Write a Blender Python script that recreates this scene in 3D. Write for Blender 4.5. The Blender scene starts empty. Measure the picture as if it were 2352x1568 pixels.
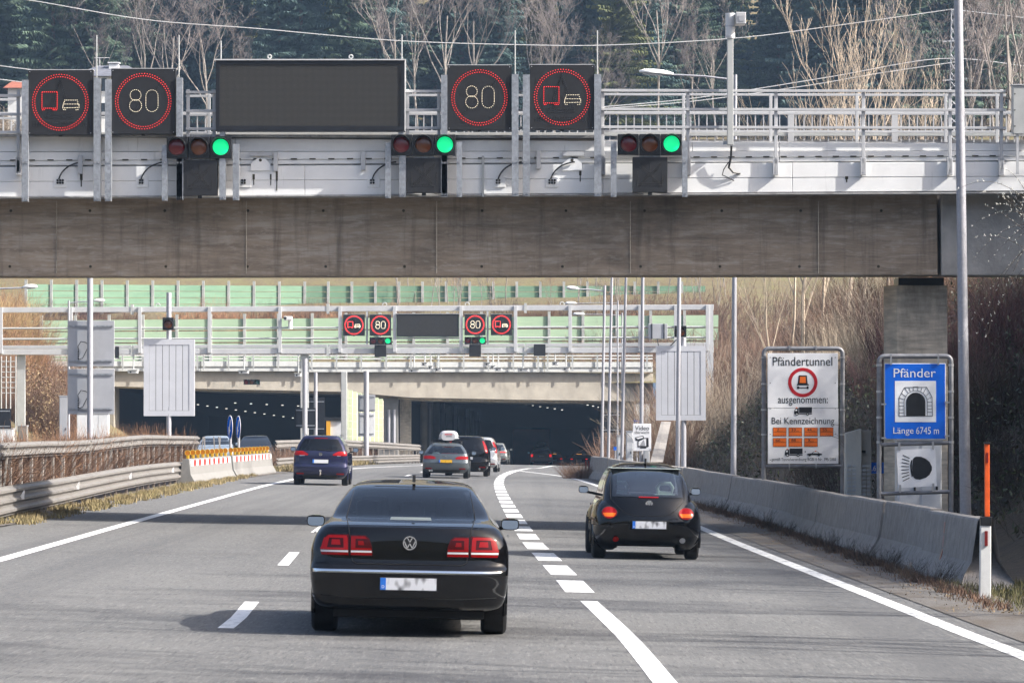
import bpy, bmesh, math, random
from mathutils import Vector, Matrix
R = math.radians
rnd = random.Random(7)
SC = bpy.context.scene
COL = SC.collection

# ------------------------------------------------------------------ camera, sky, sun, exposure
FPX = 9350.0            # focal length in pixels of a 2352 px wide frame (about 143 mm on 36 mm film)
CAMZ = 1.97
PITCH = math.atan2(985 - 784, FPX)
cam_data = bpy.data.cameras.new('camera')
cam = bpy.data.objects.new('camera', cam_data)
COL.objects.link(cam)
cam.location = (0, 0, CAMZ)
cam.rotation_euler = (math.pi / 2 + PITCH, 0, 0)
cam_data.sensor_width = 36.0
cam_data.lens = 36.0 * FPX / 2352.0
cam_data.clip_start = 0.5
cam_data.clip_end = 9000
SC.camera = cam

SUN_EL, SUN_AZ = R(37), R(14)     # azimuth measured from +X towards the camera side (-Y)
TO_SUN = Vector((math.cos(SUN_EL) * math.cos(SUN_AZ), -math.cos(SUN_EL) * math.sin(SUN_AZ), math.sin(SUN_EL)))
world = bpy.data.worlds.new('World')
SC.world = world
world.use_nodes = True
wn = world.node_tree.nodes
wn.clear()
w_out = wn.new('ShaderNodeOutputWorld')
w_bg = wn.new('ShaderNodeBackground')
w_sky = wn.new('ShaderNodeTexSky')
w_sky.sky_type = 'NISHITA'
w_sky.sun_disc = False
w_sky.sun_elevation = SUN_EL
w_sky.sun_rotation = math.atan2(TO_SUN.x, TO_SUN.y)
w_sky.altitude = 400
w_sky.air_density = 0.75
w_sky.dust_density = 7.0
w_sky.ozone_density = 0.6
w_bg.inputs['Strength'].default_value = 0.13
world.node_tree.links.new(w_sky.outputs[0], w_bg.inputs['Color'])
world.node_tree.links.new(w_bg.outputs[0], w_out.inputs['Surface'])
sun_data = bpy.data.lights.new('sun', 'SUN')
sun_data.energy = 5.0
sun_data.angle = R(0.53)
sun_data.color = (1.0, 0.96, 0.90)
sun = bpy.data.objects.new('sun', sun_data)
COL.objects.link(sun)
sun.location = TO_SUN * 200
sun.rotation_euler = TO_SUN.to_track_quat('Z', 'Y').to_euler()
SC.view_settings.view_transform = 'Standard'
SC.view_settings.look = 'None'
SC.view_settings.exposure = 1.08
SC.view_settings.gamma = 1.0
SC.cycles.use_denoising = True
SC.cycles.denoiser = 'OPENIMAGEDENOISE'
SC.cycles.max_bounces = 8
SC.cycles.diffuse_bounces = 3
SC.cycles.glossy_bounces = 3
SC.cycles.transmission_bounces = 6
SC.cycles.transparent_max_bounces = 12
SC.cycles.volume_bounces = 0
SC.cycles.use_adaptive_sampling = True
SC.cycles.adaptive_threshold = 0.025
SC.cycles.sample_clamp_indirect = 6.0
SC.cycles.caustics_reflective = False
SC.cycles.caustics_refractive = False

# ------------------------------------------------------------------ measuring helpers
CP, SP = math.cos(PITCH), math.sin(PITCH)
def ray(px, py):
    u, v = (px - 1176) / FPX, (784 - py) / FPX
    return Vector((u, CP - SP * v, SP + CP * v))
def V(px, py, Y):
    """world point seen at (px, py) of the 2352 px wide frame, Y metres ahead"""
    d = ray(px, py)
    return Vector((0, 0, CAMZ)) + d * (Y / d.y)
def road_z(x, y):
    z = -0.02 * (max(-16.0, min(9.0, x)) + 1.0)
    if y > 150: z -= 2.8e-5 * (min(y, 360) - 150) ** 2 + (max(y - 360, 0)) * 0.0118
    return z
def G(px, py):
    """road point seen at (px, py)"""
    d = ray(px, py)
    lo, hi = 5.0, 420.0
    for _ in range(50):
        m = (lo + hi) / 2
        if CAMZ + d.z * m / d.y > road_z(d.x * m / d.y, m): lo = m
        else: hi = m
    return Vector((d.x * lo / d.y, lo, road_z(d.x * lo / d.y, lo)))
def zoomer(x0, y0, k):
    return lambda zx, zy: ((x0 + zx * k) / 1.7007, (y0 + zy * k) / 1.7007)
q1 = zoomer(0, 0, .5102); q2 = zoomer(800, 150, .4677); q3 = zoomer(1650, 200, .4677); q4 = zoomer(2300, 0, .7334)
q5 = zoomer(0, 1080, .6506); q6 = zoomer(1050, 1080, .5229); q7 = zoomer(1950, 1080, .5228); q8 = zoomer(2800, 1080, .8421)
s7 = zoomer(2900, 1330, .4592); p3 = zoomer(1100, 1650, .3741); p4 = zoomer(1900, 1650, .2551)

# ------------------------------------------------------------------ mesh helpers
class MB:
    def __init__(self): self.v = []; self.f = []
    def add(self, vs, fs):
        b = len(self.v)
        self.v.extend([tuple(p) for p in vs]); self.f.extend([tuple(i + b for i in f) for f in fs])
        return self
    def box(self, a, b):
        x0, y0, z0 = (min(a[i], b[i]) for i in range(3)); x1, y1, z1 = (max(a[i], b[i]) for i in range(3))
        return self.add([(x0,y0,z0),(x1,y0,z0),(x1,y1,z0),(x0,y1,z0),(x0,y0,z1),(x1,y0,z1),(x1,y1,z1),(x0,y1,z1)],
                        [(0,3,2,1),(4,5,6,7),(0,1,5,4),(1,2,6,5),(2,3,7,6),(3,0,4,7)])
    def bar(self, a, b, w, h, up=(0, 0, 1)):
        """box beam from a to b, w wide, h tall"""
        a, b = Vector(a), Vector(b); d = (b - a).normalized(); up = Vector(up)
        if abs(d.dot(up)) > .98: up = Vector((0, 1, 0))
        s = d.cross(up).normalized(); t = s.cross(d).normalized(); s *= w / 2; t *= h / 2
        return self.add([a-s-t, a+s-t, a+s+t, a-s+t, b-s-t, b+s-t, b+s+t, b-s+t],
                        [(0,1,2,3),(7,6,5,4),(0,4,5,1),(1,5,6,2),(2,6,7,3),(3,7,4,0)])
    def tube(self, pts, r, n=8, r1=None, caps=True):
        pts = [Vector(p) for p in pts]; k = len(pts)
        rs = r if isinstance(r, (list, tuple)) else [r + ((r1 if r1 is not None else r) - r) * i / max(1, k - 1) for i in range(k)]
        base = len(self.v); prev = None
        for i, p in enumerate(pts):
            d = (pts[min(i+1, k-1)] - pts[max(i-1, 0)])
            d = d.normalized() if d.length > 1e-9 else Vector((0, 0, 1))
            ref = prev if prev is not None else (Vector((1, 0, 0)) if abs(d.x) < .9 else Vector((0, 1, 0)))
            s = ref - d * ref.dot(d)
            if s.length < 1e-6: s = Vector((0, 1, 0)) - d * d.y
            s.normalize(); prev = s; t = d.cross(s)
            for j in range(n):
                a = 2 * math.pi * j / n
                self.v.append(tuple(p + (s * math.cos(a) + t * math.sin(a)) * rs[i]))
        for i in range(k - 1):
            for j in range(n):
                j2 = (j + 1) % n
                self.f.append((base+i*n+j, base+i*n+j2, base+(i+1)*n+j2, base+(i+1)*n+j))
        if caps:
            self.f.append(tuple(base + j for j in range(n))[::-1]); self.f.append(tuple(base+(k-1)*n+j for j in range(n)))
        return self
    def disc(self, c, r, nrm=(0, -1, 0), n=20, depth=0.004, ry=None):
        c = Vector(c); d = Vector(nrm).normalized(); s = d.cross(Vector((0, 0, 1)))
        s = s.normalized() if s.length > 1e-5 else Vector((1, 0, 0)); t = s.cross(d)
        ry = r if ry is None else ry; b = len(self.v)
        for o in (0, 1):
            for j in range(n):
                a = 2 * math.pi * j / n
                self.v.append(tuple(c - d * depth * o + s * math.cos(a) * r + t * math.sin(a) * ry))
        self.f.append(tuple(range(b, b + n)))
        for j in range(n): self.f.append((b+j, b+n+j, b+n+(j+1) % n, b+(j+1) % n))
        return self
    def ring(self, c, r0, r1, nrm=(0, -1, 0), n=32, depth=0.004, a0=0, a1=2*math.pi):
        c = Vector(c); d = Vector(nrm).normalized(); s = d.cross(Vector((0, 0, 1)))
        s = s.normalized() if s.length > 1e-5 else Vector((1, 0, 0)); t = s.cross(d); b = len(self.v)
        for j in range(n + 1):
            a = a0 + (a1 - a0) * j / n; e = s * math.cos(a) + t * math.sin(a)
            self.v += [tuple(c+e*r0), tuple(c+e*r1), tuple(c+e*r0-d*depth), tuple(c+e*r1-d*depth)]
        for j in range(n):
            k = b + 4*j
            self.f += [(k, k+1, k+5, k+4), (k+1, k+3, k+7, k+5), (k+2, k, k+4, k+6)]
        return self
    def prism(self, pts, off):
        """polygon pts extruded by vector off"""
        pts = [Vector(p) for p in pts]; n = len(pts); off = Vector(off); b = len(self.v)
        self.v += [tuple(p) for p in pts] + [tuple(p + off) for p in pts]
        self.f.append(tuple(range(b, b+n))); self.f.append(tuple(range(b+2*n-1, b+n-1, -1)))
        for j in range(n): self.f.append((b+j, b+n+j, b+n+(j+1) % n, b+(j+1) % n))
        return self
    def sweep(self, prof, frames, closed=False, caps=True):
        """profile [(u, w)] swept along frames [(point, side, up)]"""
        b = len(self.v); n = len(prof)
        for p, s, u in frames:
            for (x, y) in prof: self.v.append(tuple(Vector(p) + Vector(s) * x + Vector(u) * y))
        m = n if closed else n - 1
        for i in range(len(frames) - 1):
            for j in range(m):
                j2 = (j+1) % n
                self.f.append((b+i*n+j, b+i*n+j2, b+(i+1)*n+j2, b+(i+1)*n+j))
        if closed and caps:
            self.f.append(tuple(b+j for j in range(n))[::-1]); self.f.append(tuple(b+(len(frames)-1)*n+j for j in range(n)))
        return self
    def mesh(self, name, smooth=False, ang=40, fix=True):
        me = bpy.data.meshes.new(name); me.from_pydata(self.v, [], self.f); me.validate()
        if fix and len(self.f) < 60000:
            bm = bmesh.new(); bm.from_mesh(me); bmesh.ops.recalc_face_normals(bm, faces=bm.faces); bm.to_mesh(me); bm.free()
        if smooth:
            me.shade_smooth()
            if ang < 180: me.set_sharp_from_angle(angle=R(ang))
        return me
    def build(self, name, material, parent=None, smooth=False, ang=40, fix=True, bevel=0):
        return link(name, self.mesh(name, smooth, ang, fix), material, parent, bevel)

def link(name, me, material, parent=None, bevel=0):
    o = bpy.data.objects.new(name, me); COL.objects.link(o)
    if material and not me.materials: me.materials.append(material)
    if parent: attach(o, parent)
    if bevel:
        m = o.modifiers.new('bevel', 'BEVEL'); m.width = bevel; m.segments = 2; m.limit_method = 'ANGLE'; m.angle_limit = R(50)
    return o
def attach(o, parent):
    """parent a mesh written in world coordinates; the thing's origin may lie elsewhere"""
    o.parent = parent
    o.matrix_parent_inverse = Matrix.Translation(-Vector(parent.get('_base', (0, 0, 0))))
def tag(o, label=None, cat=None, group=None, kind=None):
    for k, val in (('label', label), ('category', cat), ('group', group), ('kind', kind)):
        if val: o[k] = val
    return o
def thing(name, label, cat, base=(0, 0, 0), group=None):
    o = bpy.data.objects.new(name, None); COL.objects.link(o)
    o.location = base; o['_base'] = tuple(base); o.empty_display_size = .2
    return tag(o, label, cat, group)
def copy_tree(o, parent=None):
    c = o.copy(); COL.objects.link(c)
    if parent: c.parent = parent
    for ch in list(o.children): copy_tree(ch, c)
    return c
def struct(o): o['kind'] = 'structure'; return o

# ------------------------------------------------------------------ materials
def mat(name, col, rough=.6, metal=0.0, var=0.0, vscale=3.0, col2=None, bump=0.0, bscale=30.0, emit=None, estr=0.0,
        coat=0.0, spec=.5, alpha=1.0, trans=0.0, stretch=(1, 1, 1), detail=6, lo=.35, hi=.65):
    m = bpy.data.materials.new(name); m.use_nodes = True
    nt = m.node_tree; b = nt.nodes['Principled BSDF']; L = nt.links.new
    b.inputs['Base Color'].default_value = (*col, 1); b.inputs['Roughness'].default_value = rough
    b.inputs['Metallic'].default_value = metal; b.inputs['Coat Weight'].default_value = coat
    b.inputs['Coat Roughness'].default_value = .04
    b.inputs['Specular IOR Level'].default_value = spec; b.inputs['Alpha'].default_value = alpha
    b.inputs['Transmission Weight'].default_value = trans
    if emit: b.inputs['Emission Color'].default_value = (*emit, 1); b.inputs['Emission Strength'].default_value = estr
    if var or col2 or bump:
        tc = nt.nodes.new('ShaderNodeTexCoord'); mp = nt.nodes.new('ShaderNodeMapping')
        mp.inputs['Scale'].default_value = stretch; L(tc.outputs['Object'], mp.inputs['Vector'])
        if var or col2:
            n = nt.nodes.new('ShaderNodeTexNoise'); n.inputs['Scale'].default_value = vscale
            n.inputs['Detail'].default_value = detail; n.inputs['Roughness'].default_value = .62
            L(mp.outputs[0], n.inputs['Vector'])
            r = nt.nodes.new('ShaderNodeValToRGB'); r.color_ramp.elements[0].position = lo; r.color_ramp.elements[1].position = hi
            c2 = col2 or tuple(min(1, c * (1 + var)) for c in col)
            c1 = col if col2 else tuple(c * (1 - var) for c in col)
            r.color_ramp.elements[0].color = (*c1, 1); r.color_ramp.elements[1].color = (*c2, 1)
            L(n.outputs['Fac'], r.inputs['Fac']); L(r.outputs[0], b.inputs['Base Color'])
        if bump:
            n2 = nt.nodes.new('ShaderNodeTexNoise'); n2.inputs['Scale'].default_value = bscale; n2.inputs['Detail'].default_value = 5
            L(mp.outputs[0], n2.inputs['Vector']); bp = nt.nodes.new('ShaderNodeBump')
            bp.inputs['Strength'].default_value = bump; bp.inputs['Distance'].default_value = .02
            L(n2.outputs['Fac'], bp.inputs['Height']); L(bp.outputs[0], b.inputs['Normal'])
    return m
def mix_layers(m, layers):
    """multiply/mix extra noise layers into a material: (colour, scale, stretch, lo, hi, amount)"""
    nt = m.node_tree; b = nt.nodes['Principled BSDF']; L = nt.links.new
    tc = nt.nodes.new('ShaderNodeTexCoord')
    src = b.inputs['Base Color'].links[0].from_socket if b.inputs['Base Color'].links else None
    for (c, sc, st, lo, hi, amt) in layers:
        mp = nt.nodes.new('ShaderNodeMapping'); mp.inputs['Scale'].default_value = st; L(tc.outputs['Object'], mp.inputs['Vector'])
        mp.inputs['Location'].default_value = (rnd.uniform(-9, 9), rnd.uniform(-9, 9), rnd.uniform(-9, 9))
        n = nt.nodes.new('ShaderNodeTexNoise'); n.inputs['Scale'].default_value = sc; n.inputs['Detail'].default_value = 7
        n.inputs['Roughness'].default_value = .65; L(mp.outputs[0], n.inputs['Vector'])
        r = nt.nodes.new('ShaderNodeMapRange'); r.inputs['From Min'].default_value = lo; r.inputs['From Max'].default_value = hi
        r.inputs['To Max'].default_value = amt; L(n.outputs['Fac'], r.inputs['Value'])
        mx = nt.nodes.new('ShaderNodeMix'); mx.data_type = 'RGBA'
        if src: L(src, mx.inputs['A'])
        else: mx.inputs['A'].default_value = b.inputs['Base Color'].default_value
        mx.inputs['B'].default_value = (*c, 1); L(r.outputs[0], mx.inputs['Factor'])
        src = mx.outputs['Result']
    L(src, b.inputs['Base Color'])
    return m
M = {}
M['asphalt'] = mix_layers(mat('asphalt', (.122, .122, .120), .85, var=.34, vscale=22, bump=.5, bscale=160, lo=.3, hi=.7),
    [((.100, .100, .102), .35, (1, .12, 1), .45, .75, .55), ((.165, .163, .157), .5, (.3, 1.4, 1), .52, .78, .45), ((.078, .078, .080), .8, (2.2, .03, 1), .52, .70, .65), ((.175, .172, .165), 1.1, (.9, .9, 1), .6, .75, .35)])
mix_layers(M['asphalt'], [((.17, .168, .16), 6.0, (1, .5, 1), .50, .70, .45), ((.075, .075, .078), 7.0, (1, .5, 1), .52, .72, .45), ((.19, .187, .178), .22, (1, .16, 1), .45, .62, .35)])
mix_layers(M['asphalt'], [((.21, .207, .198), 34, (1, .06, 1), .52, .66, .7), ((.05, .05, .053), 30, (1, .06, 1), .54, .68, .7)])
mix_layers(M['asphalt'], [((.085, .085, .087), 1.15, (1, .004, 1), .50, .64, .5)])
M['poplar_twig'] = mat('pale_poplar_twigs', (.50, .41, .31), .85, var=.2, vscale=.8)
M['tar'] = mat('crack_sealant', (.035, .035, .036), .6)
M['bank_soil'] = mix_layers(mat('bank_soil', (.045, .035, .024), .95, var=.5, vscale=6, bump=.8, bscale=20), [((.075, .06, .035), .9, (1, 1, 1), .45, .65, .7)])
M['gravel'] = mix_layers(mat('gravel', (.13, .12, .11), .9, var=.5, vscale=40, bump=.8, bscale=60), [((.09, .07, .05), 1.5, (1, .4, 1), .45, .65, .8)])
M['paint'] = mix_layers(mat('road_paint', (.80, .80, .79), .55, var=.06, vscale=25), [((.30, .30, .29), 14, (1, .25, 1), .52, .70, .65), ((.22, .22, .22), 3, (1, .3, 1), .60, .74, .6)])
M['paint_worn'] = mix_layers(mat('worn_road_paint', (.70, .70, .68), .6, var=.1, vscale=25), [((.20, .20, .20), 5, (1.5, .5, 1), .50, .66, .85)])
M['earth'] = mix_layers(mat('earth', (.105, .078, .05), .95, var=.5, vscale=6, bump=.8, bscale=20), [((.17, .14, .07), .9, (1, 1, 1), .45, .65, .7)])
M['meadow'] = mix_layers(mat('meadow', (.13, .10, .05), .95, var=.4, vscale=5, bump=.6, bscale=15), [((.15, .14, .05), .6, (1, 1, 1), .45, .65, .7)])
M['forest_floor'] = mat('forest_floor', (.040, .042, .026), .95, var=.5, vscale=.8)
M['girder'] = mix_layers(mat('girder_concrete', (.30, .24, .18), .85, var=.22, vscale=3.0, bump=.4, bscale=12, stretch=(.35, .35, 3.2)),
    [((.46, .40, .335), 2.4, (.45, .45, 4.0), .52, .66, .65), ((.43, .375, .31), 8, (.6, .6, 2.0), .53, .66, .6), ((.11, .09, .07), 1.6, (2.4, 2.4, .16), .53, .72, .65), ((.055, .048, .042), .33, (1, 1, 1.6), .53, .70, .6)])
M['girder_end'] = mix_layers(mat('pale_girder_concrete', (.40, .385, .36), .85, var=.15, vscale=2.5, bump=.3, bscale=12), [((.09, .08, .07), 1.2, (1.5, 1.5, .4), .55, .75, .6)])
M['pier'] = mix_layers(mat('pier_concrete', (.56, .49, .39), .9, var=.25, vscale=4, bump=.3, bscale=14, stretch=(.5, .5, 3)), [((.07, .065, .055), 1.0, (1.3, 1.3, .4), .5, .72, .7)])
M['portal'] = mix_layers(mat('portal_concrete', (.34, .31, .26), .88, var=.14, vscale=.9, bump=.2, bscale=6), [((.18, .16, .13), .5, (1.4, 1.4, .35), .52, .75, .55)])
M['jersey'] = mix_layers(mat('barrier_concrete', (.30, .275, .25), .88, var=.16, vscale=5, bump=.4, bscale=40), [((.16, .145, .13), 2.2, (3, 3, .35), .5, .72, .55), ((.10, .09, .075), 1.2, (1, 1, 1), .58, .75, .5)])
M['jersey_new'] = mix_layers(mat('pale_barrier_concrete', (.20, .195, .185), .85, var=.1, vscale=4), [((.25, .23, .2), 1.6, (2, 2, .5), .58, .75, .5)])
M['fascia'] = mix_layers(mat('painted_steel_fascia', (.83, .83, .82), .42, var=.05, vscale=1.4), [((.30, .30, .29), 1.4, (2.5, 2.5, .3), .60, .78, .55), ((.16, .16, .14), 3.0, (3.5, 3.5, .25), .66, .80, .7)])
M['ledge'] = mix_layers(mat('dirty_ledge', (.40, .40, .40), .6, var=.15, vscale=3), [((.14, .13, .12), 2, (2, 2, .5), .48, .7, .7)])
M['rail_paint'] = mix_layers(mat('painted_rail', (.50, .505, .515), .4, var=.05, vscale=3), [((.28, .27, .25), 5, (1, 1, 1), .6, .75, .5)])
M['rail_light'] = mat('pale_painted_rail', (.44, .45, .44), .45, var=.06, vscale=3)
M['galv'] = mix_layers(mat('galvanised_steel', (.36, .38, .41), .42, metal=.55, var=.22, vscale=16), [((.20, .21, .23), 2.5, (2, 2, .4), .5, .7, .5)])
M['galv_pole'] = mix_layers(mat('galvanised_pole', (.40, .40, .43), .5, metal=.3, var=.1, vscale=20), [((.30, .30, .32), 1.4, (3, 3, .25), .5, .7, .5)])
M['guard'] = mix_layers(mat('guardrail_steel', (.235, .22, .205), .48, metal=.25, var=.08, vscale=8), [((.14, .12, .10), 2.2, (1, .5, 3), .50, .72, .65)])
M['post_dark'] = mat('weathered_post', (.16, .13, .11), .8, metal=.2, var=.4, vscale=9)
M['post_pale'] = mat('pale_post', (.34, .31, .28), .7, metal=.2, var=.3, vscale=9)
M['black_box'] = mat('black_cabinet', (.010, .012, .017), .5, var=.15, vscale=4, spec=.4)
M['black_face'] = mat('black_sign_face', (.009, .010, .013), .62, var=.12, vscale=14)
M['black_plastic'] = mat('black_plastic', (.011, .012, .014), .38)
M['rubber'] = mat('rubber', (.014, .014, .015), .8, var=.2, vscale=30)
M['bolt'] = mat('zinc_bolt', (.55, .55, .56), .35, metal=.7)
M['cable'] = mat('black_cable', (.012, .012, .013), .5)
M['wire'] = mat('overhead_wire', (.62, .62, .62), .5)
M['white_cam'] = mat('white_camera', (.72, .72, .71), .45)
M['lamp_white'] = mat('lamp_shell', (.74, .75, .74), .4)
M['lamp_glass'] = mat('lamp_glass', (.45, .47, .47), .15)
M['stain'] = mat('black_stain', (.05, .045, .03), .9, var=.4, vscale=30)
M['sign_white'] = mix_layers(mat('white_sign_sheet', (.88, .885, .90), .45, var=.03, vscale=4), [((.50, .49, .46), 1.2, (2, 2, .5), .6, .8, .4)])
M['sign_blue'] = mix_layers(mat('blue_sign_sheet', (.0, .14, .74), .4, var=.05, vscale=4), [((.02, .16, .60), 1.5, (2, 2, .5), .55, .8, .4)])
M['sign_red'] = mat('red_sign_sheet', (.52, .012, .02), .4)
M['sign_orange'] = mat('orange_sign_sheet', (.86, .17, .015), .4)
M['ink'] = mat('sign_ink', (.012, .012, .014), .45)
M['ink_white'] = mat('white_sign_ink', (.88, .885, .90), .45)
M['grey_board'] = mix_layers(mat('grey_aluminium', (.40, .41, .435), .5, metal=.1, var=.06, vscale=1.5), [((.26, .26, .27), .9, (1, 1, .5), .55, .8, .4)])
M['grey_board_pale'] = mat('pale_aluminium', (.57, .58, .615), .5, metal=.05, var=.05, vscale=1.2)
M['cabinet'] = mix_layers(mat('cabinet_grey', (.72, .70, .65), .6, var=.08, vscale=2), [((.18, .17, .15), 1.5, (2, 2, .5), .55, .8, .5)])
M['cabinet_pale'] = mat('cabinet_pale', (.66, .67, .68), .5, var=.08, vscale=2)
M['amber'] = mat('amber_lens', (.50, .17, .008), .22, emit=(1, .42, .02), estr=.0, coat=.6)
M['yellow'] = mat('yellow_plastic', (.55, .32, .015), .45)
M['red_stripe'] = mat('red_reflective', (.50, .025, .015), .45)
M['red_dark'] = mat('dark_red_reflector', (.18, .012, .012), .3)
M['orange_pole'] = mat('orange_plastic', (.72, .10, .012), .45, var=.12, vscale=8)
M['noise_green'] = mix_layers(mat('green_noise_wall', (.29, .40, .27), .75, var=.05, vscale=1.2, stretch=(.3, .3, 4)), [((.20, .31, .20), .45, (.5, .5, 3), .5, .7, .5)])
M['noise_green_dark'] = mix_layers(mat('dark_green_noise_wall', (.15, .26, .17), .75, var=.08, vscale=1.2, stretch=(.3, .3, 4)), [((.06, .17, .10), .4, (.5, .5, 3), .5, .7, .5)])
M['noise_post'] = mat('noise_wall_post', (.42, .43, .41), .6, var=.15, vscale=2)
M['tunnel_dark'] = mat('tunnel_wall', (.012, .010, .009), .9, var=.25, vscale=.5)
M['tunnel_glow'] = mat('painted_tunnel_glow', (.22, .05, .02), .8, var=.3, vscale=.4)
M['tunnel_column'] = mat('tunnel_column', (.16, .14, .11), .85, var=.2, vscale=1)
M['tunnel_strip'] = mat('tunnel_strip', (.42, .43, .44), .7, var=.15, vscale=1)
M['render_white'] = mat('white_render', (.72, .72, .70), .8, var=.05, vscale=.8)
M['roof_tile'] = mat('slate_roof', (.13, .135, .16), .75, var=.2, vscale=2)
M['roof_red'] = mat('red_roof', (.30, .10, .06), .8, var=.2, vscale=3)
M['glass_dark'] = mat('dark_window', (.015, .018, .022), .08, spec=.8)
def led(name, col, s):
    return mat(name, col, .4, emit=col, estr=s)
M['led_red'] = led('red_led', (1.0, .03, .03), .55)
M['led_white'] = led('warm_white_led', (1.0, .88, .66), .55)
M['led_off'] = mat('unlit_led', (.006, .006, .007), .4)
M['led_grey'] = mat('unlit_grey_led', (.055, .052, .048), .5)
M['lens_green'] = led('green_lens', (.003, .80, .27), .42)
M['lens_red_off'] = mat('unlit_red_lens', (.13, .006, .010), .18, coat=.5)
M['lens_amber_off'] = mat('unlit_amber_lens', (.13, .035, .008), .18, coat=.5)
M['lens_green_off'] = mat('unlit_green_lens', (.01, .06, .05), .18, coat=.5)
M['tunnel_lamp'] = mat('tunnel_lamp', (.9, .9, .85), .5, emit=(1, .95, .82), estr=.6)
M['needles'] = mix_layers(mat('spruce_needles', (.066, .108, .070), .75, var=.4, vscale=.5), [((.085, .12, .055), .25, (1, 1, 1), .5, .7, .8)])  # green lightened so the needle colour carries some distant haze
M['needles_blue'] = mix_layers(mat('fir_needles', (.060, .108, .100), .75, var=.4, vscale=.5), [((.065, .115, .09), .25, (1, 1, 1), .5, .7, .8)])  # lightened and blued, distant haze put into the colour
M['needles_light'] = mat('pale_conifer_needles', (.10, .115, .038), .8, var=.35, vscale=.4)
M['bark'] = mat('bark', (.15, .12, .095), .9, var=.4, vscale=3)
M['bark_pale'] = mat('pale_bark', (.27, .24, .21), .9, var=.3, vscale=2)
M['twig_grey'] = mat('grey_twigs', (.235, .20, .185), .9, var=.3, vscale=1)
M['twig_tan'] = mat('tan_twigs', (.36, .295, .22), .85, var=.25, vscale=.8)
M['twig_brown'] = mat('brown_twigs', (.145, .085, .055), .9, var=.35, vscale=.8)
M['twig_orange'] = mat('orange_twigs', (.27, .14, .07), .85, var=.3, vscale=.5)
M['twig_yellow'] = mat('yellow_twigs', (.36, .25, .11), .85, var=.3, vscale=.5)
M['twig_red'] = mat('red_twigs', (.065, .024, .024), .85, var=.3, vscale=.5)
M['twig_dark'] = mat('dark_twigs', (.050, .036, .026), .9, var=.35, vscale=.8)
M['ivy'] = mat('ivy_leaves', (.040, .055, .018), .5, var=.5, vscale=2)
M['dry_leaf'] = mat('dry_leaves', (.20, .14, .07), .8, var=.4, vscale=2)
M['dry_grass'] = mix_layers(mat('dry_grass', (.23, .18, .09), .9, var=.3, vscale=1.5), [((.20, .20, .06), .8, (1, 1, 1), .5, .7, .7)])
M['catkin'] = mat('catkins', (.62, .62, .56), .8)
# ------------------------------------------------------------------ ground, roads, hills
def grid_mesh(xs, ys, fz, name, m, smooth=True):
    vs = [(x, y, fz(x, y)) for y in ys for x in xs]; n = len(xs)
    fs = [(j*n+i, j*n+i+1, (j+1)*n+i+1, (j+1)*n+i) for j in range(len(ys)-1) for i in range(n-1)]
    me = bpy.data.meshes.new(name); me.from_pydata(vs, [], fs)
    if smooth: me.shade_smooth()
    return struct(link(name, me, m))
def frange(a, b, s):
    n = max(1, int(round((b - a) / s))); return [a + (b - a) * i / n for i in range(n + 1)]
def lerp_pts(pts, t):
    """piecewise linear lookup in [(t, v), ...]"""
    if t <= pts[0][0]: return pts[0][1]
    for (a, b), (c, d) in zip(pts, pts[1:]):
        if t <= c: return b + (d - b) * (t - a) / (c - a)
    return pts[-1][1]
def hsh(x, y, k=1.0):
    return (math.sin(x*1.31*k+y*.73*k)+math.sin(x*.57*k-y*1.17*k+2)+math.sin(x*2.3*k+y*1.9*k+5)*.5)/2.5

gx = [-3000, -1200, -500, -200] + frange(-80, 60, 4) + [200, 500, 1200, 3000]
gy = [-400, -100] + frange(-20, 480, 6) + [700, 1200, 2500, 4500]
grid_mesh(gx, gy, lambda x, y: road_z(x, y) - .06, 'ground', M['earth'])
road = grid_mesh(frange(-10.4, 5.35, .75), frange(-95, 470, 3), road_z, 'road', M['asphalt'])
opp = grid_mesh(frange(-27, -14.2, 1), frange(60, 470, 4), lambda x, y: road_z(x, y) - .02, 'opposite_road', M['asphalt'])

def toe(y): return lerp_pts([(20, 8.6), (60, 8.8), (110, 8.4), (150, 7.6), (200, 8.2), (300, 9.0)], y)
def bank_z(x, y):
    t = toe(y) + .4 * hsh(y * .3, 1.7)
    up = max(0.0, x - t); h = 7.8 + .8 * hsh(y*.05, 3)
    z = up * .82 if up * .82 < h else h + (up - h / .82) * .04
    return road_z(x, y) - .05 + z + (.18 * hsh(x * 1.7, y * .8) if up > .2 else 0)
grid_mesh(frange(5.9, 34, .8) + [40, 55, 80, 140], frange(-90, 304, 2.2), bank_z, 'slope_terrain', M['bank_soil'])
def left_bank_z(x, y):
    t = -24.5 + lerp_pts([(150, -6), (215, -1), (300, 0)], y); up = max(0.0, t - x)
    return road_z(x, y) - .07 + min(up * .6, 9) + .2 * hsh(x, y) * min(1, up)
grid_mesh([-140, -80, -60] + frange(-50, -24, 1.2), frange(120, 304, 4), left_bank_z, 'slope_terrain', M['meadow'])

def hill_z(x, y):
    z = lerp_pts([(302, 5.4), (310, 6.4), (316, 7.0), (334, 11.3), (345, 12.6), (362, 16), (372, 22), (388, 29), (400, 31), (425, 36), (470, 54), (700, 175), (1200, 330)], y)
    return z + (.35 * hsh(x * .35, y * .5) if y > 312 else 0)
grid_mesh([-900, -400, -200] + frange(-110, 110, 5) + [200, 400, 900], frange(302, 470, 4) + [520, 600, 700, 900, 1200], hill_z, 'hill', M['meadow'])

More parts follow.
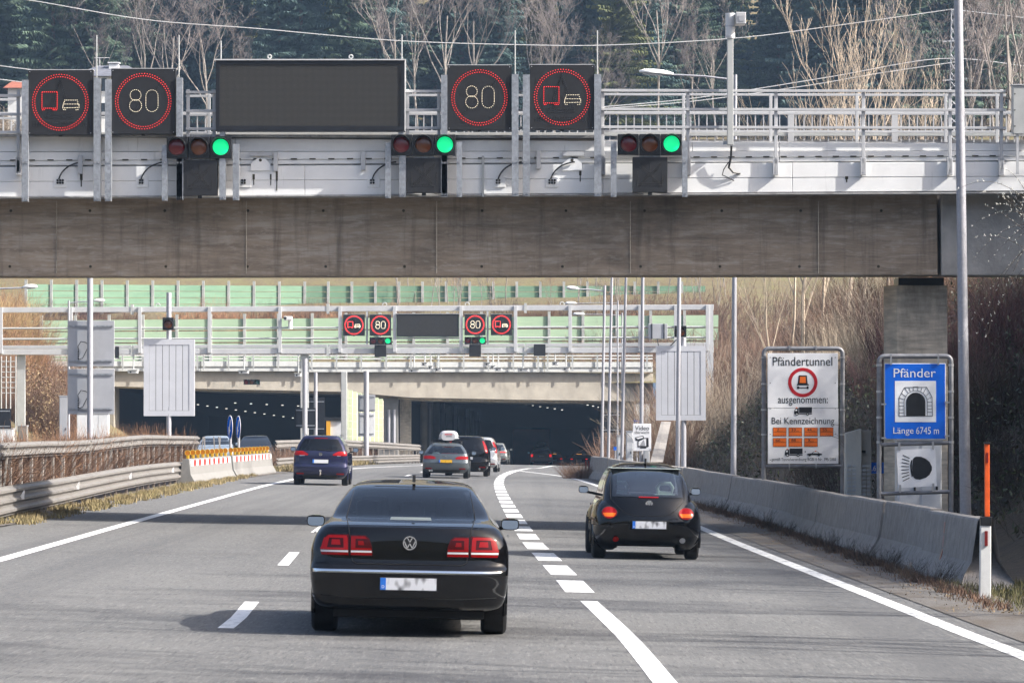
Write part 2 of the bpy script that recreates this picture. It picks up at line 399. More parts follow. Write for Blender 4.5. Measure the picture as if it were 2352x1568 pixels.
# the valley side behind the viewer, seen only as reflections
grid_mesh([-900, -400] + frange(-200, 200, 25) + [400, 900], frange(-420, -90, 15), lambda x, y: lerp_pts([(-420, 90), (-260, 60), (-180, 42), (-125, 22), (-90, -.3)], y) + 2.5 * hsh(x * .06, y * .05), 'hill', M['forest_floor'])

# road markings: thin painted sheets, 4 mm above the asphalt
def strip(pts, w, name, m, parent, seg=2.0):
    """painted line along ground points (x, y)"""
    P = [Vector((p[0], p[1])) for p in pts]; out = []
    for a, b in zip(P, P[1:]):
        n = max(1, int((b - a).length / seg))
        out += [a + (b - a) * i / n for i in range(n)]
    out.append(P[-1]); mb = MB()
    for i, p in enumerate(out):
        d = (out[min(i+1, len(out)-1)] - out[max(i-1, 0)]).normalized(); s = Vector((d.y, -d.x)) * w / 2
        for q in (p - s, p + s): mb.v.append((q.x, q.y, road_z(q.x, q.y) + .004))
    mb.f = [(2*i, 2*i+1, 2*i+3, 2*i+2) for i in range(len(out)-1)]
    return mb.build(name, m, parent, fix=False)
def smooth_line(px_pts):
    """ground polyline from frame points, resampled with Catmull-Rom"""
    P = [G(*p).xy for p in px_pts]; out = []
    for i in range(len(P) - 1):
        p0, p1, p2, p3 = P[max(i-1, 0)], P[i], P[i+1], P[min(i+2, len(P)-1)]
        for k in range(8):
            t = k / 8
            out.append(.5 * ((2*p1) + (p2-p0)*t + (2*p0-5*p1+4*p2-p3)*t*t + (3*p1-p0-3*p2+p3)*t**3))
    out.append(P[-1]); return out
left_edge = [Vector((-7.35, 22))] + smooth_line([(0, 1285), (120, 1251), (300, 1200), (480, 1150), (600, 1117), (670, 1101), (745, 1085), (810, 1076), (900, 1071), (970, 1068.5)]) + [Vector((-6.6, 330)), Vector((-6.4, 400))]
strip(left_edge, .22, 'edge_line', M['paint'], road)
right_edge = [Vector((4.85, 22))] + smooth_line([(2352, 1506), (2176, 1438), (2051, 1388), (1876, 1319), (1726, 1260), (1643, 1226), (1480, 1157), (1363, 1112), (1305, 1096), (1267, 1090), (1192, 1081)])
strip(right_edge, .22, 'edge_line', M['paint_worn'], road)
far_edge = smooth_line([(1185, 1080.3), (1215, 1075.5), (1257, 1071.5), (1300, 1068)]) + [Vector((4.6, 330)), Vector((5.0, 400))]
strip(far_edge, .22, 'edge_line', M['paint'], road)
block_px = [(1528, 1568), (1437, 1460), (1343, 1371), (1313, 1338), (1286, 1310), (1254, 1277), (1225, 1248), (1200, 1214), (1178, 1180), (1161, 1150), (1150, 1126), (1146, 1108), (1153, 1094), (1168, 1086), (1185, 1080.3)]
block_line = [Vector((1.3, 22))] + smooth_line(block_px)
def along(line, y0, y1):
    """part of a polyline between two distances"""
    def at(y):
        for a, b in zip(line, line[1:]):
            if a.y <= y <= b.y: return a + (b - a) * ((y - a.y) / max(1e-6, b.y - a.y))
        return line[-1].copy()
    return [at(y0)] + [p for p in line if y0 < p.y < y1] + [at(y1)]
strip(along(block_line, 22, 47.6), .20, 'lane_line', M['paint'], road)
y = 50.1
while y < 183:
    strip(along(block_line, y, min(y + 3.9, 184)), .36, 'lane_block', M['paint'], road); y += 5.92
strip(along(block_line, 184, 204), .36, 'lane_line', M['paint'], road)
lane_px = [(548, 1418), (657, 1290), (725, 1221), (830, 1150), (900, 1108), (945, 1089), (1000, 1078)]
lane_line = [Vector((-2.5, 5)), Vector((-2.6, 22))] + smooth_line(lane_px) + [Vector((-1.5, 330))]
y = 21.6
while y < 300:
    strip(along(lane_line, y, y + 6), .16, 'lane_dash', M['paint'], road); y += 18.0
# sealed cracks
for (x0, y0, x1, y1) in ((-7.2, 61.5, -3.0, 62.6), (-2.6, 71, .3, 70.2), (1.2, 78, 4.1, 77.2), (-7.4, 97, -3.8, 96.2), (.9, 57.6, 4.3, 58.3), (-2.9, 112, .2, 113), (-7.5, 123, -4, 122.4), (1.0, 92, 3.9, 93)):
    pts = [Vector((x0+(x1-x0)*i/14, y0+(y1-y0)*i/14+rnd.uniform(-.16, .16))) for i in range(15)]
    strip(pts, .05, 'sealed_crack', M['tar'], road, .4)
# gravel shoulder to the right
def shoulder_strip(line, offs, name, m):
    mb = MB(); n = len(offs)
    for i, p in enumerate(line):
        for o in offs: mb.v.append((p.x + o, p.y, road_z(p.x + o, p.y) + .008 + (.02 if o > offs[0] else 0) * rnd.random()))
    mb.f = [(n*i+j, n*i+j+1, n*(i+1)+j+1, n*(i+1)+j) for i in range(len(line)-1) for j in range(n-1)]
    return struct(mb.build(name, m, None, True, 180, fix=False))
def resample_y(line, step):
    out = []; y = line[0].y
    while y < line[-1].y: out.append(along(line, y, y + .01)[0]); y += step
    return out
shoulder_strip([p for p in resample_y(right_edge, .7) if p.y < 185], [.35 , .6, .9, 1.3, 1.6], 'road_shoulder', M['gravel'])
shoulder_strip(resample_y([Vector((-9.2, 40)), Vector((-9.4, 80)), Vector((-9.7, 110)), Vector((-9.9, 140)), Vector((-9.2, 175)), Vector((-8.2, 210)), Vector((-8, 300))], 1.2), [-5.2, -4, -3, -2, -1.0, -.4, 0], 'median_ground', M['gravel'])

# ------------------------------------------------------------------ overpass
BY = 79.0
def bx(px, py, Y=BY): return V(px, py, Y)
bridge = thing('overpass_bridge', 'concrete road bridge with grey steel fascia crossing over the motorway', 'bridge', (0, BY, 0))
def slab(mb, x0, x1, yt, yb, Y, depth, yt1=None, yb1=None):
    """upright slab seen between frame x0..x1 and yt..yb, front face at Y"""
    yt1 = yt if yt1 is None else yt1; yb1 = yb if yb1 is None else yb1
    a, b, c, d = V(x0, yb, Y), V(x1, yb1, Y), V(x1, yt1, Y), V(x0, yt, Y)
    for p in (a, b, c, d): p.y = Y
    return mb.prism([a, b, c, d], (0, depth, 0))
# box girder, two lengths with an open joint
def girder(x0, x1, name, m):
    mb = MB()
    def prof(px):
        a = V(px, 636 if px < 2150 else 633, BY + .55); t = V(px, 440, BY + .55)
        return [(a.x, BY + .55, a.z), (a.x, BY + .62, t.z), (a.x, BY + 7.6, t.z), (a.x, BY + 7.6, t.z - .45), (a.x, BY + 5.2, t.z - .6), (a.x, BY + 2.4, a.z + .04)]
    A, B = prof(x0), prof(x1); n = len(A)
    mb.v = A + B; mb.f = [tuple(range(n)), tuple(range(2*n-1, n-1, -1))] + [(j, n+j, n+(j+1) % n, (j+1) % n) for j in range(n)]
    return mb.build(name, m, bridge, bevel=.03)
girder(-420, 2154, 'girder', M['girder']); girder(2162, 2900, 'girder', M['girder_end'])
gxs = [V(x, 560, BY + .55).x for x in (130, 566, 1003, 1448, 1880)]
for x in gxs: MB().box((x-.008, BY+.538, V(0, 628, BY+.55).z), (x+.008, BY+.56, V(0, 462, BY+.55).z)).build('formwork_joint', M['pier'], bridge)
for i, px in enumerate(range(20, 2150, 182)):
    for py in (484, 612):
        MB().disc(V(px + rnd.uniform(-6, 6), py, BY + .545), .028, depth=.004, n=10).build('tie_hole', M['stain'], bridge)
# fascia plates: three courses, split into lengths
def fascia_course(yt_l, yt_r, yb_l, yb_r, Y, depth, splits, name, m, gap=.004):
    def yy(l, r, x): return l + (r - l) * x / 2352
    for a, b in zip(splits, splits[1:]):
        mb = MB(); g = gap * 118
        slab(mb, a + g, b - g, yy(yt_l, yt_r, a), yy(yb_l, yb_r, a), Y, depth, yy(yt_l, yt_r, b), yy(yb_l, yb_r, b))
        mb.build(name, m, bridge, bevel=.008)
fascia_course(314, 331, 348.5, 346, BY + .10, .5, [-420, 65, 232, 540, 900, 1190, 1385, 1590, 1790, 1985, 2185, 2500, 2800], 'fascia_plate', M['fascia'])
fascia_course(349.5, 347, 369, 358.5, BY + .06, .5, [-420, 65, 232, 540, 900, 1190, 1385, 1790, 2185, 2500, 2800], 'fascia_plate', M['fascia'])
fascia_course(369.6, 359.4, 380, 368.5, BY + .085, .5, [-420, 232, 540, 900, 1385, 1790, 2185, 2800], 'fascia_plate', M['fascia'])
fascia_course(384, 371.5, 417, 405, BY + .03, .5, [-420, 65, 245, 540, 700, 1110, 1385, 1820, 2352, 2800], 'fascia_plate', M['fascia'], .003)
fascia_course(417.6, 405.6, 452, 438, BY + .035, .5, [-420, 65, 245, 540, 700, 1110, 1385, 1820, 2352, 2800], 'fascia_plate', M['fascia'], .003)
mb = MB(); slab(mb, -420, 2800, 312, 456, BY + .14, .42, 330, 441); mb.build('fascia_backing', M['ledge'], bridge)
mb = MB(); slab(mb, -420, 2800, 452.6, 456, BY + .01, .55, 438.6, 442); mb.build('drip_edge', M['ledge'], bridge)
mb = MB(); slab(mb, -420, 1385, 307, 312.6, BY - .05, .7, 311, 316.6); mb.build('coping', M['ledge'], bridge)
# small air slots, drain brackets and stains
mb = MB()
for px in list(range(30, 1390, 43)) + list(range(1600, 2320, 40)):
    t = px / 2352; py = 368.4 + (357.6 - 368.4) * t
    c = V(px, py, BY + .055); mb.box((c.x-.06, BY+.05, c.z-.008), (c.x+.06, BY+.08, c.z+.012))
tag(mb.build('air_slots', M['stain'], bridge), kind='stuff')
for px, pt, pb in ((184, 357, 399), (633, 350, 393), (834, 348, 391), (1237, 346, 388)):
    mb = MB(); slab(mb, px-5, px+5, pt, pb, BY - .06, .09)
    b = mb.build('drain_bracket', M['rail_paint'], bridge, bevel=.006)
    MB().disc(V(px, pt+5, BY - .063), .02, depth=.01, n=10).build('bolt', M['bolt'], b)
for px, py, hh in ((187, 399, 30), (583, 400, 25), (622, 400, 26), (636, 393, 45), (1333, 389, 28), (1945, 405, 14)):
    mb = MB(); w0 = rnd.uniform(2, 4); slab(mb, px-w0, px+w0*.8, py, py+hh*.5, BY + .0275, .004)
    slab(mb, px-w0*.5, px+w0*.3, py+hh*.5, py+hh, BY + .0275, .004)
    mb.build('water_stain', M['stain'], bridge)
for cx in (600, 1316):   # hatch plates with cut-off shoulders
    mb = MB(); P = [(cx-26, 383), (cx-26, 371), (cx-8, 352), (cx+8, 352), (cx+23, 371), (cx+23, 394), (cx-24, 394)]
    mb.prism([V(a, b, BY - .0) for a, b in [(cx-24, 392), (cx-24, 376), (cx-9, 364), (cx+9, 364), (cx+21, 376), (cx+21, 392)]], (0, .03, 0))
    h = mb.build('hatch_plate', M['fascia'], bridge)
    mb = MB(); slab(mb, cx-25, cx+25, 349, 358, BY-.02, .1); mb.build('hatch_cover', M['rail_paint'], bridge)
    MB().disc(V(cx-2, 368, BY - .003), .03, depth=.006, n=12).build('hole', M['stain'], h)
for px, n in ((138, 6), (327, 4), (562, 4), (858, 4), (1147, 4), (1268, 6)):   # cable entry plates
    mb = MB(); slab(mb, px-14, px+14, 407, 430, BY+.012, .03); pl = mb.build('cable_entry', M['fascia'], bridge, bevel=.004)
    for i in range(n):
        MB().disc(V(px - 6 + (i % (n//2)) * 6 , 414 + (i // (n//2)) * 6, BY - .01), .022, depth=.03, n=10).build('gland', M['cable'], pl)
    if px not in (562,):
        c0 = V(px-3, 412, BY-.02); c1 = V(px+2, 392, BY-.04); c2 = V(px+20, 376, BY-.05); c3 = V(px+52, 372, BY-.03)
        pts = []
        for k in range(13):
            t = k/12; pts.append(c0*(1-t)**3 + c1*3*t*(1-t)**2 + c2*3*t*t*(1-t) + c3*t**3)
        MB().tube(pts, .014, 6).build('cable', M['cable'], pl, True)
mb = MB(); slab(mb, 1107, 1112, 358, 452, BY-.02, .06); mb.build('cover_strip', M['rail_light'], bridge)
mb = MB(); mb.tube([V(1680, 335, BY-.12), V(1679, 360, BY-.10), V(1674, 385, BY-.06), V(1684, 396, BY-.03), V(1700, 399, BY+.02)], .022, 6); mb.build('cable', M['cable'], bridge, True)
mb = MB(); mb.tube([V(1674, 372, BY-.05), V(1662, 390, BY-.04), V(1659, 402, BY-.03), V(1672, 408, BY-.03), V(1686, 415, BY+.02)], .010, 6); mb.build('cable', M['cable'], bridge, True)

# walkway railing in front (three double rails) and bridge parapet with balusters behind
def rail(px0, py0, px1, py1, Y, h, d, m, name='rail', parent=None):
    a, b = V(px0, py0, Y), V(px1, py1, Y)
    return MB().bar(a, b, d, h).build(name, m, parent or bridge, bevel=.004)
for seg in ((-420, 48, 217, 217), (427, 497, 209, 209), (931, 1014, 207, 207), (1186, 1206, 207, 207), (1381, 2310, 205, 207)):
    x0, x1, ya, yb = seg
    for dy in (0, 43, 84):
        rail(x0, ya+3+dy, x1, yb+3+dy, BY-.10, .05, .05, M['rail_paint'])
        rail(x0, ya+12+dy, x1, yb+12+dy, BY+.55, .045, .045, M['rail_paint'])
for px in (42, 432, 492, 936, 1008, 1384, 1580, 1782, 1983, 2182, 2300):
    yt = 206; yb = 400 if px > 1300 else 315
    if px == 42: yb = 398
    a, b = V(px, yt, BY-.06), V(px, yb, BY-.06)
    o = MB().bar(b, a, .065, .05, (0, 1, 0)).build('railing_post', M['rail_paint'], bridge, bevel=.006)
    if yb == 400 or px == 42:
        mb = MB(); slab(mb, px-6.5, px+6.5, 362, 402, BY-.085, .10); mb.build('post_bracket', M['rail_paint'], bridge, bevel=.006)
        for py in (366, 396): MB().disc(V(px, py, BY-.09), .018, depth=.008, n=8).build('bolt', M['bolt'], o)
for px in (480, 920, 1570, 1770, 1968, 2172, 2290):
    MB().bar(V(px, 335, BY+.55), V(px, 216, BY+.55), .06, .05, (0, 1, 0)).build('railing_post', M['rail_paint'], bridge, bevel=.006)
PY = BY + 1.3
rail(-420, 262, 2900, 258, PY, .06, .07, M['rail_paint']); rail(-420, 308, 2900, 309, PY, .07, .07, M['rail_light'])
mb = MB(); slab(mb, -420, 2900, 318, 345, PY + .2, .3, 322, 345); mb.build('kerb_beam', M['ledge'], bridge)
bal = MB().bar((0, 0, 0), (0, 0, .60), .022, .03, (0, 1, 0)).mesh('baluster')
for i, px in enumerate(frange(-30, 2330, 18.6)):
    o = link('baluster', bal, M['rail_paint'], bridge); p = V(px, 331, PY); o.location = p
for px in (1817, 2055):
    MB().bar(V(px, 333, PY-.03), V(px, 258, PY-.03), .12, .05, (0, 1, 0)).build('parapet_post', M['rail_paint'], bridge)
# far parapet of the same bridge
rail(-420, 352, 2900, 350, BY + 7.3, .08, .08, M['ledge'])
# bearing and pier
pier_b = G(2097, 1230); 
mb = MB(); a = V(2060, 655, BY + 1.1); b = V(2176, 655, BY + 1.1); l = V(2020, 655, BY + 2.4)
zt = a.z; zb = -.3
mb.prism([(a.x, BY+1.1, zb), (b.x, BY+1.1, zb), (b.x+.05, BY+2.6, zb), (l.x+.1, BY+2.6, zb), (l.x, BY+1.5, zb)], (0, 0, zt-zb))
mb.build('pier', M['pier'], bridge, bevel=.02)
mb = MB().box((a.x+.05, BY+1.3, zt), (b.x-.05, BY+2.3, zt+.16)); mb.build('bearing', M['black_plastic'], bridge)
# ------------------------------------------------------------------ variable message signs and signals
def dots(mb, pts, r, y, n=6):
    for (x, z) in pts:
        b = len(mb.v)
        for k in (0, 1):
            rr = r if k == 0 else r * .55
            for j in range(n):
                a = 2*math.pi*j/n; mb.v.append((x + rr*math.cos(a), y - .008*k, z + rr*math.sin(a)))
        mb.f.append(tuple(range(b+n, b+2*n)))
        for j in range(n): mb.f.append((b+j, b+(j+1) % n, b+n+(j+1) % n, b+n+j))
def poly_dots(pts, step, closed=False):
    out = []; P = list(pts) + ([pts[0]] if closed else [])
    for (x0, z0), (x1, z1) in zip(P, P[1:]):
        d = math.hypot(x1-x0, z1-z0); n = max(1, round(d/step))
        out += [(x0+(x1-x0)*i/n, z0+(z1-z0)*i/n) for i in range(n)]
    if not closed: out.append(P[-1])
    return out
def circ(cx, cz, rx, n, rz=None, a0=0):
    rz = rz or rx
    return [(cx+rx*math.cos(a0+2*math.pi*i/n), cz+rz*math.sin(a0+2*math.pi*i/n)) for i in range(n)]
def led_sign(px0, px1, py0, py1, Y, kind, label, parent=None, posts=(), rods=(), group=None, dot=.0088, n_ring=66):
    a, b = V(px0, py1, Y), V(px1, py0, Y)
    w = b.x - a.x; h = b.z - a.z; cx, cz = (a.x+b.x)/2, (a.z+b.z)/2; k = w / 1.24
    t = thing('speed_display' if kind == '80' else 'overtaking_ban_display', label, 'traffic display', (cx, Y, a.z), group)
    MB().box((a.x, Y+.012, a.z), (b.x, Y+.26, b.z)).build('cabinet', M['black_box'], t, bevel=.008)
    MB().box((a.x+.006, Y+.002, a.z+.006), (b.x-.006, Y+.02, b.z-.006)).build('front_panel', M['black_face'], t)
    MB().box((a.x-.004, Y+.015, b.z), (b.x+.01, Y+.27, b.z+.012)).build('top_trim', M['rail_paint'], t)
    ring = circ(cx, cz, .535*k, n_ring) + circ(cx, cz, .490*k, n_ring, a0=math.pi/n_ring)
    mb = MB(); dots(mb, ring, dot*k, Y); white = []; red = []; off = []
    if kind == '80':
        white += circ(cx-.148*k, cz+.118*k, .105*k, 18) + circ(cx-.148*k, cz-.085*k, .118*k, 21)
        r = .118*k; xx = cx+.168*k; top, bot = cz+.10*k, cz-.083*k
        white += [(xx+r*math.cos(t_), top+r*math.sin(t_)) for t_ in [math.pi*i/9 for i in range(10)]]
        white += [(xx-r*math.cos(t_), bot-r*math.sin(t_)) for t_ in [math.pi*i/9 for i in range(10)]]
        white += [(xx+s*r, bot+(top-bot)*i/6) for s in (-1, 1) for i in range(1, 6)]
        off += poly_dots([(cx-.36*k, cz-.36*k), (cx+.36*k, cz+.36*k)], .035*k)
    else:
        q = lambda pts: [(cx+(x-462)/397*k, cz-(z-785)/397*k) for x, z in pts]
        red += poly_dots(q([(322, 830), (322, 710), (328, 706), (432, 706), (438, 710), (438, 830)]), .038*k, True)
        red += q([(327, 842), (339, 842), (408, 842), (420, 842), (432, 842)])
        white += poly_dots(q([(481, 820), (484, 800), (497, 768), (590, 768), (598, 798), (604, 802), (604, 824), (481, 828)]), .032*k, True)
        white += poly_dots(q([(492, 798), (592, 798)]), .032*k) + q([(487, 840), (500, 842), (582, 842), (596, 840)])
        off += poly_dots(q([(460, 600), (360, 900), (560, 900)]), .036*k, True) + poly_dots(q([(460, 622), (392, 880), (530, 880)]), .036*k, True)
        for row in range(3): off += poly_dots(q([(262, 940+row*12), (660, 940+row*12)]), .05*k)
    if red: dots(mb, red, dot*k, Y)
    tag(mb.build('red_leds', M['led_red'], t, fix=False), kind='stuff')
    mb = MB(); dots(mb, white, dot*.8*k, Y); tag(mb.build('white_leds', M['led_white'], t, fix=False), kind='stuff')
    mb = MB(); dots(mb, off, dot*.7*k, Y); tag(mb.build('unlit_leds', M['led_off'], t, fix=False), kind='stuff')
    if k > .6:
        for sx in (-1, 1):
            for sz in (-1, 1): MB().disc((cx+sx*(w/2-.035), Y, cz+sz*(h/2-.035)), .009, depth=.006, n=8).build('corner_screw', M['bolt'], t)
        mb = MB().box((cx-.035, Y+.05, a.z-.03), (cx+.035, Y+.07, a.z-.001)); mb.build('latch', M['black_plastic'], t)
    for (x0, x1, yt, yb) in posts:
        post(t, x0, x1, yt, yb, Y)
    for (px, yt, yb) in rods:
        p0, p1 = V(px, yb, Y+.0), V(px, yt, Y+.0)
        MB().tube([p0, p1], .012, 6).build('lightning_rod', M['rail_light'], t, True)
        for py in (yb-2, yb-12): MB().disc(V(px, py, Y-.02), .02, depth=.02, n=8).build('rod_clamp', M['bolt'], t)
    return t
def post(t, x0, x1, yt, yb, Y, m=None, bolts=((-6.5,), (6.5,))):
    a, b = V(x0, yb, Y), V(x1, yt, Y)
    mb = MB(); w = b.x - a.x
    # open channel section
    mb.box((a.x, Y-.03, a.z), (b.x, Y-.018, b.z)); mb.box((a.x, Y-.018, a.z), (a.x+.012, Y+.12, b.z)); mb.box((b.x-.012, Y-.018, a.z), (b.x, Y+.12, b.z))
    o = mb.build('support_post', m or M['galv'], t)
    zs = [V(0, yb-5, Y).z] + ([V(0, 374, Y).z] if yt < 360 and yb > 400 else [])
    wd = x1 - x0
    for z in zs:
        for dx in ((-.28, .28) if wd > 14 else (0,)):
            MB().disc(((a.x+b.x)/2 + dx*w, Y-.031, z), .020, depth=-.014, n=8).build('bolt', M['bolt'], o)
    return o
SY = BY - .32
A1 = led_sign(64, 213, 161, 310, SY, 'truck', 'square display with red truck and white car beside the blue-roofed house', posts=((50, 65.5, 184, 463), (215, 231.5, 179, 462)), rods=((222, 81, 195),))
A2 = led_sign(255, 403, 158, 308, SY, '80', 'square 80 speed display between the truck display and the wide matrix board', posts=((241, 256.5, 183, 462), (405, 419.5, 179, 459)), rods=((411, 81, 192),))
A3 = led_sign(1027.4, 1175, 150, 299, SY, '80', 'square 80 speed display right beside the wide matrix board, above a middle signal', posts=((1013, 1027.5, 172.6, 451), (1175.6, 1191, 171, 451)), rods=((1183, 70, 190),))
A4 = led_sign(1217, 1365, 149, 298, SY, 'truck', 'square display with red truck and white car nearest the white camera mast', posts=((1201, 1217, 172, 451), (1365, 1381, 171, 451)), rods=((1372, 70, 190),))

def matrix_mat(name, pitch, dotc, back):
    m = bpy.data.materials.new(name); m.use_nodes = True; nt = m.node_tree; b = nt.nodes['Principled BSDF']; L = nt.links.new
    tc = nt.nodes.new('ShaderNodeTexCoord'); sp = nt.nodes.new('ShaderNodeSeparateXYZ'); L(tc.outputs['Object'], sp.inputs[0])
    facs = []
    for ax in ('X', 'Z'):
        d = nt.nodes.new('ShaderNodeMath'); d.operation = 'DIVIDE'; d.inputs[1].default_value = pitch; L(sp.outputs[ax], d.inputs[0])
        f = nt.nodes.new('ShaderNodeMath'); f.operation = 'FRACT'; L(d.outputs[0], f.inputs[0])
        g = nt.nodes.new('ShaderNodeMath'); g.operation = 'GREATER_THAN'; g.inputs[1].default_value = .5; L(f.outputs[0], g.inputs[0]); facs.append(g)
    mu = nt.nodes.new('ShaderNodeMath'); mu.operation = 'MULTIPLY'; L(facs[0].outputs[0], mu.inputs[0]); L(facs[1].outputs[0], mu.inputs[1])
    mx = nt.nodes.new('ShaderNodeMix'); mx.data_type = 'RGBA'; mx.inputs['A'].default_value = (*back, 1); mx.inputs['B'].default_value = (*dotc, 1)
    L(mu.outputs[0], mx.inputs['Factor']); L(mx.outputs['Result'], b.inputs['Base Color']); b.inputs['Roughness'].default_value = .5
    return m
M['matrix'] = matrix_mat('matrix_pixels', .0225, (.085, .078, .066), (.010, .011, .012))
M['matrix_far'] = mat('matrix_pixels_far', (.022, .021, .020), .6, var=.2, vscale=6)
def matrix_board(px0, px1, py0, py1, Y, label, border, m, depth=.35, tilt=0, big=True):
    a, b = V(px0, py1, Y), V(px1, py0, Y); cx = (a.x+b.x)/2
    t = thing('message_board', label, 'message board', (cx, Y, a.z))
    d = border
    mb = MB().box((a.x, Y+.03, a.z), (b.x, Y+depth, b.z)); mb.build('cabinet', M['black_box'], t, bevel=.01)
    fr = MB(); fr.box((a.x, Y, b.z-d), (b.x, Y+.03, b.z)); fr.box((a.x, Y, a.z), (b.x, Y+.03, a.z+d*1.25))
    fr.box((a.x, Y, a.z+d*1.25), (a.x+d, Y+.03, b.z-d)); fr.box((b.x-d, Y, a.z+d*1.25), (b.x, Y+.03, b.z-d))
    fr.build('bezel', M['black_box'], t)
    MB().box((a.x+d, Y+.015, a.z+d*1.25), (b.x-d, Y+.029, b.z-d)).build('pixel_screen', m, t)
    MB().box((a.x-.03, Y-.02, b.z), (b.x+.02, Y+depth+.02, b.z+.025)).build('top_trim', M['rail_paint'], t)
    if big:
        MB().box((b.x, Y+.01, a.z), (b.x+.02, Y+depth, b.z)).build('side_trim', M['rail_paint'], t)
        for px in (619, 806):
            c = V(px, 133, Y+.15); mb = MB(); pts = [(c.x+.035*math.cos(i*.5236), Y+.15, c.z+.02+.035*math.sin(i*.5236)) for i in range(13)]
            mb.tube(pts, .014, 6); mb.tube([(c.x, Y+.15, b.z), (c.x, Y+.15, c.z-.01)], .02, 8); mb.build('eye_bolt', M['rail_light'], t, True)
        for px, yt in ((507.5, 94), (923, 80)):
            MB().tube([V(px, 138, Y+.3), V(px, yt, Y+.3)], .012, 6).build('lightning_rod', M['rail_light'], t, True)
        for px in (511, 921):
            MB().box((V(px-6, 0, Y).x, Y+.05, V(0, 312, Y).z), (V(px+6, 0, Y).x, Y+.2, a.z)).build('mount', M['galv'], t)
    return t
matrix_board(495.7, 929, 139, 301, SY, 'wide black matrix message board standing on the bridge fascia', .075, M['matrix'])

def signal(px0, px1, py0, py1, Y, lenses, lr, label, lit=2, posts=(), back=True, name='traffic_signal', group=None):
    a, b = V(px0, py1, Y), V(px1, py0, Y); n = len(lenses)
    t = thing(name, label, 'traffic light', ((a.x+b.x)/2, Y, a.z), group)
    w = (b.x-a.x)/n
    s = 9350.0/Y
    for i, (lx, ly) in enumerate(lenses):
        c = V(lx, ly, Y); x0 = a.x+i*w
        o = MB().box((x0+.004, Y, a.z), (x0+w-.004, Y+.16, b.z)).build('signal_housing', M['black_plastic'], t, bevel=.01)
        r = lr/s; m = [M['lens_red_off'], M['lens_amber_off'], M['lens_green_off']][i if n == 3 else 1]
        if i == lit: m = M['lens_green']
        mb = MB(); k = 5; N = 24; base = 0       # domed lens
        for j in range(k+1):
            rr = r*math.cos(math.pi/2*j/k*.98); yy = Y-.012-.035*math.sin(math.pi/2*j/k)
            for q in range(N): mb.v.append((c.x+rr*math.cos(2*math.pi*q/N), yy, c.z+rr*math.sin(2*math.pi*q/N)))
        for j in range(k):
            for q in range(N): mb.f.append((j*N+q, j*N+(q+1) % N, (j+1)*N+(q+1) % N, (j+1)*N+q))
        mb.f.append(tuple(range(k*N, k*N+N)))
        mb.build('lens', m, o, True, 180)
        MB().ring((c.x, Y-.014, c.z), r*.98, r*1.14, n=28, depth=.02).build('lens_rim', M['black_plastic'], o)
        # visor: open tube, longer above
        mb = MB(); N = 30; prof = []
        for q in range(N+1):
            ang = R(-50) + R(280)*q/N; L = .03 + .17*max(0, math.sin(ang))**.8 if math.sin(ang) > 0 else .03
            for rr in (r*1.12, r*1.18):
                mb.v.append((c.x+rr*math.cos(ang), Y-.004, c.z+rr*math.sin(ang))); mb.v.append((c.x+rr*math.cos(ang), Y-.004-L, c.z+rr*math.sin(ang)))
        for q in range(N):
            k0 = 4*q; mb.f += [(k0, k0+4, k0+5, k0+1), (k0+2, k0+3, k0+7, k0+6), (k0+1, k0+5, k0+7, k0+3)]
        mb.build('visor', M['visor'], o, True, 60)
    for p in posts: post(t, *p, Y+.05)
    return t
M['visor'] = mat('signal_visor', (.055, .055, .058), .35, spec=.6)
signal(382, 532, 314, 364, SY-.05, ((405.6, 338), (456.6, 338), (507, 338)), 18.8, 'three-lamp signal showing green below the wide matrix board, next to an 80 display', posts=((372, 385, 333, 461), (405.5, 421, 364, 459), (504, 518.5, 364, 459), (535, 549, 331, 460)))
signal(898, 1046.5, 309, 357, SY-.05, ((922, 332.5), (972.6, 332.5), (1022, 332.5)), 18.8, 'three-lamp signal showing green at the matrix board\'s far corner, middle of three', posts=((885, 898, 328, 455), (917, 932, 357, 452.5), (1014, 1028, 357, 452.5), (1049, 1061, 326, 452.5)))
signal(1418.5, 1566.5, 308, 356, SY-.05, ((1443.8, 330.7), (1492.7, 330.7), (1542.5, 330.7)), 18.8, 'three-lamp signal showing green in front of the open railing', posts=((1403, 1416, 325, 452.5), (1567, 1579, 325, 452.5)))
def lane_control(px0, px1, py0, py1, Y, label, far=False):
    a, b = V(px0, py1, Y), V(px1, py0, Y); cx, cz = (a.x+b.x)/2, (a.z+b.z)/2; w = b.x-a.x; h = b.z-a.z
    t = thing('lane_control_display', label, 'traffic display', (cx, Y, a.z))
    MB().box((a.x, Y+.01, a.z), (b.x, Y+.18, b.z)).build('cabinet', M['black_box'], t, bevel=.01)
    MB().box((a.x+.006, Y+.001, a.z+.006), (b.x-.006, Y+.012, b.z-.006)).build('front_panel', M['black_face'], t)
    if not far:
        pts = []
        for s in (-1, 1):
            for o in (0, .035, .07): pts += poly_dots([(cx-.20*s, cz+.22-o), (cx+.20*s, cz-.16-o)], .03)
        pts += poly_dots([(cx-.24, cz+.05), (cx-.24, cz-.20), (cx+.24, cz-.20), (cx+.24, cz+.05)], .03) + poly_dots([(cx-.20, cz-.16), (cx+.20, cz-.16)], .03)
        pts += poly_dots([(cx, cz+.25), (cx, cz+.05)], .03)
        mb = MB(); dots(mb, pts, .0075, Y-.001); tag(mb.build('unlit_leds', M['led_grey'], t, fix=False), kind='stuff')
        MB().box((cx-.04, Y+.05, a.z-.05), (cx+.04, Y+.1, a.z)).build('latch', M['black_plastic'], t)
        MB().box((cx-.2, Y+.06, b.z), (cx+.2, Y+.1, b.z+.06)).build('hanger', M['galv'], t)
    return t
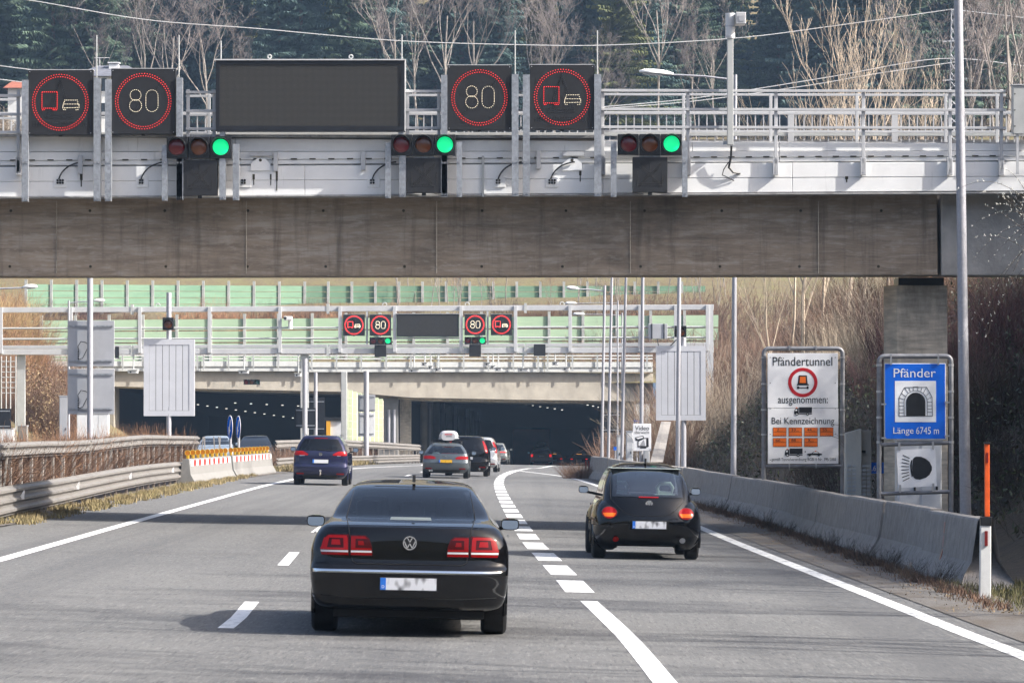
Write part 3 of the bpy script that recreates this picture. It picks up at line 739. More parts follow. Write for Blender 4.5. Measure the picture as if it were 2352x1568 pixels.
lane_control(417.6, 499.5, 368, 449, SY-.02, 'unlit square lane display with dotted cross below the signal next to an 80 display')
lane_control(933, 1014, 362.6, 443, SY-.02, 'unlit square lane display with dotted cross, middle of three under the bridge signals')
lane_control(1453, 1533, 361, 441.6, SY-.02, 'unlit square lane display with dotted cross below the signal at the open railing')

# camera mast on the bridge, with its street lamp behind
t = thing('camera_mast', 'white square mast with drum and boxy camera fixed to the bridge railing', 'mast', V(1677, 334, BY-.3))
MB().bar(V(1677, 334, BY-.25), V(1677, 86, BY-.25), .12, .12, (0, 1, 0)).build('mast_tube', M['rail_light'], t, bevel=.01)
c = V(1677, 60, BY-.25); zt, zb = V(0, 31, BY-.25).z, V(0, 88, BY-.25).z
MB().tube([(c.x, BY-.25, zb), (c.x, BY-.25, zt)], .092, 20).build('drum', M['white_cam'], t, True)
for z in (zb+.02, zb+.22): MB().tube([(c.x, BY-.25, z), (c.x, BY-.25, z+.015)], .098, 20).build('drum_band', M['rail_paint'], t, True)
a, b = V(1689, 58, BY-.25), V(1711.6, 31, BY-.25)
MB().box((a.x, BY-.5, a.z), (b.x, BY-.08, b.z)).build('camera_box', M['rail_paint'], t, bevel=.012)
MB().box((a.x+.05, BY-.508, a.z+.05), (b.x-.03, BY-.5, b.z-.07)).build('camera_window', M['grey_board'], t)
MB().box((c.x-.13, BY-.19, V(0, 334, BY).z), (c.x+.0, BY-.05, V(0, 326, BY).z)).build('foot_clamp', M['galv'], t)
t = thing('junction_box', 'pale grey steel box at the bridge railing by the frame edge', 'box', V(2345, 308, BY))
a, b = V(2327, 308, BY-.25), V(2400, 196, BY-.25)
MB().box((a.x, BY-.25, a.z), (b.x, BY+.05, b.z)).build('cabinet', M['rail_light'], t, bevel=.012)
MB().box((a.x-.02, BY-.27, b.z), (b.x+.02, BY+.07, b.z+.02)).build('lid', M['rail_paint'], t)
for py in (216, 253, 290): MB().disc(V(2331, py, BY-.252), .015, depth=.012, n=8).build('screw', M['cable'], t)
MB().bar(V(2337, 400, BY-.2), V(2337, 308, BY-.2), .05, .05, (0, 1, 0)).build('bracket', M['rail_paint'], t)

def street_lamp(pts, r0, r1, label, arm=None, head_len=.85, group='street lamps'):
    """pts: base and top; arm: (attach point, head centre point)"""
    base = Vector(pts[0]); t = thing('street_lamp', label, 'street lamp', base)
    MB().tube([base, Vector(pts[0]) + (Vector(pts[-1])-Vector(pts[0]))*.5, pts[-1]], [r0, (r0+r1)/2, r1], 16).build('pole', M['galv_pole'], t, True)
    MB().tube([base, base+Vector((0, 0, .02))], r0*1.8, 16).build('base_plate', M['galv'], t)
    if arm:
        a, h = Vector(arm[0]), Vector(arm[1]); d = (h-a).normalized()
        MB().tube([a, a+(h-a)*.5+Vector((0, 0, .03)), h], r1*.55, 8).build('arm', M['galv_pole'], t, True)
        lamp_head(t, h, d, head_len)
    return t
def lamp_head(t, h, d, L):
    s = d.cross(Vector((0, 0, 1))).normalized(); u = s.cross(d).normalized()
    mb = MB(); N = 14; st = [(0, .06, .05), (.1, .10, .08), (.3, .15, .115), (.6, .165, .12), (.85, .14, .10), (1.0, .05, .04)]
    for f, w, hh in st:
        for j in range(N):
            a = 2*math.pi*j/N; zz = math.sin(a)*hh*(1.0 if math.sin(a) > 0 else .28)
            mb.v.append(tuple(h + d*(f*L) + s*(math.cos(a)*w) + u*zz))
    for i in range(len(st)-1):
        for j in range(N): mb.f.append((i*N+j, i*N+(j+1) % N, (i+1)*N+(j+1) % N, (i+1)*N+j))
    mb.f += [tuple(range(N)), tuple(range((len(st)-1)*N, len(st)*N))]
    hd = mb.build('lamp_head', M['lamp_white'], t, True, 60)
    mb = MB()
    for f0, f1 in ((.3, .9),):
        c = h + d*(.6*L) - u*.035
        mb.prism([c + d*(L*.28) + s*.11, c + d*(L*.28) - s*.11, c - d*(L*.28) - s*.12, c - d*(L*.28) + s*.12], -u*.025)
    mb.build('lamp_glass', M['lamp_glass'], hd)
def gp(px, Y, off=0):     # ground point below frame column px, Y ahead
    X = (px-1176)*Y/FPX; return Vector((X, Y, bank_z(X, Y) if X > 6.0 else road_z(X, Y)))
def pole_top(px, py, Y): return V(px, py, Y)
street_lamp([gp(2218, 74), V(2199, -160, 74)], .105, .075, 'tall grey lamp pole rising past the blue tunnel sign', (V(2199, -150, 74), V(1990, -185, 74)))
street_lamp([gp(1684, 115), V(1689, 172, 115)], .085, .05, 'grey lamp pole beside the white tunnel sign, lamp left of the camera mast', (V(1688, 184, 115), V(1547, 172, 115)), .98)
street_lamp([gp(1556, 142), V(1562, 420, 142)], .085, .06, 'grey lamp pole in front of the louvred board', (V(1562, 425, 142), V(1460, 415, 142)))
street_lamp([gp(1472, 165), V(1478, 470, 165)], .085, .06, 'grey lamp pole carrying the video sign', (V(1478, 475, 165), V(1390, 467, 165)))
street_lamp([gp(1427, 172), V(1441, 500, 172)], .075, .05, 'slanted grey lamp pole between the video sign pole and its thinner neighbours', (V(1441, 505, 172), V(1370, 498, 172)))
street_lamp([gp(1396, 178), V(1408, 520, 178)], .07, .05, 'second slim grey pole from the barrier end', (V(1408, 525, 178), V(1330, 520, 178)))
street_lamp([gp(1381, 184), V(1389, 655, 184)], .07, .06, 'slim grey pole standing at the barrier end with highest lamp above the far gantry', (V(1388, 669, 184), V(1330, 664, 184)), .6)
street_lamp([gp(1418, 225), V(1419, 690, 225)], .05, .04, 'thin far pole whose lamp touches the far gantry top beam', (V(1419, 696, 225), V(1324, 697, 225)), .65)
street_lamp([gp(1428, 240), V(1429, 718, 240)], .05, .04, 'thin far pole with lamp just below the far gantry top beam', (V(1429, 724, 240), V(1342, 722, 240)), .68)
street_lamp([gp(-60, 150), V(-60, 660, 150)], .08, .06, 'lamp reaching in from the frame edge under the bridge', (V(-60, 668, 150), V(52, 661, 150)), .55)
street_lamp([gp(158, 200), V(158, 690, 200)], .07, .05, 'small lamp behind the sign-back pole above the far gantry', (V(158, 696, 200), V(215, 692, 200)), .55)
# ------------------------------------------------------------------ far sign gantry
GY = 233.0
gan = thing('sign_gantry', 'grey steel sign gantry with pipe rails spanning in front of the tunnel portals', 'gantry', (0, GY, 0))
def gyl(l, r, x): return l + (r - l) * x / 1630
def gbeam(x0, x1, yl, yr, h, d, Y, name, m=None):
    a, b = V(x0, gyl(yl, yr, x0), Y), V(x1, gyl(yl, yr, x1), Y)
    return MB().bar(a, b, d, h).build(name, m or M['rail_paint'], gan, bevel=.015)
spl = [-160, 303, 753, 1207, 1640]
for a, b in zip(spl, spl[1:]):
    gbeam(a+1, b-1, 712, 705.5, .30, .35, GY, 'top_beam'); gbeam(a+1, b-1, 808.5, 803, .32, .35, GY, 'bottom_beam')
    gbeam(a+1, b-1, 797.5, 791, .20, .2, GY+1.3, 'rear_beam')
for a in spl[1:-1]:
    for yl, yr in ((712, 705.5), (808.5, 803)):
        c = V(a, gyl(yl, yr, a), GY-.2); MB().box((c.x-.08, GY-.2, c.z-.28), (c.x+.08, GY+.2, c.z+.28)).build('flange', M['rail_light'], gan)
for yl, yr in ((754, 750.5), (778.5, 774.5)):
    for x0, x1 in ((-160, 782), (1190, 1620)):
        a, b = V(x0, gyl(yl, yr, x0), GY-.2), V(x1, gyl(yl, yr, x1), GY-.2); MB().tube([a, b], .055, 8).build('pipe_rail', M['rail_light'], gan, True)
    a, b = V(907, gyl(778.5, 774.5, 907), GY-.2), V(1058, gyl(778.5, 774.5, 1058), GY-.2)
MB().tube([a, b], .055, 8).build('pipe_rail', M['rail_light'], gan, True)
for px in (2, 163, 321, 481, 643, 781, 906.5, 1059, 1184, 1309.5, 1470, 1552, 1625):
    MB().bar(V(px, gyl(812, 806, px), GY-.23), V(px, gyl(706, 700, px), GY-.23), .20, .12, (0, 1, 0)).build('upright', M['rail_paint'], gan, bevel=.01)
for px in (843, 1120):
    MB().bar(V(px, 790, GY-.1), V(px, 705, GY-.1), .11, .1, (0, 1, 0)).build('upright', M['rail_paint'], gan)
for px, yt in ((49, 850), (700, 850)):
    g = gp(px, GY-1); top = V(px, 806, GY+.3)
    MB().bar((top.x, GY+.3, g.z), top, .45, .4, (0, 1, 0)).build('leg', M['rail_light'], gan)
MB().bar((V(1630, 800, GY).x, GY, 2.5), V(1630, 700, GY), .4, .4, (0, 1, 0)).build('leg', M['rail_paint'], gan)
for px in (363, 1073, 617.5+865*.3075, 1291): 
    c = V(px, gyl(703, 697, px), GY); mb = MB()
    mb.tube([(c.x+.12*math.cos(R(180*i/8)), GY, c.z-.02+.14*math.sin(R(180*i/8))) for i in range(9)], .03, 6); mb.build('lifting_eye', M['rail_light'], gan, True)
def zr(q, x0, x1, y0, y1):
    a, b = q(x0, y0), q(x1, y1); return a[0], b[0], a[1], b[1]
led_sign(*zr(q6, 555, 717, 283, 442), GY-.35, 'truck', 'small far display with red truck and white car, leftmost on the far gantry', dot=.021, n_ring=48)
led_sign(*zr(q6, 753, 913, 283, 442), GY-.35, '80', 'small far 80 display left of the far gantry\'s matrix board', dot=.021, n_ring=48)
led_sign(*zr(q6, 1462, 1620, 280, 438), GY-.35, '80', 'small far 80 display right of the far gantry\'s matrix board', dot=.021, n_ring=48)
led_sign(*zr(q6, 1658, 1817, 280, 438), GY-.35, 'truck', 'small far display with red truck and white car, rightmost on the far gantry', dot=.021, n_ring=48)
matrix_board(*zr(q6, 955, 1420, 279, 448), GY-.35, 'black matrix message board in the middle of the far gantry', .05, M['matrix_far'], big=False)
def sig_far(x0, x1, y0, y1, cs, label):
    return signal(*zr(q6, x0, x1, y0, y1), GY-.4, [q6(c, (y0+y1)/2) for c in cs], 6.2, label)
sig_far(752, 920, 452, 508, (780, 834, 889), 'small three-lamp signal showing green under the left far 80 display')
sig_far(1462, 1622, 450, 505, (1487, 1541, 1595), 'small three-lamp signal showing green under the right far 80 display')
lane_control(*zr(q6, 790, 877, 510, 598), GY-.4, 'small unlit lane display under the left far gantry signal', True)
lane_control(*zr(q6, 1497, 1585, 507, 597), GY-.4, 'small unlit lane display under the right far gantry signal', True)
lane_control(*zr(q7, 258, 346, 505, 592), GY-.4, 'small unlit lane display on bare gantry beam near the lamp poles', True)
lane_control(*zr(q5, 690, 714, 420, 490), GY-.4, 'narrow unlit display on the far gantry behind the sign backs', True)

# cameras hanging from the gantry
def hang_cam(px, py, label, q=q6, w=.34, drop=.0, y0=578):
    c = V(*q(px, py), GY-.3); top = V(*q(px, y0), GY-.1)
    t = thing('traffic_camera', label, 'camera', c)
    MB().box((c.x-w/2, GY-.75, c.z-.09), (c.x+w/2, GY-.1, c.z+.09)).build('camera_body', M['white_cam'], t, bevel=.03)
    MB().box((c.x-w/2-.03, GY-.85, c.z+.09), (c.x+w/2+.03, GY-.1, c.z+.115)).build('sun_shield', M['rail_light'], t)
    MB().disc((c.x-w*.2, GY-.755, c.z-.01), .05, n=10, depth=.01).build('camera_lens', M['cable'], t)
    MB().tube([c+Vector((0, .1, .1)), Vector((c.x, GY-.1, top.z))], .04, 6).build('hanger', M['rail_light'], t)
    return t
hang_cam(1085, 703, 'wide white camera hanging lowest under the far gantry matrix board', w=.62)
hang_cam(1165, 655, 'small white camera on a short hanger, second under the far matrix board')
hang_cam(1210, 680, 'white camera third along under the far matrix board', w=.26)
hang_cam(1265, 695, 'flat white camera fourth along under the far matrix board', w=.40)
hang_cam(1635, 655, 'small white camera on a short hanger below the right far 80 display')
hang_cam(1675, 678, 'white camera second along below the far truck display', w=.26)
hang_cam(1715, 693, 'flat white camera third along below the far truck display', w=.40)
hang_cam(1900, 698, 'wide white camera hanging right of all the far displays', w=.62)
hang_cam(220, 735, 'white camera hanging deep on a long pole over the left tunnel mouth', w=.35)
hang_cam(418, 650, 'small white camera near the lamp poles under the far gantry', q=q7)
hang_cam(500, 690, 'flat white camera nearest the lamp poles under the far gantry', q=q7, w=.4)
hang_cam(800, 572, 'white camera hanging behind the sign backs', q=q5, w=.55, y0=470)
hang_cam(1465, 573, 'white camera hanging above the small unlit signal at the tunnel', q=q5, w=.55, y0=470)
t = thing('pan_camera', 'white camera standing on the far gantry pipes left of the far displays', 'camera', V(*q6(155, 380), GY-.3))
c = V(*q6(150, 310), GY-.3); MB().box((c.x-.28, GY-.6, c.z-.13), (c.x+.2, GY-.1, c.z+.1)).build('camera_body', M['white_cam'], t, bevel=.02)
MB().tube([(c.x+.08, GY-.3, V(*q6(0, 392), GY).z), (c.x+.08, GY-.3, c.z-.1)], .12, 10).build('stand', M['white_cam'], t)
MB().disc((c.x-.2, GY-.605, c.z-.02), .09, n=12, depth=.02).build('camera_lens', M['cable'], t)
signal(*zr(q5, 1462, 1560, 617, 648), 285, [q5(1478, 632), q5(1511, 632), q5(1545, 632)], 5.0, 'small unlit three-lamp signal hanging over the left tunnel mouth', lit=-1)
t = thing('equipment_box', 'grey equipment box with cables hung on the gantry by the lamp poles', 'box', V(*q7(1186, 470), GY-.3))
a, b = V(*q7(1115, 465), GY-.5), V(*q7(1257, 352), GY-.5); MB().box((a.x, GY-.5, a.z), (b.x, GY-.1, b.z)).build('cabinet', M['grey_board'], t, bevel=.02)
for f in (.18, .82): MB().bar((a.x+(b.x-a.x)*f, GY-.52, a.z), (a.x+(b.x-a.x)*f, GY-.52, b.z), .06, .03, (0, 1, 0)).build('strap', M['cable'], t)
MB().tube([(a.x+.5, GY-.52, a.z), (a.x+.6, GY-.52, a.z-.5), (a.x+1.1, GY-.52, a.z-.55), (a.x+1.6, GY-.5, a.z-.05)], .03, 6).build('cable', M['cable'], t, True)

# ------------------------------------------------------------------ tunnel portals
TL, TR = 292.0, 302.0           # distance of the portal face left and right
def ty(px): return TL + (TR - TL) * (px - 180) / 1200
por = thing('tunnel_portal', 'pale concrete portal beam with grey parapet above both dark tunnel mouths', 'tunnel portal', (0, 297, -.6))
def pface(cols, name, m, depth, dy=0.0, bevel=.03):
    """cols: [(px, y_top, y_bottom)]: a beam face following the portal line"""
    mb = MB(); n = len(cols)
    for px, yt, yb in cols:
        Y = ty(px) + dy
        a, b = V(px, yt, Y), V(px, yb, Y)
        mb.v += [tuple(a), tuple(b), (a.x, a.y+depth, a.z), (b.x, b.y+depth, b.z)]
    for i in range(n-1):
        k = 4*i; mb.f += [(k, k+1, k+5, k+4), (k+2, k+6, k+7, k+3), (k, k+4, k+6, k+2), (k+1, k+3, k+7, k+5)]
    mb.f += [(0, 2, 3, 1), (4*n-4, 4*n-3, 4*n-1, 4*n-2)]
    return mb.build(name, m, por, bevel=bevel)
pface([(130, 851, 884), (460, 852, 893), (790, 850, 900), (940, 851, 913), (1180, 853, 918), (1500, 858, 922)], 'portal_beam', M['portal'], 5)
pface([(130, 884, 886), (460, 893.5, 897), (790, 900.5, 905), (940, 913.5, 919), (1180, 918.5, 924), (1500, 922.5, 927)], 'lower_edge', M['pier'], 30, 1.2, 0)
for sec in ((46, 460), (460, 706), (708, 1000), (1000, 1250), (1250, 1500)):
    x0, x1 = sec; o = 0 if x0 < 700 else 2
    pface([(x0+.6, 829+o, 841+o), (x1-.6, 829+o, 841+o)], 'parapet_panel', M['rail_light'], .5, -.6, 0)
    pface([(x0+.6, 841.6+o, 852+o), (x1-.6, 841.6+o, 852+o)], 'parapet_panel', M['rail_light'], .5, -.5, 0)
    pface([(x0+.6, 815, 818), (x1-.6, 815, 818)], 'parapet_rail', M['rail_light'], .1, -.6, 0)
    pface([(x0+.6, 822, 825), (x1-.6, 822, 825)], 'parapet_rail', M['rail_light'], .1, -.6, 0)
    for k in range(int((x1-x0)/57)+1):
        px = x0+8+k*57
        if px < x1: MB().bar(V(px, 850+o, ty(px)-.75), V(px, 814, ty(px)-.75), .11, .1, (0, 1, 0)).build('parapet_post', M['rail_light'], por)
# side wall and pillar work between the mouths
def col(px0, px1, yt, yb, Y, d, name, m, parent, round_=False):
    a, b = V(px0, yb, Y), V(px1, yt, Y); zb = min(a.z, road_z(a.x, Y))
    if round_:
        r = (b.x-a.x)/2; return MB().tube([((a.x+b.x)/2, Y+r, zb), ((a.x+b.x)/2, Y+r, b.z)], r, 14).build(name, m, parent, True)
    return MB().box((a.x, Y, zb), (b.x, Y+d, b.z)).build(name, m, parent, bevel=.02)
col(152, 262, 860, 1040, 293.5, 4, 'abutment', M['portal'], por)
col(1385, 1500, 900, 1080, 303.5, 8, 'abutment', M['portal'], por)
col(918, 944, 913, 1075, 302, 1.6, 'pier', M['pier'], por)
for i, px in enumerate((965, 995, 1024, 1052, 1078)):
    col(px, px+17-i*1.5, 915+i*3.5, 1070, 306+i*13, 1, 'inner_column', M['tunnel_column'], por, True)
    for j in range(3):
        xx = px+20+j*(3.2-i*.3)-i*.5; col(xx, xx+1.4, 921+i*3.5, 1066, 307+i*13, .2, 'light_strip', M['tunnel_strip'], por)
for i in range(7):
    px = 268+i*17.5; col(px, px+2.2, 902+i*3, 1040, 300+i*10, .3, 'light_strip', M['tunnel_strip'], por)
col(262, 272, 893, 1040, 297, 1.5, 'inner_column', M['tunnel_column'], por, True)
# tunnel shells
def shell(x0, x1, Ya, Yb, z1, name, bend=0.0):
    """open-ended dark tube: floor is the road, so only walls, roof and end"""
    mb = MB(); ys = frange(Ya, Yb, 12)
    for y in ys:
        dx = bend*((y-Ya)/(Yb-Ya))**2; zb = road_z((x0+x1)/2, y)-.4
        mb.v += [(x0+dx, y, zb), (x0+dx, y, z1-(y-Ya)*.012), (x1+dx, y, z1-(y-Ya)*.012), (x1+dx, y, zb)]
    for i in range(len(ys)-1):
        k = 4*i; mb.f += [(k, k+1, k+5, k+4), (k+1, k+2, k+6, k+5), (k+2, k+3, k+7, k+6)]
    k = 4*len(ys)-4; mb.f.append((k, k+1, k+2, k+3))
    return mb.build(name, M['tunnel_dark'], por, fix=False)
rx0, rx1 = V(940, 1000, 303).x, V(1386, 1000, 303).x
lx0, lx1 = V(258, 1000, 296).x, V(790, 1000, 296).x
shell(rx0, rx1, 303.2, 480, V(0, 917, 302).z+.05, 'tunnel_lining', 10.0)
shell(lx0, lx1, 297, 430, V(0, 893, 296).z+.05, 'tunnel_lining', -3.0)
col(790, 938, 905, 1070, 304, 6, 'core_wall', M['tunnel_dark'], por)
for (px0, px1, Y) in ((1178, 1262, 436),):
    a, b = V(px0, 1052, Y), V(px1, 985, Y); MB().box((a.x, Y, -2.2), (b.x, Y+.3, b.z)).build('painted_glow_panel', M['tunnel_glow'], por)  # reddish glow of the tunnel lights, painted as a coloured panel
def lamp_row(px0, py0, px1, py1, n, Y0, Y1, what):
    for i in range(n):
        f = i/(n-1); c = V(px0+(px1-px0)*f, py0+(py1-py0)*f, Y0+(Y1-Y0)*f)
        o = MB().box((c.x-.08, c.y, c.z-.03), (c.x+.08, c.y+.2, c.z+.03)).build('tunnel_lamp', M['tunnel_lamp'])
        tag(o, what, 'lamp', what)
lamp_row(*q5(1188, 768), *q5(1758, 848), 11, 320, 345, 'white ceiling lamp deep in the left tunnel, lower row')
lamp_row(*q5(1412, 758), *q5(1790, 776), 5, 312, 322, 'white ceiling lamp in the left tunnel, upper row')
lamp_row(*q7(88, 936), *q7(470, 995), 8, 315, 350, 'white ceiling lamp in the right tunnel, sloping row over the cars')
lamp_row(*q7(620, 950), *q7(742, 975), 4, 315, 330, 'white ceiling lamp in the right tunnel beside the dark gantry leg')
# tiled noise-absorbing wall between the mouths, sign backs on it
t = thing('tiled_noise_wall', 'pale green tiled wall between the two tunnel mouths', 'wall', V(826, 1012, 262))
Yw0, Yw1 = 255.0, 292.0
for i in range(9):
    for j in range(7):
        x0, x1 = 790+i*10.0, 790+(i+1)*10.0-.6; Ya = Yw0+(Yw1-Yw0)*i/9
        yt_ = 893+(x0-790)*.28; y0 = yt_+(1020-yt_)*j/7; y1 = yt_+(1020-yt_)*(j+1)/7-.6
        a, b = V(x0, y1, Ya), V(x1, y0, Ya); MB().box((a.x, Ya, a.z), (b.x, Ya+.3, b.z)).build('tile', M['tile_green'] if 'tile_green' in M else M.setdefault('tile_green', mat('pale_green_tile', (.50, .58, .40), .6, var=.08, vscale=.6)), t)
a, b = V(789, 1022, Yw0+.32), V(880, 893, Yw1); mb = MB().prism([(a.x, Yw0+.33, a.z), (b.x, Yw1+.5, a.z), (b.x, Yw1+.5, V(880, 920, Yw1).z), (a.x, Yw0+.33, V(789, 893, Yw0).z)], (0, .3, 0)); mb.build('backing', M['pier'], t)
def pole_sign_back(px, panels, Y, r, label, ytop, name='sign_on_pole', mm=None):
    base = gp(px, Y); t = thing(name, label, 'road sign', base)
    MB().tube([base, V(px, ytop, Y)], r, 10).build('pole', M['galv_pole'], t, True)
    for (x0, x1, y0, y1, m) in panels:
        a, b = V(x0, y1, Y+.12), V(x1, y0, Y+.12)
        p = MB().box((a.x, Y+.1+r, a.z), (b.x, Y+.16+r, b.z)).build('panel', m, t, bevel=.006)
        for f in (.12, .88): MB().box((a.x+.05, Y+.07+r, a.z+(b.z-a.z)*f-.025), (b.x-.05, Y+.1+r, a.z+(b.z-a.z)*f+.025)).build('bracket', M['galv'], p)
    return t
P = lambda q, x0, x1, y0, y1, m: (*zr(q, x0, x1, y0, y1), M[m])
pole_sign_back(q6(728, 0)[0], [P(q6, 665, 795, 882, 1010, 'grey_board'), P(q6, 667, 790, 1015, 1195, 'cabinet_pale')], 245, .16, 'grey sign backs on a pole before the green tiled wall', q6(0, 706)[1])
pole_sign_back(q6(270, 0)[0], [P(q6, 197, 350, 980, 1130, 'black_box')], 225, .14, 'square black sign board on a grey pole above the blue people carrier', q6(0, 612)[1])
pole_sign_back(q6(350, 0)[0], [P(q6, 283, 418, 902, 1168, 'black_box')], 240, .11, 'tall black sign board on the rearmost grey pole above the blue people carrier', q6(0, 716)[1])
pole_sign_back(q7(772, 0)[0], [P(q7, 768, 910, 1015, 1163, 'black_box')], 232, .06, 'dark square board at the right tunnel mouth behind the lamp poles', q7(0, 1000)[1])
t = thing('barrier_cabinet', 'white cabinet with yellow edge left of the tiled wall', 'cabinet', V(*q6(485, 1190), 250))
a, b = V(*q6(430, 1230), 250), V(*q6(545, 1075), 250); MB().box((a.x, 250, a.z), (b.x, 250.6, b.z)).build('cabinet', M['cabinet_pale'], t, bevel=.02)
MB().box((a.x, 249.9, a.z), (a.x+.25, 250, b.z)).build('yellow_edge', M['yellow_edge'] if 'yellow_edge' in M else M.setdefault('yellow_edge', mat('orange_yellow_paint', (.75, .38, .02), .5)), t)
MB().box((a.x-.1, 249.88, b.z), (b.x+.1, 250.6, b.z+.2)).build('lid', M['cable'], t)
MB().bar(V(617.5+562*.3075, 1015, 248), V(617.5+562*.3075, 853, 248), .36, .4, (0, 1, 0)).build('gantry_leg', M['rail_light'], gan, bevel=.03)
# sunlit pillar beyond the tiled wall
t = thing('sunlit_pillar', 'sunlit concrete pillar with downpipes between the tunnel mouths', 'pillar', V(892, 1020, 300))
col(869, 914, 914, 945, 299, 2, 'pillar_head', M['jersey_new'], t); col(871, 890, 944, 1030, 299.5, 1.5, 'pillar_shaft', M['jersey_new'], t); col(897, 913, 944, 1030, 299.5, 1.5, 'pillar_shaft', M['jersey_new'], t)
for px in (893, 905): MB().tube([V(px, 1030, 299), V(px, 940, 299)], .12, 8).build('downpipe', M['galv_pole'], t)

# noise barriers on the slope above the portals
def noise_wall(p0, p1, base, top, n, label, m, Yoff=0, half=True):
    """wall between frame columns; p = (px, Y)"""
    (xa, Ya), (xb, Yb) = p0, p1
    t = thing('noise_barrier', label, 'noise barrier', V(xa, base[0], Ya))
    for i in range(n):
        f0, f1 = i/n, (i+1)/n
        A = V(xa+(xb-xa)*f0, base[0]+(base[1]-base[0])*f0, Ya+(Yb-Ya)*f0); B = V(xa+(xb-xa)*f1, base[0]+(base[1]-base[0])*f1, Ya+(Yb-Ya)*f1)
        At = V(xa+(xb-xa)*f0, top[0]+(top[1]-top[0])*f0, Ya+(Yb-Ya)*f0); Bt = V(xa+(xb-xa)*f1, top[0]+(top[1]-top[0])*f1, Ya+(Yb-Ya)*f1)
        for k in range(4):
            q = lambda P0, P1, f: P0 + (P1-P0)*f
            fa, fb = k/4+.012, (k+1)/4-.012
            MB().prism([q(A, At, fa), q(B, Bt, fa), q(B, Bt, fb), q(A, At, fb)], (0, .12, 0)).build('panel', m, t)
        MB().bar(A+Vector((0, -.08, -1)), At+Vector((0, -.08, .35)), .22, .2, (0, 1, 0)).build('post', M['noise_post'], t)
    return t
noise_wall((-60, 312), (1650, 322), (842, 842), (736, 722), 22, 'long pale green noise barrier on top of the tunnel portals', M['noise_green'])
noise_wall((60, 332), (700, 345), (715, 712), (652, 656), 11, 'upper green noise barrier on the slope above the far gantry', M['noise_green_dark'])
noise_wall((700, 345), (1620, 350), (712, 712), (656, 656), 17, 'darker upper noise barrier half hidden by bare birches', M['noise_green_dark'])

# ------------------------------------------------------------------ left-hand furniture
LY = 120.0
t = pole_sign_back(207, [(155, 262, 736, 841, M['grey_board']), (155, 262, 847, 951, M['grey_board'])], LY, .088, 'thick grey pole carrying two square sign backs with cables, one above the other', 600)
for oy in (0, 112):
    for pts in ([(181, 806), (179, 795), (186, 784), (196, 786), (202, 790)], [(180, 826), (190, 822), (196, 810), (204, 793)]):
        MB().tube([V(x, y_+oy, LY+.12) for x, y_ in pts], .012, 6).build('cable', M['cable'], t, True)
    for k in range(5): MB().disc(V(180, 808+k*5+oy, LY+.18), .025, depth=.03, n=8).build('gland', M['cable'], t)
def louvre_board(px0, px1, py0, py1, Y, pole_px, label, lines, ytop):
    base = gp(pole_px, Y); t = thing('prism_sign', label, 'road sign', base)
    MB().tube([base, V(pole_px, ytop, Y+.3)], .10, 12).build('pole', M['galv_pole'], t, True)
    a, b = V(px0, py1, Y), V(px1, py0, Y); bw = (b.x-a.x)*.105
    fr = MB(); fr.box((a.x, Y, a.z), (a.x+bw, Y+.18, b.z)); fr.box((b.x-bw, Y, a.z), (b.x, Y+.18, b.z)); fr.box((a.x+bw, Y, b.z-bw*1.05), (b.x-bw, Y+.18, b.z)); fr.box((a.x+bw, Y, a.z), (b.x-bw, Y+.18, a.z+bw))
    fr.build('frame', M['grey_board_pale'], t)
    MB().box((a.x+.02, Y+.06, a.z+.02), (b.x-.02, Y+.2, b.z-.02)).build('backing', M['cable'], t)
    n = lines; x0, x1 = a.x+bw, b.x-bw
    for i in range(n):
        l, r = x0+(x1-x0)*i/n, x0+(x1-x0)*(i+1)/n
        MB().box((l+.009, Y+.012, a.z+bw+.008), (r-.009, Y+.05, b.z-bw*1.05-.008)).build('slat', M['grey_board_pale'], t)
    return t
louvre_board(330, 447, 779, 955, 160, 388, 'tall pale grey board of upright slats on a pole above the hedge', 6, 672)
louvre_board(1507, 1621, 794, 965, 152, 1570, 'tall pale grey board of upright slats behind a lamp pole on the ramp', 6, 775)
def one_lamp(px0, px1, py0, py1, Y, label):
    return signal(px0, px1, py0, py1, Y, [((px0+px1)/2, (py0+py1)/2+1)], (px1-px0)*.36, label, lit=-1)
one_lamp(373, 399, 729, 758, 159.8, 'single unlit black warning lamp on the pole above the slatted board by the hedge')
one_lamp(1549, 1577, 748, 774, 151.8, 'single unlit black warning lamp above the slatted board on the ramp')
t = thing('lattice_mast', 'thin lattice ladder mast beside the far gantry leg at the frame edge', 'mast', gp(38, 215))
for px in (3, 14, 24, 36): MB().tube([gp(px, 215), V(px, 818, 215)], .035, 5).build('stile', M['rail_light'], t)
for k in range(7): MB().tube([V(3, 830+k*12, 215), V(36, 830+k*12, 215)], .025, 5).build('rung', M['rail_light'], t)
t = pole_sign_back(-12, [(-40, 25, 938, 984, M['black_box'])], 190, .07, 'black square board cut by the frame edge above the guardrail', 820)
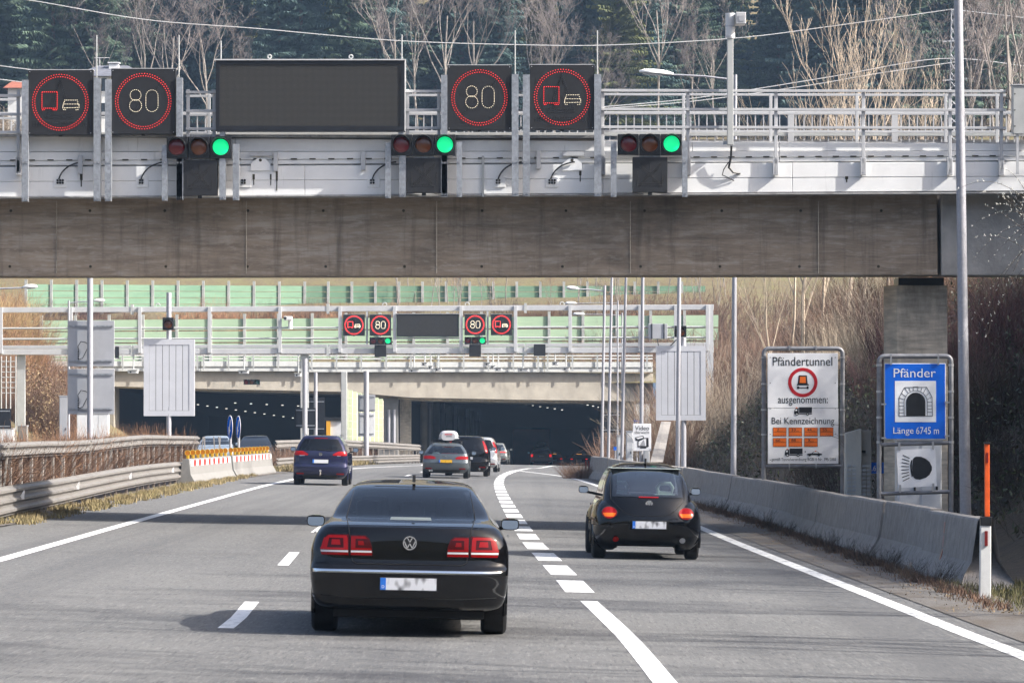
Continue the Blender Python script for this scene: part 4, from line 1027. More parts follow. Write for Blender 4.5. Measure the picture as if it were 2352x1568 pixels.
def cab(px0, px1, py0, py1, Y, label, m='cabinet_pale', d=.6, doors=1, name='control_cabinet'):
    a, b = V(px0, py1, Y), V(px1, py0, Y); g = gp((px0+px1)/2, Y); zb = min(a.z, g.z)
    t = thing(name, label, 'cabinet', ((a.x+b.x)/2, Y, zb))
    MB().box((a.x, Y, zb), (b.x, Y+d, b.z)).build('cabinet', M[m], t, bevel=.015)
    MB().box((a.x-.02, Y-.03, b.z), (b.x+.02, Y+d+.03, b.z+.05)).build('lid', M['grey_board'], t)
    for i in range(doors):
        x0 = a.x+(b.x-a.x)*i/doors; x1 = a.x+(b.x-a.x)*(i+1)/doors
        o = MB().box((x0+.03, Y-.02, zb+.08), (x1-.03, Y, b.z-.05)).build('door', M[m], t, bevel=.006)
        MB().box((x1-.12, Y-.05, (zb+b.z)/2), (x1-.08, Y-.02, (zb+b.z)/2+.12)).build('handle', M['cable'], o)
    return t
cab(0, 30, 985, 1030, 200, 'low white cabinet at the frame edge behind the guardrail', doors=2)
cab(176, 249, 951, 1003, 225, 'tall white cabinet with panels under the sign backs', doors=3)
cab(136, 156, 910, 950, 205, 'small grey cabinet on a stalk left of the sign backs', m='grey_board')
cab(41, 62, 978, 1025, 228, 'white concrete foot of the far gantry leg', m='jersey_new', name='gantry_footing')

# guard rails --------------------------------------------------------------
def frames_of(pts, zoff):
    out = []
    for i, p in enumerate(pts):
        a, b = pts[max(i-1, 0)], pts[min(i+1, len(pts)-1)]; d = Vector((b.x-a.x, b.y-a.y, 0)).normalized(); s = Vector((d.y, -d.x, 0))
        out.append((Vector((p.x, p.y, p.z+zoff)), s, Vector((0, 0, 1))))
    return out
def beam_profile(n, h, amp=.075, thick=.012):
    """corrugated guard rail section with n waves, sized h"""
    front = []
    for i in range(n*8+1):
        f = i/(n*8); ph = f*n*2*math.pi
        front.append((amp*.5*(1-math.cos(ph))**1.0 if True else 0, f*h))
    flat = [(min(amp, max(0, (x-amp*.15)*1.45)), z) for x, z in front]
    return flat + [(x-thick, z) for x, z in reversed(flat)]
def spline(P, k=6):
    out = []
    for i in range(len(P)-1):
        p0, p1, p2, p3 = P[max(i-1, 0)], P[i], P[i+1], P[min(i+2, len(P)-1)]
        for j in range(k):
            t = j/k; out.append(.5*((2*p1)+(p2-p0)*t+(2*p0-5*p1+4*p2-p3)*t*t+(3*p1-p0-3*p2+p3)*t**3))
    out.append(P[-1]); return out
def guardrail(top_px, bot_px, xs, label, waves, post_step, Xof, post_m, name='guardrail', pale=False, stake_bottom=None):
    """top/bottom edge polylines in the frame and lateral position X by column -> rail in space"""
    P = []; H = []
    for px in xs:
        X = Xof(px); Y = X*FPX/(px-1176); yt, yb = lerp_pts(top_px, px), lerp_pts(bot_px, px)
        a, b = V(px, yb, Y), V(px, yt, Y); P.append(Vector((a.x, Y, a.z))); H.append(b.z-a.z)
    t = thing(name, label, 'guardrail', (P[0].x, P[0].y, road_z(P[0].x, P[0].y)))
    S = spline(P, 5); hh = sum(H)/len(H)
    cut = 12; i = 0
    while i < len(S)-1:          # separate rail lengths with overlapping ends
        seg = S[i:i+cut+1]
        fr = frames_of(seg, 0)
        MB().sweep(beam_profile(waves, hh), fr, True).build('rail_beam', M['guard'], t, True, 30)
        i += cut
    acc = 0
    for a, b in zip(S, S[1:]):
        L = (b-a).length; acc += L
        if acc >= post_step:
            acc = 0; g = road_z(b.x, b.y)-.05
            z0 = g if stake_bottom is None else g
            d = (b-a).normalized(); s = Vector((d.y, -d.x, 0)); c = b - s*.08
            MB().bar((c.x, c.y, z0), (c.x, c.y, b.z+hh*.85), .07, .11, (0, 1, 0)).build('post', post_m, t)
            f = b + s*.085; MB().disc((f.x, f.y, b.z+hh*.5), .018, (s.x, s.y, 0), 8, .02).build('bolt', M['bolt'], t)
    return t, S, hh
z5b = zoomer(0, 1400, .44643)
def zz(pts): return [z5b(*p) for p in pts]
lt = zz([(-600, 1200), (0, 1118), (350, 1072), (650, 1035), (1000, 975), (1400, 922), (1790, 893)])
lb = zz([(-600, 1560), (0, 1388), (350, 1310), (650, 1242), (1000, 1158), (1400, 1080), (1800, 1030)])
g1, S1, h1 = guardrail(lt, lb, frange(-150, 470, 62), 'long three-wave guardrail at the fast lane edge with white arrow reflectors', 3, 1.9, lambda px: lerp_pts([(-150, -9.7), (0, -9.8), (200, -10.3), (470, -10.9)], px), M['post_dark'])
for px in (49, 176, 297, 395, 470):   # arrow reflectors
    X = lerp_pts([(-150, -9.7), (0, -9.8), (200, -10.3), (470, -10.9)], px)+.09; Y = X*FPX/(px-1176); c = V(px, (lerp_pts(lt, px)*.62+lerp_pts(lb, px)*.38), Y)
    MB().prism([c+Vector((-.06, 0, -.09)), c+Vector((.06, 0, -.09)), c+Vector((.06, 0, .10))], (0, .02, 0)).build('arrow_reflector', M['ink_white'], g1)
ut = zz([(-600, 760), (0, 730), (500, 715), (820, 702), (1120, 672), (1700, 678)])
ub = zz([(-600, 915), (0, 880), (400, 850), (700, 838), (950, 803), (1250, 768), (1720, 762)])
g2, S2, h2 = guardrail(ut, ub, frange(-150, 455, 60.5), 'two-wave guardrail on the far side of the median hedge', 2, 1.45, lambda px: lerp_pts([(-150, -10.9), (455, -11.7)], px), M['post_pale'])
ft = [(632, 1012), (680, 1010), (760, 1006), (800, 1010), (880, 1015), (960, 1020), (1000, 1021)]
fb = [(632, 1031), (680, 1029), (760, 1025), (800, 1027), (880, 1031), (960, 1035), (1000, 1036)]
X3 = lambda px: lerp_pts([(632, -11.4), (800, -10.3), (1000, -4.6)], px)
g3, S3, h3 = guardrail(ft, fb, [632, 680, 740, 800, 860, 920, 965], 'far two-wave guardrail behind the blue people carrier, upper beam', 2, 1.2, lambda px: lerp_pts([(632, -12.0), (800, -9.6), (965, -6.6)], px), M['post_pale'])
f2t = [(632, 1052), (700, 1048), (800, 1043), (880, 1045), (965, 1046)]
f2b = [(632, 1078), (700, 1072), (800, 1068), (880, 1064), (965, 1060)]
g4, S4, h4 = guardrail(f2t, f2b, [634, 680, 740, 800, 860, 920, 963], 'far three-wave guardrail along the fast lane behind the blue people carrier, lower beam', 3, 1.4, lambda px: lerp_pts([(632, -10.6), (800, -8.9), (965, -6.3)], px), M['post_dark'])

# concrete median barriers with beacons
def jersey_prof(h, wb, wt): return [(-wb, 0), (-wb, .08*h), (-wb*.55, .38*h), (-wt, .96*h), (-wt*.8, h), (wt*.8, h), (wt, .96*h), (wb*.55, .38*h), (wb, .08*h), (wb, 0)]
ends = [(446, 1112), (541, 1098), (544, 1097), (633, 1085)]
E = [G(*p) for p in ends]
for i, (lbl, n) in enumerate((('pale concrete barrier block with red and white strip at the guardrail end', 9), ('pale concrete barrier block with red and white strip farther from the guardrail end', 11))):
    a, b = E[2*i], E[2*i+1]; d = (b-a).normalized(); s = Vector((d.y, -d.x, 0))
    t = thing('concrete_barrier', lbl, 'barrier', a)
    h = .82; fr = [(a - s*.28, s, Vector((0, 0, 1))), (b - s*.28, s, Vector((0, 0, 1)))]
    MB().sweep(jersey_prof(h, .30, .11), fr, True).build('barrier_body', M['jersey_new'], t)
    for k in range(n*2-1):
        f0, f1 = (k+.6)/(2*n), (k+1.55)/(2*n)
        p, q_ = a+(b-a)*f0-s*.147, a+(b-a)*f1-s*.147
        MB().prism([p+Vector((0, 0, h-.30)), q_+Vector((0, 0, h-.30)), q_+Vector((0, 0, h-.05)), p+Vector((0, 0, h-.05))], -s*.02).build('stripe', M['red_stripe'] if k % 2 else M['ink_white'], t)
    N = 9 if i == 0 else 11
    for k in range(N):
        p = a+(b-a)*((k+.4)/N)-s*.28+Vector((0, 0, h))
        bt = thing('warning_beacon', 'round amber warning lamp on yellow foot along the striped %s barrier block' % ('nearer' if i == 0 else 'farther'), 'warning lamp', p, 'amber warning lamps on the barrier blocks')
        MB().box(p+Vector((-.05, -.05, 0)), p+Vector((.05, .05, .12))).build('foot', M['yellow'], bt, bevel=.02)
        MB().tube([p+Vector((0, -.05, .19)), p+Vector((0, .05, .19))], .085, 18).build('lens', M['amber'], bt, True, 50)
        MB().ring(p+Vector((0, -.055, .19)), .075, .094, depth=.11, n=18).build('lens_rim', M['yellow'], bt)
M['blue_matte'] = mat('matte_blue_sign', (.0, .12, .62), 1.0, spec=.0)
def arrow_sign(px, py, rx, ry, Y, base_py, label):
    c = V(px, py, Y); t = thing('keep_side_sign', label, 'road sign', Vector((c.x, Y, V(px, base_py, Y).z)))
    MB().tube([Vector((c.x+.02, Y+.05, V(px, base_py, Y).z)), Vector((c.x+.02, Y+.05, c.z))], .05, 8).build('pole', M['galv_pole'], t, True)
    a = math.acos(min(1, rx/ry)); nrm = Vector((-math.sin(a), -math.cos(a), 0)); r = ry*Y/FPX
    MB().disc(c, r, nrm, 28, .012).build('rim', M['ink_white'], t); f = MB().disc(c+nrm*.006, r*.93, nrm, 28, .004).build('sign_face', M['blue_matte'], t)
    s = nrm.cross(Vector((0, 0, 1))).normalized(); u = Vector((0, 0, 1)); c2 = c+nrm*.012
    def pt(x, z): return c2 + (-s)*x*r*-1 + u*z*r
    mb = MB(); d1 = Vector((-.62, -.78)).normalized(); d1 = Vector((.45, -.85)).normalized(); n1 = Vector((-d1.y, d1.x))
    def poly(L): return [pt(*(d1*a_+n1*b_)) for a_, b_ in L]
    mb.prism(poly([(-.7, -.11), (.15, -.11), (.15, .11), (-.7, .11)]), nrm*-.002); mb.prism(poly([(.1, -.38), (.1, .38), (.75, 0)]), nrm*-.002)
    mb.build('arrow', M['ink_white'], t)
    return t
arrow_sign(528, 981, 8.0, 28, 152, 1040, 'blue round arrow sign on the nearer barrier block, left of a pair')
arrow_sign(547, 981, 7.0, 27, 160, 1035, 'blue round arrow sign on the farther barrier block, right of a pair')
# ------------------------------------------------------------------ right-hand barrier, signs, cabinets
def put_text(s, q, x0, x1, y0, y1, Y, parent, m, depth=.004, name='lettering'):
    """text fitted to the frame box, standing in the plane Y, facing the camera"""
    cu = bpy.data.curves.new(name, 'FONT'); cu.body = s; cu.resolution_u = 3; cu.extrude = 0
    ob = bpy.data.objects.new(name, cu); COL.objects.link(ob)
    me = bpy.data.meshes.new_from_object(ob.evaluated_get(bpy.context.evaluated_depsgraph_get()))
    bpy.data.objects.remove(ob); bpy.data.curves.remove(cu)
    a, b = V(*q(x0, y1), Y), V(*q(x1, y0), Y)
    xs = [v.co.x for v in me.vertices]; ys = [v.co.y for v in me.vertices]
    mx, Mx, my, My = min(xs), max(xs), min(ys), max(ys)
    for v in me.vertices:
        u = (v.co.x-mx)/(Mx-mx); w = (v.co.y-my)/(My-my)
        v.co = (a.x+(b.x-a.x)*u, Y, a.z+(b.z-a.z)*w)
    me.name = name; me.materials.clear()
    return link(name, me, m, parent)
def plate(q, x0, x1, y0, y1, Y, d, name, m, parent, bevel=0):
    a, b = V(*q(x0, y1), Y), V(*q(x1, y0), Y)
    return MB().box((a.x, Y, a.z), (b.x, Y+d, b.z)).build(name, m, parent, bevel=bevel)
def shape(q, pts, Y, d, name, m, parent):
    return MB().prism([V(*q(*p), Y) for p in pts], (0, d, 0)).build(name, m, parent)
def disc(q, x, y, r, Y, name, m, parent, ry=None, n=24):
    k = (V(*q(x+1, y), Y)-V(*q(x, y), Y)).x
    return MB().disc(V(*q(x, y), Y), r*k, n=n, depth=.003, ry=(ry*k if ry else None)).build(name, m, parent)
ident = lambda x, y: (x, y)

bar_xy = [Vector((6.42, 54.6, 0)), Vector((6.25, 62, 0)), Vector((6.1, 74, 0)), Vector((6.05, 90, 0)), Vector((5.6, 109, 0)), Vector((5.1, 128, 0)), Vector((4.3, 150, 0)), Vector((3.45, 172, 0))]
line = spline(bar_xy, 12)
for p in line: p.z = road_z(p.x, p.y) - .02
bar = thing('concrete_barrier', 'long grey concrete barrier curving along the entry lane edge', 'barrier', line[0])
acc = 0; seg = [line[0]]; segs = []
for a, b in zip(line, line[1:]):
    acc += (b-a).length; seg.append(b)
    if acc > 5.6: segs.append(seg); seg = [b]; acc = 0
if len(seg) > 1: segs.append(seg)
for i, s_ in enumerate(segs):
    s_ = [p.copy() for p in s_]; d0 = (s_[1]-s_[0]).normalized(); d1 = (s_[-1]-s_[-2]).normalized(); s_[0] += d0*.03; s_[-1] -= d1*.03
    dz = rnd.uniform(-.02, .02); dx = rnd.uniform(-.03, .03)
    fr = frames_of(s_, dz); fr = [(p+sd*dx, sd, u) for p, sd, u in fr]
    mb = MB().sweep(jersey_prof(.94, .36, .11), fr, True)
    if i == 0: mb.v = [(v[0], v[1]+2.0*max(0, v[2]-fr[0][0].z), v[2]) if k < 10 else v for k, v in enumerate(mb.v)]
    mb.build('barrier_segment', M['jersey'], bar, bevel=.012)
a = line[0]; b = line[1]; d = (b-a).normalized(); s = Vector((d.y, -d.x, 0))
for k in range(3):     # red reflectors climbing the face
    z0, z1 = .28+k*.185, .44+k*.185; f0, f1 = 3.3+k*.10, 3.38+k*.10
    def fx(z): return lerp_pts([(0, .37), (.08, .365), (.36, .205), (.90, .125)], z)
    p0 = a+d*f0-s*(fx(z0)+.0)+Vector((0, 0, z0)); p1 = a+d*f1-s*(fx(z1)+.0)+Vector((0, 0, z1))
    MB().prism([p0, p0+d*.10, p1+d*.10, p1], -s*.012).build('reflector', M['red_dark'], bar)
for k in range(2):
    p = line[-1]; MB().box(p+Vector((-.36+.12*k, .02, .1)), p+Vector((-.30+.12*k, .05, .75))).build('reflector', M['red_dark'], bar)

def pipe_frame(t, q, x0, x1, yt, Y, r, rails, foot, m):
    """bent pipe portal with rounded corners"""
    def W(x, y): return V(*q(x, y), Y)
    k = (W(1, 0)-W(0, 0)).x; c = 45
    def arc(cx, cy, a0, a1): return [W(cx+c*math.cos(a), cy+c*math.sin(a)) for a in [a0+(a1-a0)*i/5 for i in range(6)]]
    B0 = W(x0, foot); B1 = W(x1, foot)
    pts = [Vector((B0.x, Y, B0.z)), W(x0, yt+c)] + arc(x0+c, yt+c, math.pi, 1.5*math.pi)[1:] + [W(x1-c, yt)] + arc(x1-c, yt+c, 1.5*math.pi, 2*math.pi)[1:] + [Vector((B1.x, Y, B1.z))]
    MB().tube(pts, r, 12).build('pipe_frame', m, t, True)
    for (yl, yr) in rails: MB().tube([W(x0, yl), W(x1, yr)], r*.85, 10).build('cross_pipe', m, t, True)
    for x in (x0, x1):
        for y_ in (yt+75, yt+300, yt+520, yt+730):
            a_ = W(x, y_); MB().tube([a_-Vector((0, 0, .02)), a_+Vector((0, 0, .02))], r*1.18, 10).build('clamp', M['bolt'], t, True)
# white tunnel sign
WY = 96.0
t = thing('tunnel_rules_sign', 'tall white sign with red ring, truck pictures and seven orange plates', 'road sign', V(1845, 1180, WY))
M['sign_pipe'] = mat('sign_pipe', (.24, .24, .25), .5, metal=.3, var=.2, vscale=6)
pipe_frame(t, s7, 182, 852, 68, WY+.08, .052, ((1072, 1068),), 1330, M['sign_pipe'])
plate(s7, 215, 812, 107, 573, WY, .02, 'panel', M['sign_white'], t, .004); plate(s7, 217, 816, 577, 1047, WY, .02, 'panel', M['sign_white'], t, .004)
F = WY-.004
put_text('Pfändertunnel', s7, 258, 765, 138, 214, F, t, M['ink']); put_text('ausgenommen:', s7, 303, 727, 488, 553, F, t, M['ink'])
put_text('Bei Kennzeichnung', s7, 250, 782, 653, 727, F, t, M['ink']); put_text('gemäß Tunnelverordnung BGBl II Nr. 395/2001', s7, 248, 793, 995, 1029, F, t, M['ink'])
k = (V(*s7(1, 0), WY)-V(*s7(0, 0), WY)).x; c = V(*s7(514, 355), F)
MB().ring(c, 97*k, 125*k, n=40).build('red_ring', M['sign_red'], t)
shape(s7, [(470, 372), (480, 295), (548, 295), (556, 372)], F, .003, 'tanker_picture', M['ink'], t); shape(s7, [(487, 360), (490, 306), (538, 306), (541, 360)], F-.004, .003, 'orange_plate', M['sign_orange'], t)
shape(s7, [(463, 380), (565, 380), (565, 370), (463, 370)], F, .003, 'tanker_picture', M['ink'], t)
shape(s7, [(465, 388), (480, 388), (484, 396), (545, 396), (550, 388), (563, 388), (563, 411), (550, 411), (545, 404), (484, 404), (479, 411), (465, 411)], F, .003, 'tanker_picture', M['ink'], t)
def lorry(x0, y0, sc):
    g = lambda p: [(x0+x*sc, y0+y*sc) for x, y in p]
    for pts in ([(42, 0), (152, 0), (152, 48), (42, 48)], [(0, 52), (2, 28), (10, 14), (38, 12), (38, 52)], [(0, 52), (152, 52), (152, 60), (0, 60)]):
        shape(s7, g(pts), F, .003, 'lorry_picture', M['ink'], t)
    shape(s7, g([(8, 32), (13, 19), (26, 19), (26, 32)]), F-.004, .003, 'lorry_picture', M['sign_white'], t)
    for wx in (24, 114):
        disc(s7, x0+wx*sc, y0+59*sc, 13*sc, F-.004, 'lorry_picture', M['ink'], t, n=14); disc(s7, x0+wx*sc, y0+59*sc, 6*sc, F-.007, 'lorry_picture', M['sign_white'], t, n=10)
    shape(s7, g([(14, 10), (18, 2), (26, 2), (30, 10)]), F, .003, 'beacon_picture', M['sign_orange'], t)
lorry(440, 565, 1.0); lorry(360, 915, 1.0)
shape(s7, [(548, 968), (556, 960), (590, 956), (606, 942), (640, 942), (656, 957), (676, 960), (677, 970), (672, 973), (552, 973)], F, .003, 'car_picture', M['ink'], t)
shape(s7, [(597, 956), (608, 946), (638, 946), (650, 956)], F-.004, .003, 'car_picture', M['sign_white'], t)
for wx in (572, 650): disc(s7, wx, 970, 12, F-.004, 'car_picture', M['ink'], t, n=14)
shape(s7, [(616, 941), (618, 935), (628, 935), (630, 941)], F, .003, 'beacon_picture', M['sign_orange'], t)
shape(s7, [(528, 942), (543, 942), (543, 945), (528, 945)], F, .003, 'plus_sign', M['ink'], t); shape(s7, [(534, 936), (537, 936), (537, 951), (534, 951)], F-.001, .003, 'plus_sign', M['ink'], t)
for i, s_ in enumerate(('2...', '33...', '44...', '55...', '66...', '88...', 'x...')):
    x0 = 260+(i % 4)*133; y0 = 738+(i//4)*89
    plate(s7, x0, x0+115, y0, y0+75, F, .003, 'code_border', M['ink'], t)
    o = plate(s7, x0+3, x0+112, y0+3, y0+36, F-.003, .002, 'code_plate', M['sign_orange'], t); plate(s7, x0+3, x0+112, y0+39, y0+72, F-.003, .002, 'code_plate', M['sign_orange'], t)
    w = 46 if len(s_) < 5 else 64
    put_text(s_, s7, x0+56-w/2, x0+56+w/2, y0+7, y0+32, F-.005, t, M['ink'])
    for d_ in range(4): disc(s7, x0+25+d_*22, y0+68, 2.2, F-.005, 'code_dot', M['ink'], t, n=6)
for x in (237, 790):
    for y_ in (143, 360, 578, 795, 1014): disc(s7, x, y_, 4, F, 'rivet', M['ink'], t, n=8)
for x in (400, 628):
    for y_ in (60, 1062): plate(s7, x-6, x+6, y_-18, y_+22, WY+.02, .04, 'clip', M['bolt'], t)
# blue tunnel sign
QY = 72.0
t = thing('tunnel_sign', 'blue sign with white tunnel picture on a bent pipe frame', 'road sign', V(2103, 1240, QY))
pipe_frame(t, s7, 1163, 1775, 133, QY+.07, .043, ((885, 868), (1302, 1283)), 1500, M['sign_pipe'])
plate(s7, 1210, 1728, 193, 838, QY, .02, 'panel', M['sign_white'], t, .008)
plate(s7, 1214, 1724, 198, 833, QY-.003, .003, 'blue_sheet', M['sign_blue'], t); F = QY-.007
plate(s7, 1298, 1647, 342, 692, F, .003, 'white_field', M['ink_white'], t)
put_text('Pfänder', s7, 1287, 1645, 236, 312, F, t, M['ink_white']); put_text('Länge', s7, 1284, 1456, 736, 808, F, t, M['ink_white']); put_text('6745 m', s7, 1478, 1672, 734, 794, F, t, M['ink_white'])
cx, F2 = 1475, F-.004
arch = lambda w, top, r: [(cx-w, 641), (cx-w, top)] + [(cx-w*math.cos(a_), top-r*math.sin(a_)) for a_ in [math.pi*i/16 for i in range(17)]] + [(cx+w, top), (cx+w, 641)]
shape(s7, arch(82, 525, 84), F2, .003, 'tunnel_mouth', M['ink'], t)
def ink_line(p, q_, w=3.2): 
    d_ = Vector((q_[0]-p[0], q_[1]-p[1])).normalized(); n_ = Vector((-d_.y, d_.x))*w/2
    return [(p[0]-n_.x, p[1]-n_.y), (q_[0]-n_.x, q_[1]-n_.y), (q_[0]+n_.x, q_[1]+n_.y), (p[0]+n_.x, p[1]+n_.y)]
mb = MB(); inner = arch(98, 525, 100)[1:-1]; outer = [(1333, 643), (1333, 485), (1380, 398), (1568, 395), (1614, 480), (1617, 641)]
L = [ink_line(p, q_) for p, q_ in zip(inner, inner[1:])] + [ink_line(p, q_, 4) for p, q_ in zip(outer, outer[1:])] + [ink_line((1333, 642), (1617, 640), 4), ink_line((1377, 525), (1377, 641)), ink_line((1573, 525), (1573, 641))]
L += [ink_line((1333, y_), (1377, y_)) for y_ in (525, 555, 585, 613)] + [ink_line((1573, y_), (1616, y_)) for y_ in (522, 552, 580, 608)]
L += [ink_line(*p) for p in (((1333, 485), (1377, 500)), ((1352, 447), (1388, 473)), ((1380, 398), (1410, 445)), ((1415, 397), (1430, 430)), ((1452, 396), (1456, 423)), ((1494, 396), (1493, 423)), ((1530, 396), (1518, 430)), ((1568, 395), (1540, 445)), ((1592, 440), (1562, 470)), ((1614, 480), (1573, 498)), ((1450, 393), (1496, 391)))]
for poly in L: mb.prism([V(*s7(*p), F2) for p in poly], (0, .003, 0))
mb.build('stone_outline', M['ink'], t)
for x in (1265, 1668): plate(s7, x-7, x+7, 115, 205, QY-.03, .04, 'clip', M['bolt'], t)
for x, y_ in ((1215, 540), (1215, 828), (1730, 525), (1730, 810)): plate(s7, x-32 if x < 1400 else x-8, x+8 if x < 1400 else x+34, y_-7, y_+7, QY-.02, .04, 'clip', M['bolt'], t)
# headlight sign under it, hung a little crooked
t2 = thing('headlight_sign', 'white sign with black headlamp picture hung crooked below the blue sign', 'road sign', V(2105, 1130, QY))
QL = QY-.02
sq = [(1312, 930), (1640, 915), (1655, 1235), (1328, 1252)]
shape(s7, sq, QL, .015, 'panel', M['sign_white'], t2); F3 = QL-.004
shape(s7, [(1452, 1005), (1462, 992), (1480, 985), (1520, 986), (1560, 1003), (1592, 1030), (1612, 1070), (1612, 1100), (1592, 1140), (1560, 1165), (1510, 1180), (1480, 1178), (1462, 1168), (1450, 1150), (1442, 1080)], F3, .003, 'headlamp_picture', M['ink'], t2)
shape(s7, [(1436, 1016), (1446, 1012), (1440, 1080), (1452, 1152), (1440, 1156), (1432, 1120), (1426, 1060)], F3, .003, 'headlamp_picture', M['ink'], t2)
mb = MB()
for i in range(8):
    f = i/7; a_ = R(-26+52*f); p = (1418-6*math.sin(f*3.14)+4, 1000+f*165); q_ = (p[0]-66*math.cos(a_), p[1]+66*math.sin(-a_)*-1*(-1 if True else 1)); q_ = (p[0]-64*math.cos(a_), p[1]+64*math.sin(a_)*1.0)
    mb.prism([V(*s7(*r_), F3) for r_ in ink_line(p, q_, 7)], (0, .003, 0))
mb.build('light_beams', M['ink'], t2)
for x, y_ in ((1336, 905), (1622, 895), (1342, 1262), (1625, 1250)): plate(s7, x-8, x+8, y_-38, y_+30, QL-.01, .05, 'clip', M['bolt'], t2)
# cabinets behind the barrier
cab(2062, 2163, 1012, 1190, 77.5, 'tall pale cabinet half hidden behind the headlamp sign', m='cabinet_pale', doors=2)
t = thing('emergency_cabinet', 'beige cabinet with ribbed front leaning out behind the barrier', 'cabinet', V(1970, 1150, 84))
a, b = V(*s7(868, 1345), 84), V(*s7(1008, 748), 84); a2 = V(*s7(1102, 1345), 84)
zb = bank_z(a.x, 84)
MB().box((b.x+.01, 84.1, zb), (a2.x, 84.8, V(*s7(0, 762), 84).z)).build('cabinet', M['cabinet'], t, bevel=.02)
MB().prism([(a.x, 83.9, zb), (b.x, 83.8, zb), (b.x, 83.8, b.z), (a.x+.02, 83.9, V(*s7(0, 785), 84).z)], (0, .35, 0)).build('hood', M['cabinet'], t, bevel=.02)
for c_ in range(5):
    x0 = a.x+.05+c_*.1
    for r_ in range(16): 
        z_ = zb+.15+r_*.083
        MB().box((x0, 83.83, z_), (x0+.075, 83.89, z_+.045)).build('louvre', M['cabinet_pale'], t)
for y_ in (945, 1100): MB().box((b.x+.02, 84.02, V(*s7(0, y_), 84).z-.03), (b.x+.1, 84.1, V(*s7(0, y_), 84).z+.03)).build('hinge', M['cable'], t)
t = thing('kilometre_sign', 'small blue sign ending in 6 between the cabinet and the blue tunnel sign', 'road sign', gp(2030, 88))
MB().tube([gp(2026, 88), V(2026, 1062, 88)], .03, 8).build('pole', M['galv_pole'], t)
plate(s7, 1085, 1204, 1035, 1128, 87.9, .02, 'panel', M['sign_blue'], t); put_text('.6', s7, 1100, 1137, 1062, 1106, 87.895, t, M['ink_white'])
# snow marker post
z4r = zoomer(3300, 1500, .6375)
t = thing('delineator_post', 'white marker post with black band and orange rod on the verge', 'marker post', V(*z4r(858, 1300), 50))
def bxp(x0, x1, y0, y1, Y, d, name, m, par, bev=.008):
    a_, b_ = V(*z4r(x0, y1), Y), V(*z4r(x1, y0), Y); return MB().box((a_.x, Y, a_.z), (b_.x, Y+d, b_.z)).build(name, m, par, bevel=bev)
a_, b_ = V(*z4r(826, 1330), 50), V(*z4r(897, 865), 50)
MB().prism([(a_.x, 50, a_.z), (a_.x+.14, 50, a_.z), (b_.x, 50, b_.z), (a_.x+.015, 50, b_.z)], (0, .1, 0)).build('post', M['post_white'] if 'post_white' in M else M.setdefault('post_white', mix_layers(mat('white_plastic', (.70, .70, .68), .55, var=.05, vscale=8), [((.42, .40, .36), 6, (1, 1, .5), .5, .75, .6)])), t, bevel=.01)
bxp(833, 901, 812, 866, 49.99, .12, 'black_band', M['black_plastic'], t); bxp(858, 887, 365, 812, 50.02, .05, 'orange_rod', M['orange_pole'], t); bxp(854, 893, 356, 366, 50.0, .08, 'rod_cap', M['black_plastic'], t)
bxp(858, 876, 898, 990, 49.985, .012, 'reflector', M['red_dark'], t, 0); bxp(867, 880, 420, 480, 50.01, .012, 'rod_slot', M['red_dark'], t, 0)
# video surveillance sign on its lamp pole
t = thing('video_sign', 'small white sign with camera and monitor picture strapped to a lamp pole', 'road sign', V(1473, 1036, 164.6))
VY = 164.6
plate(q7, 1000, 1135, 1098, 1302, VY, .02, 'panel', M['sign_white'], t, .01); F = VY-.006
put_text('Video', q7, 1015, 1120, 1114, 1147, F, t, M['ink']); put_text('überwacht', q7, 1013, 1122, 1150, 1173, F, t, M['ink'])
shape(q7, [(1016, 1200), (1075, 1187), (1082, 1200), (1080, 1212), (1030, 1226), (1018, 1222)], F, .003, 'camera_picture', M['ink'], t)
shape(q7, [(1022, 1204), (1072, 1193), (1076, 1203), (1036, 1214)], F-.005, .003, 'camera_picture', M['sign_white'], t)
shape(q7, [(1033, 1228), (1082, 1205), (1115, 1203), (1117, 1268), (1106, 1275), (1033, 1273)], F, .003, 'monitor_picture', M['ink'], t)
shape(q7, [(1041, 1232), (1082, 1212), (1098, 1210), (1098, 1265), (1041, 1265)], F-.005, .003, 'monitor_picture', M['sign_white'], t)
shape(q7, [(1076, 1220), (1082, 1220), (1092, 1264), (1048, 1264)], F-.009, .003, 'road_picture', M['grey_board'], t); shape(q7, [(1055, 1275), (1095, 1275), (1100, 1282), (1050, 1282)], F, .003, 'monitor_picture', M['ink'], t)
for y_ in (1120, 1280): 
    c = V(*q7(1066, y_), 164.9); MB().tube([c-Vector((0, 0, .03)), c+Vector((0, 0, .03))], .095, 10).build('strap', M['bolt'], t)
t = thing('emergency_call_sign', 'small blue sign peeking out above the video sign', 'road sign', gp(1463, 200))
plate(q7, 1004, 1052, 1072, 1104, 200, .03, 'panel', M['sign_blue'], t); plate(q7, 1012, 1046, 1082, 1098, 199.99, .008, 'white_field', M['ink_white'], t); MB().tube([gp(1463, 200.1), V(1463, 965, 200.1)], .04, 6).build('pole', M['galv_pole'], t)
t = thing('information_sign', 'small light blue square sign left of the lamp poles at the tunnel', 'road sign', gp(1413, 235))
plate(q7, 855, 880, 1270, 1296, 235, .03, 'panel', M['sign_blue'], t); MB().tube([gp(1413, 235.1), V(1413, 1026, 235.1)], .04, 6).build('pole', M['galv_pole'], t)
cab(*zr(q7, 880, 915, 1190, 1345), 190, 'narrow white cabinet between two slim lamp poles', m='cabinet_pale'); cab(*zr(q7, 950, 1000, 1158, 1350), 186, 'white cabinet with pipes left of the video sign', m='cabinet_pale')
cab(*zr(q7, 1080, 1125, 1290, 1385), 170, 'white cabinet low behind the video sign pole', m='cabinet_pale')
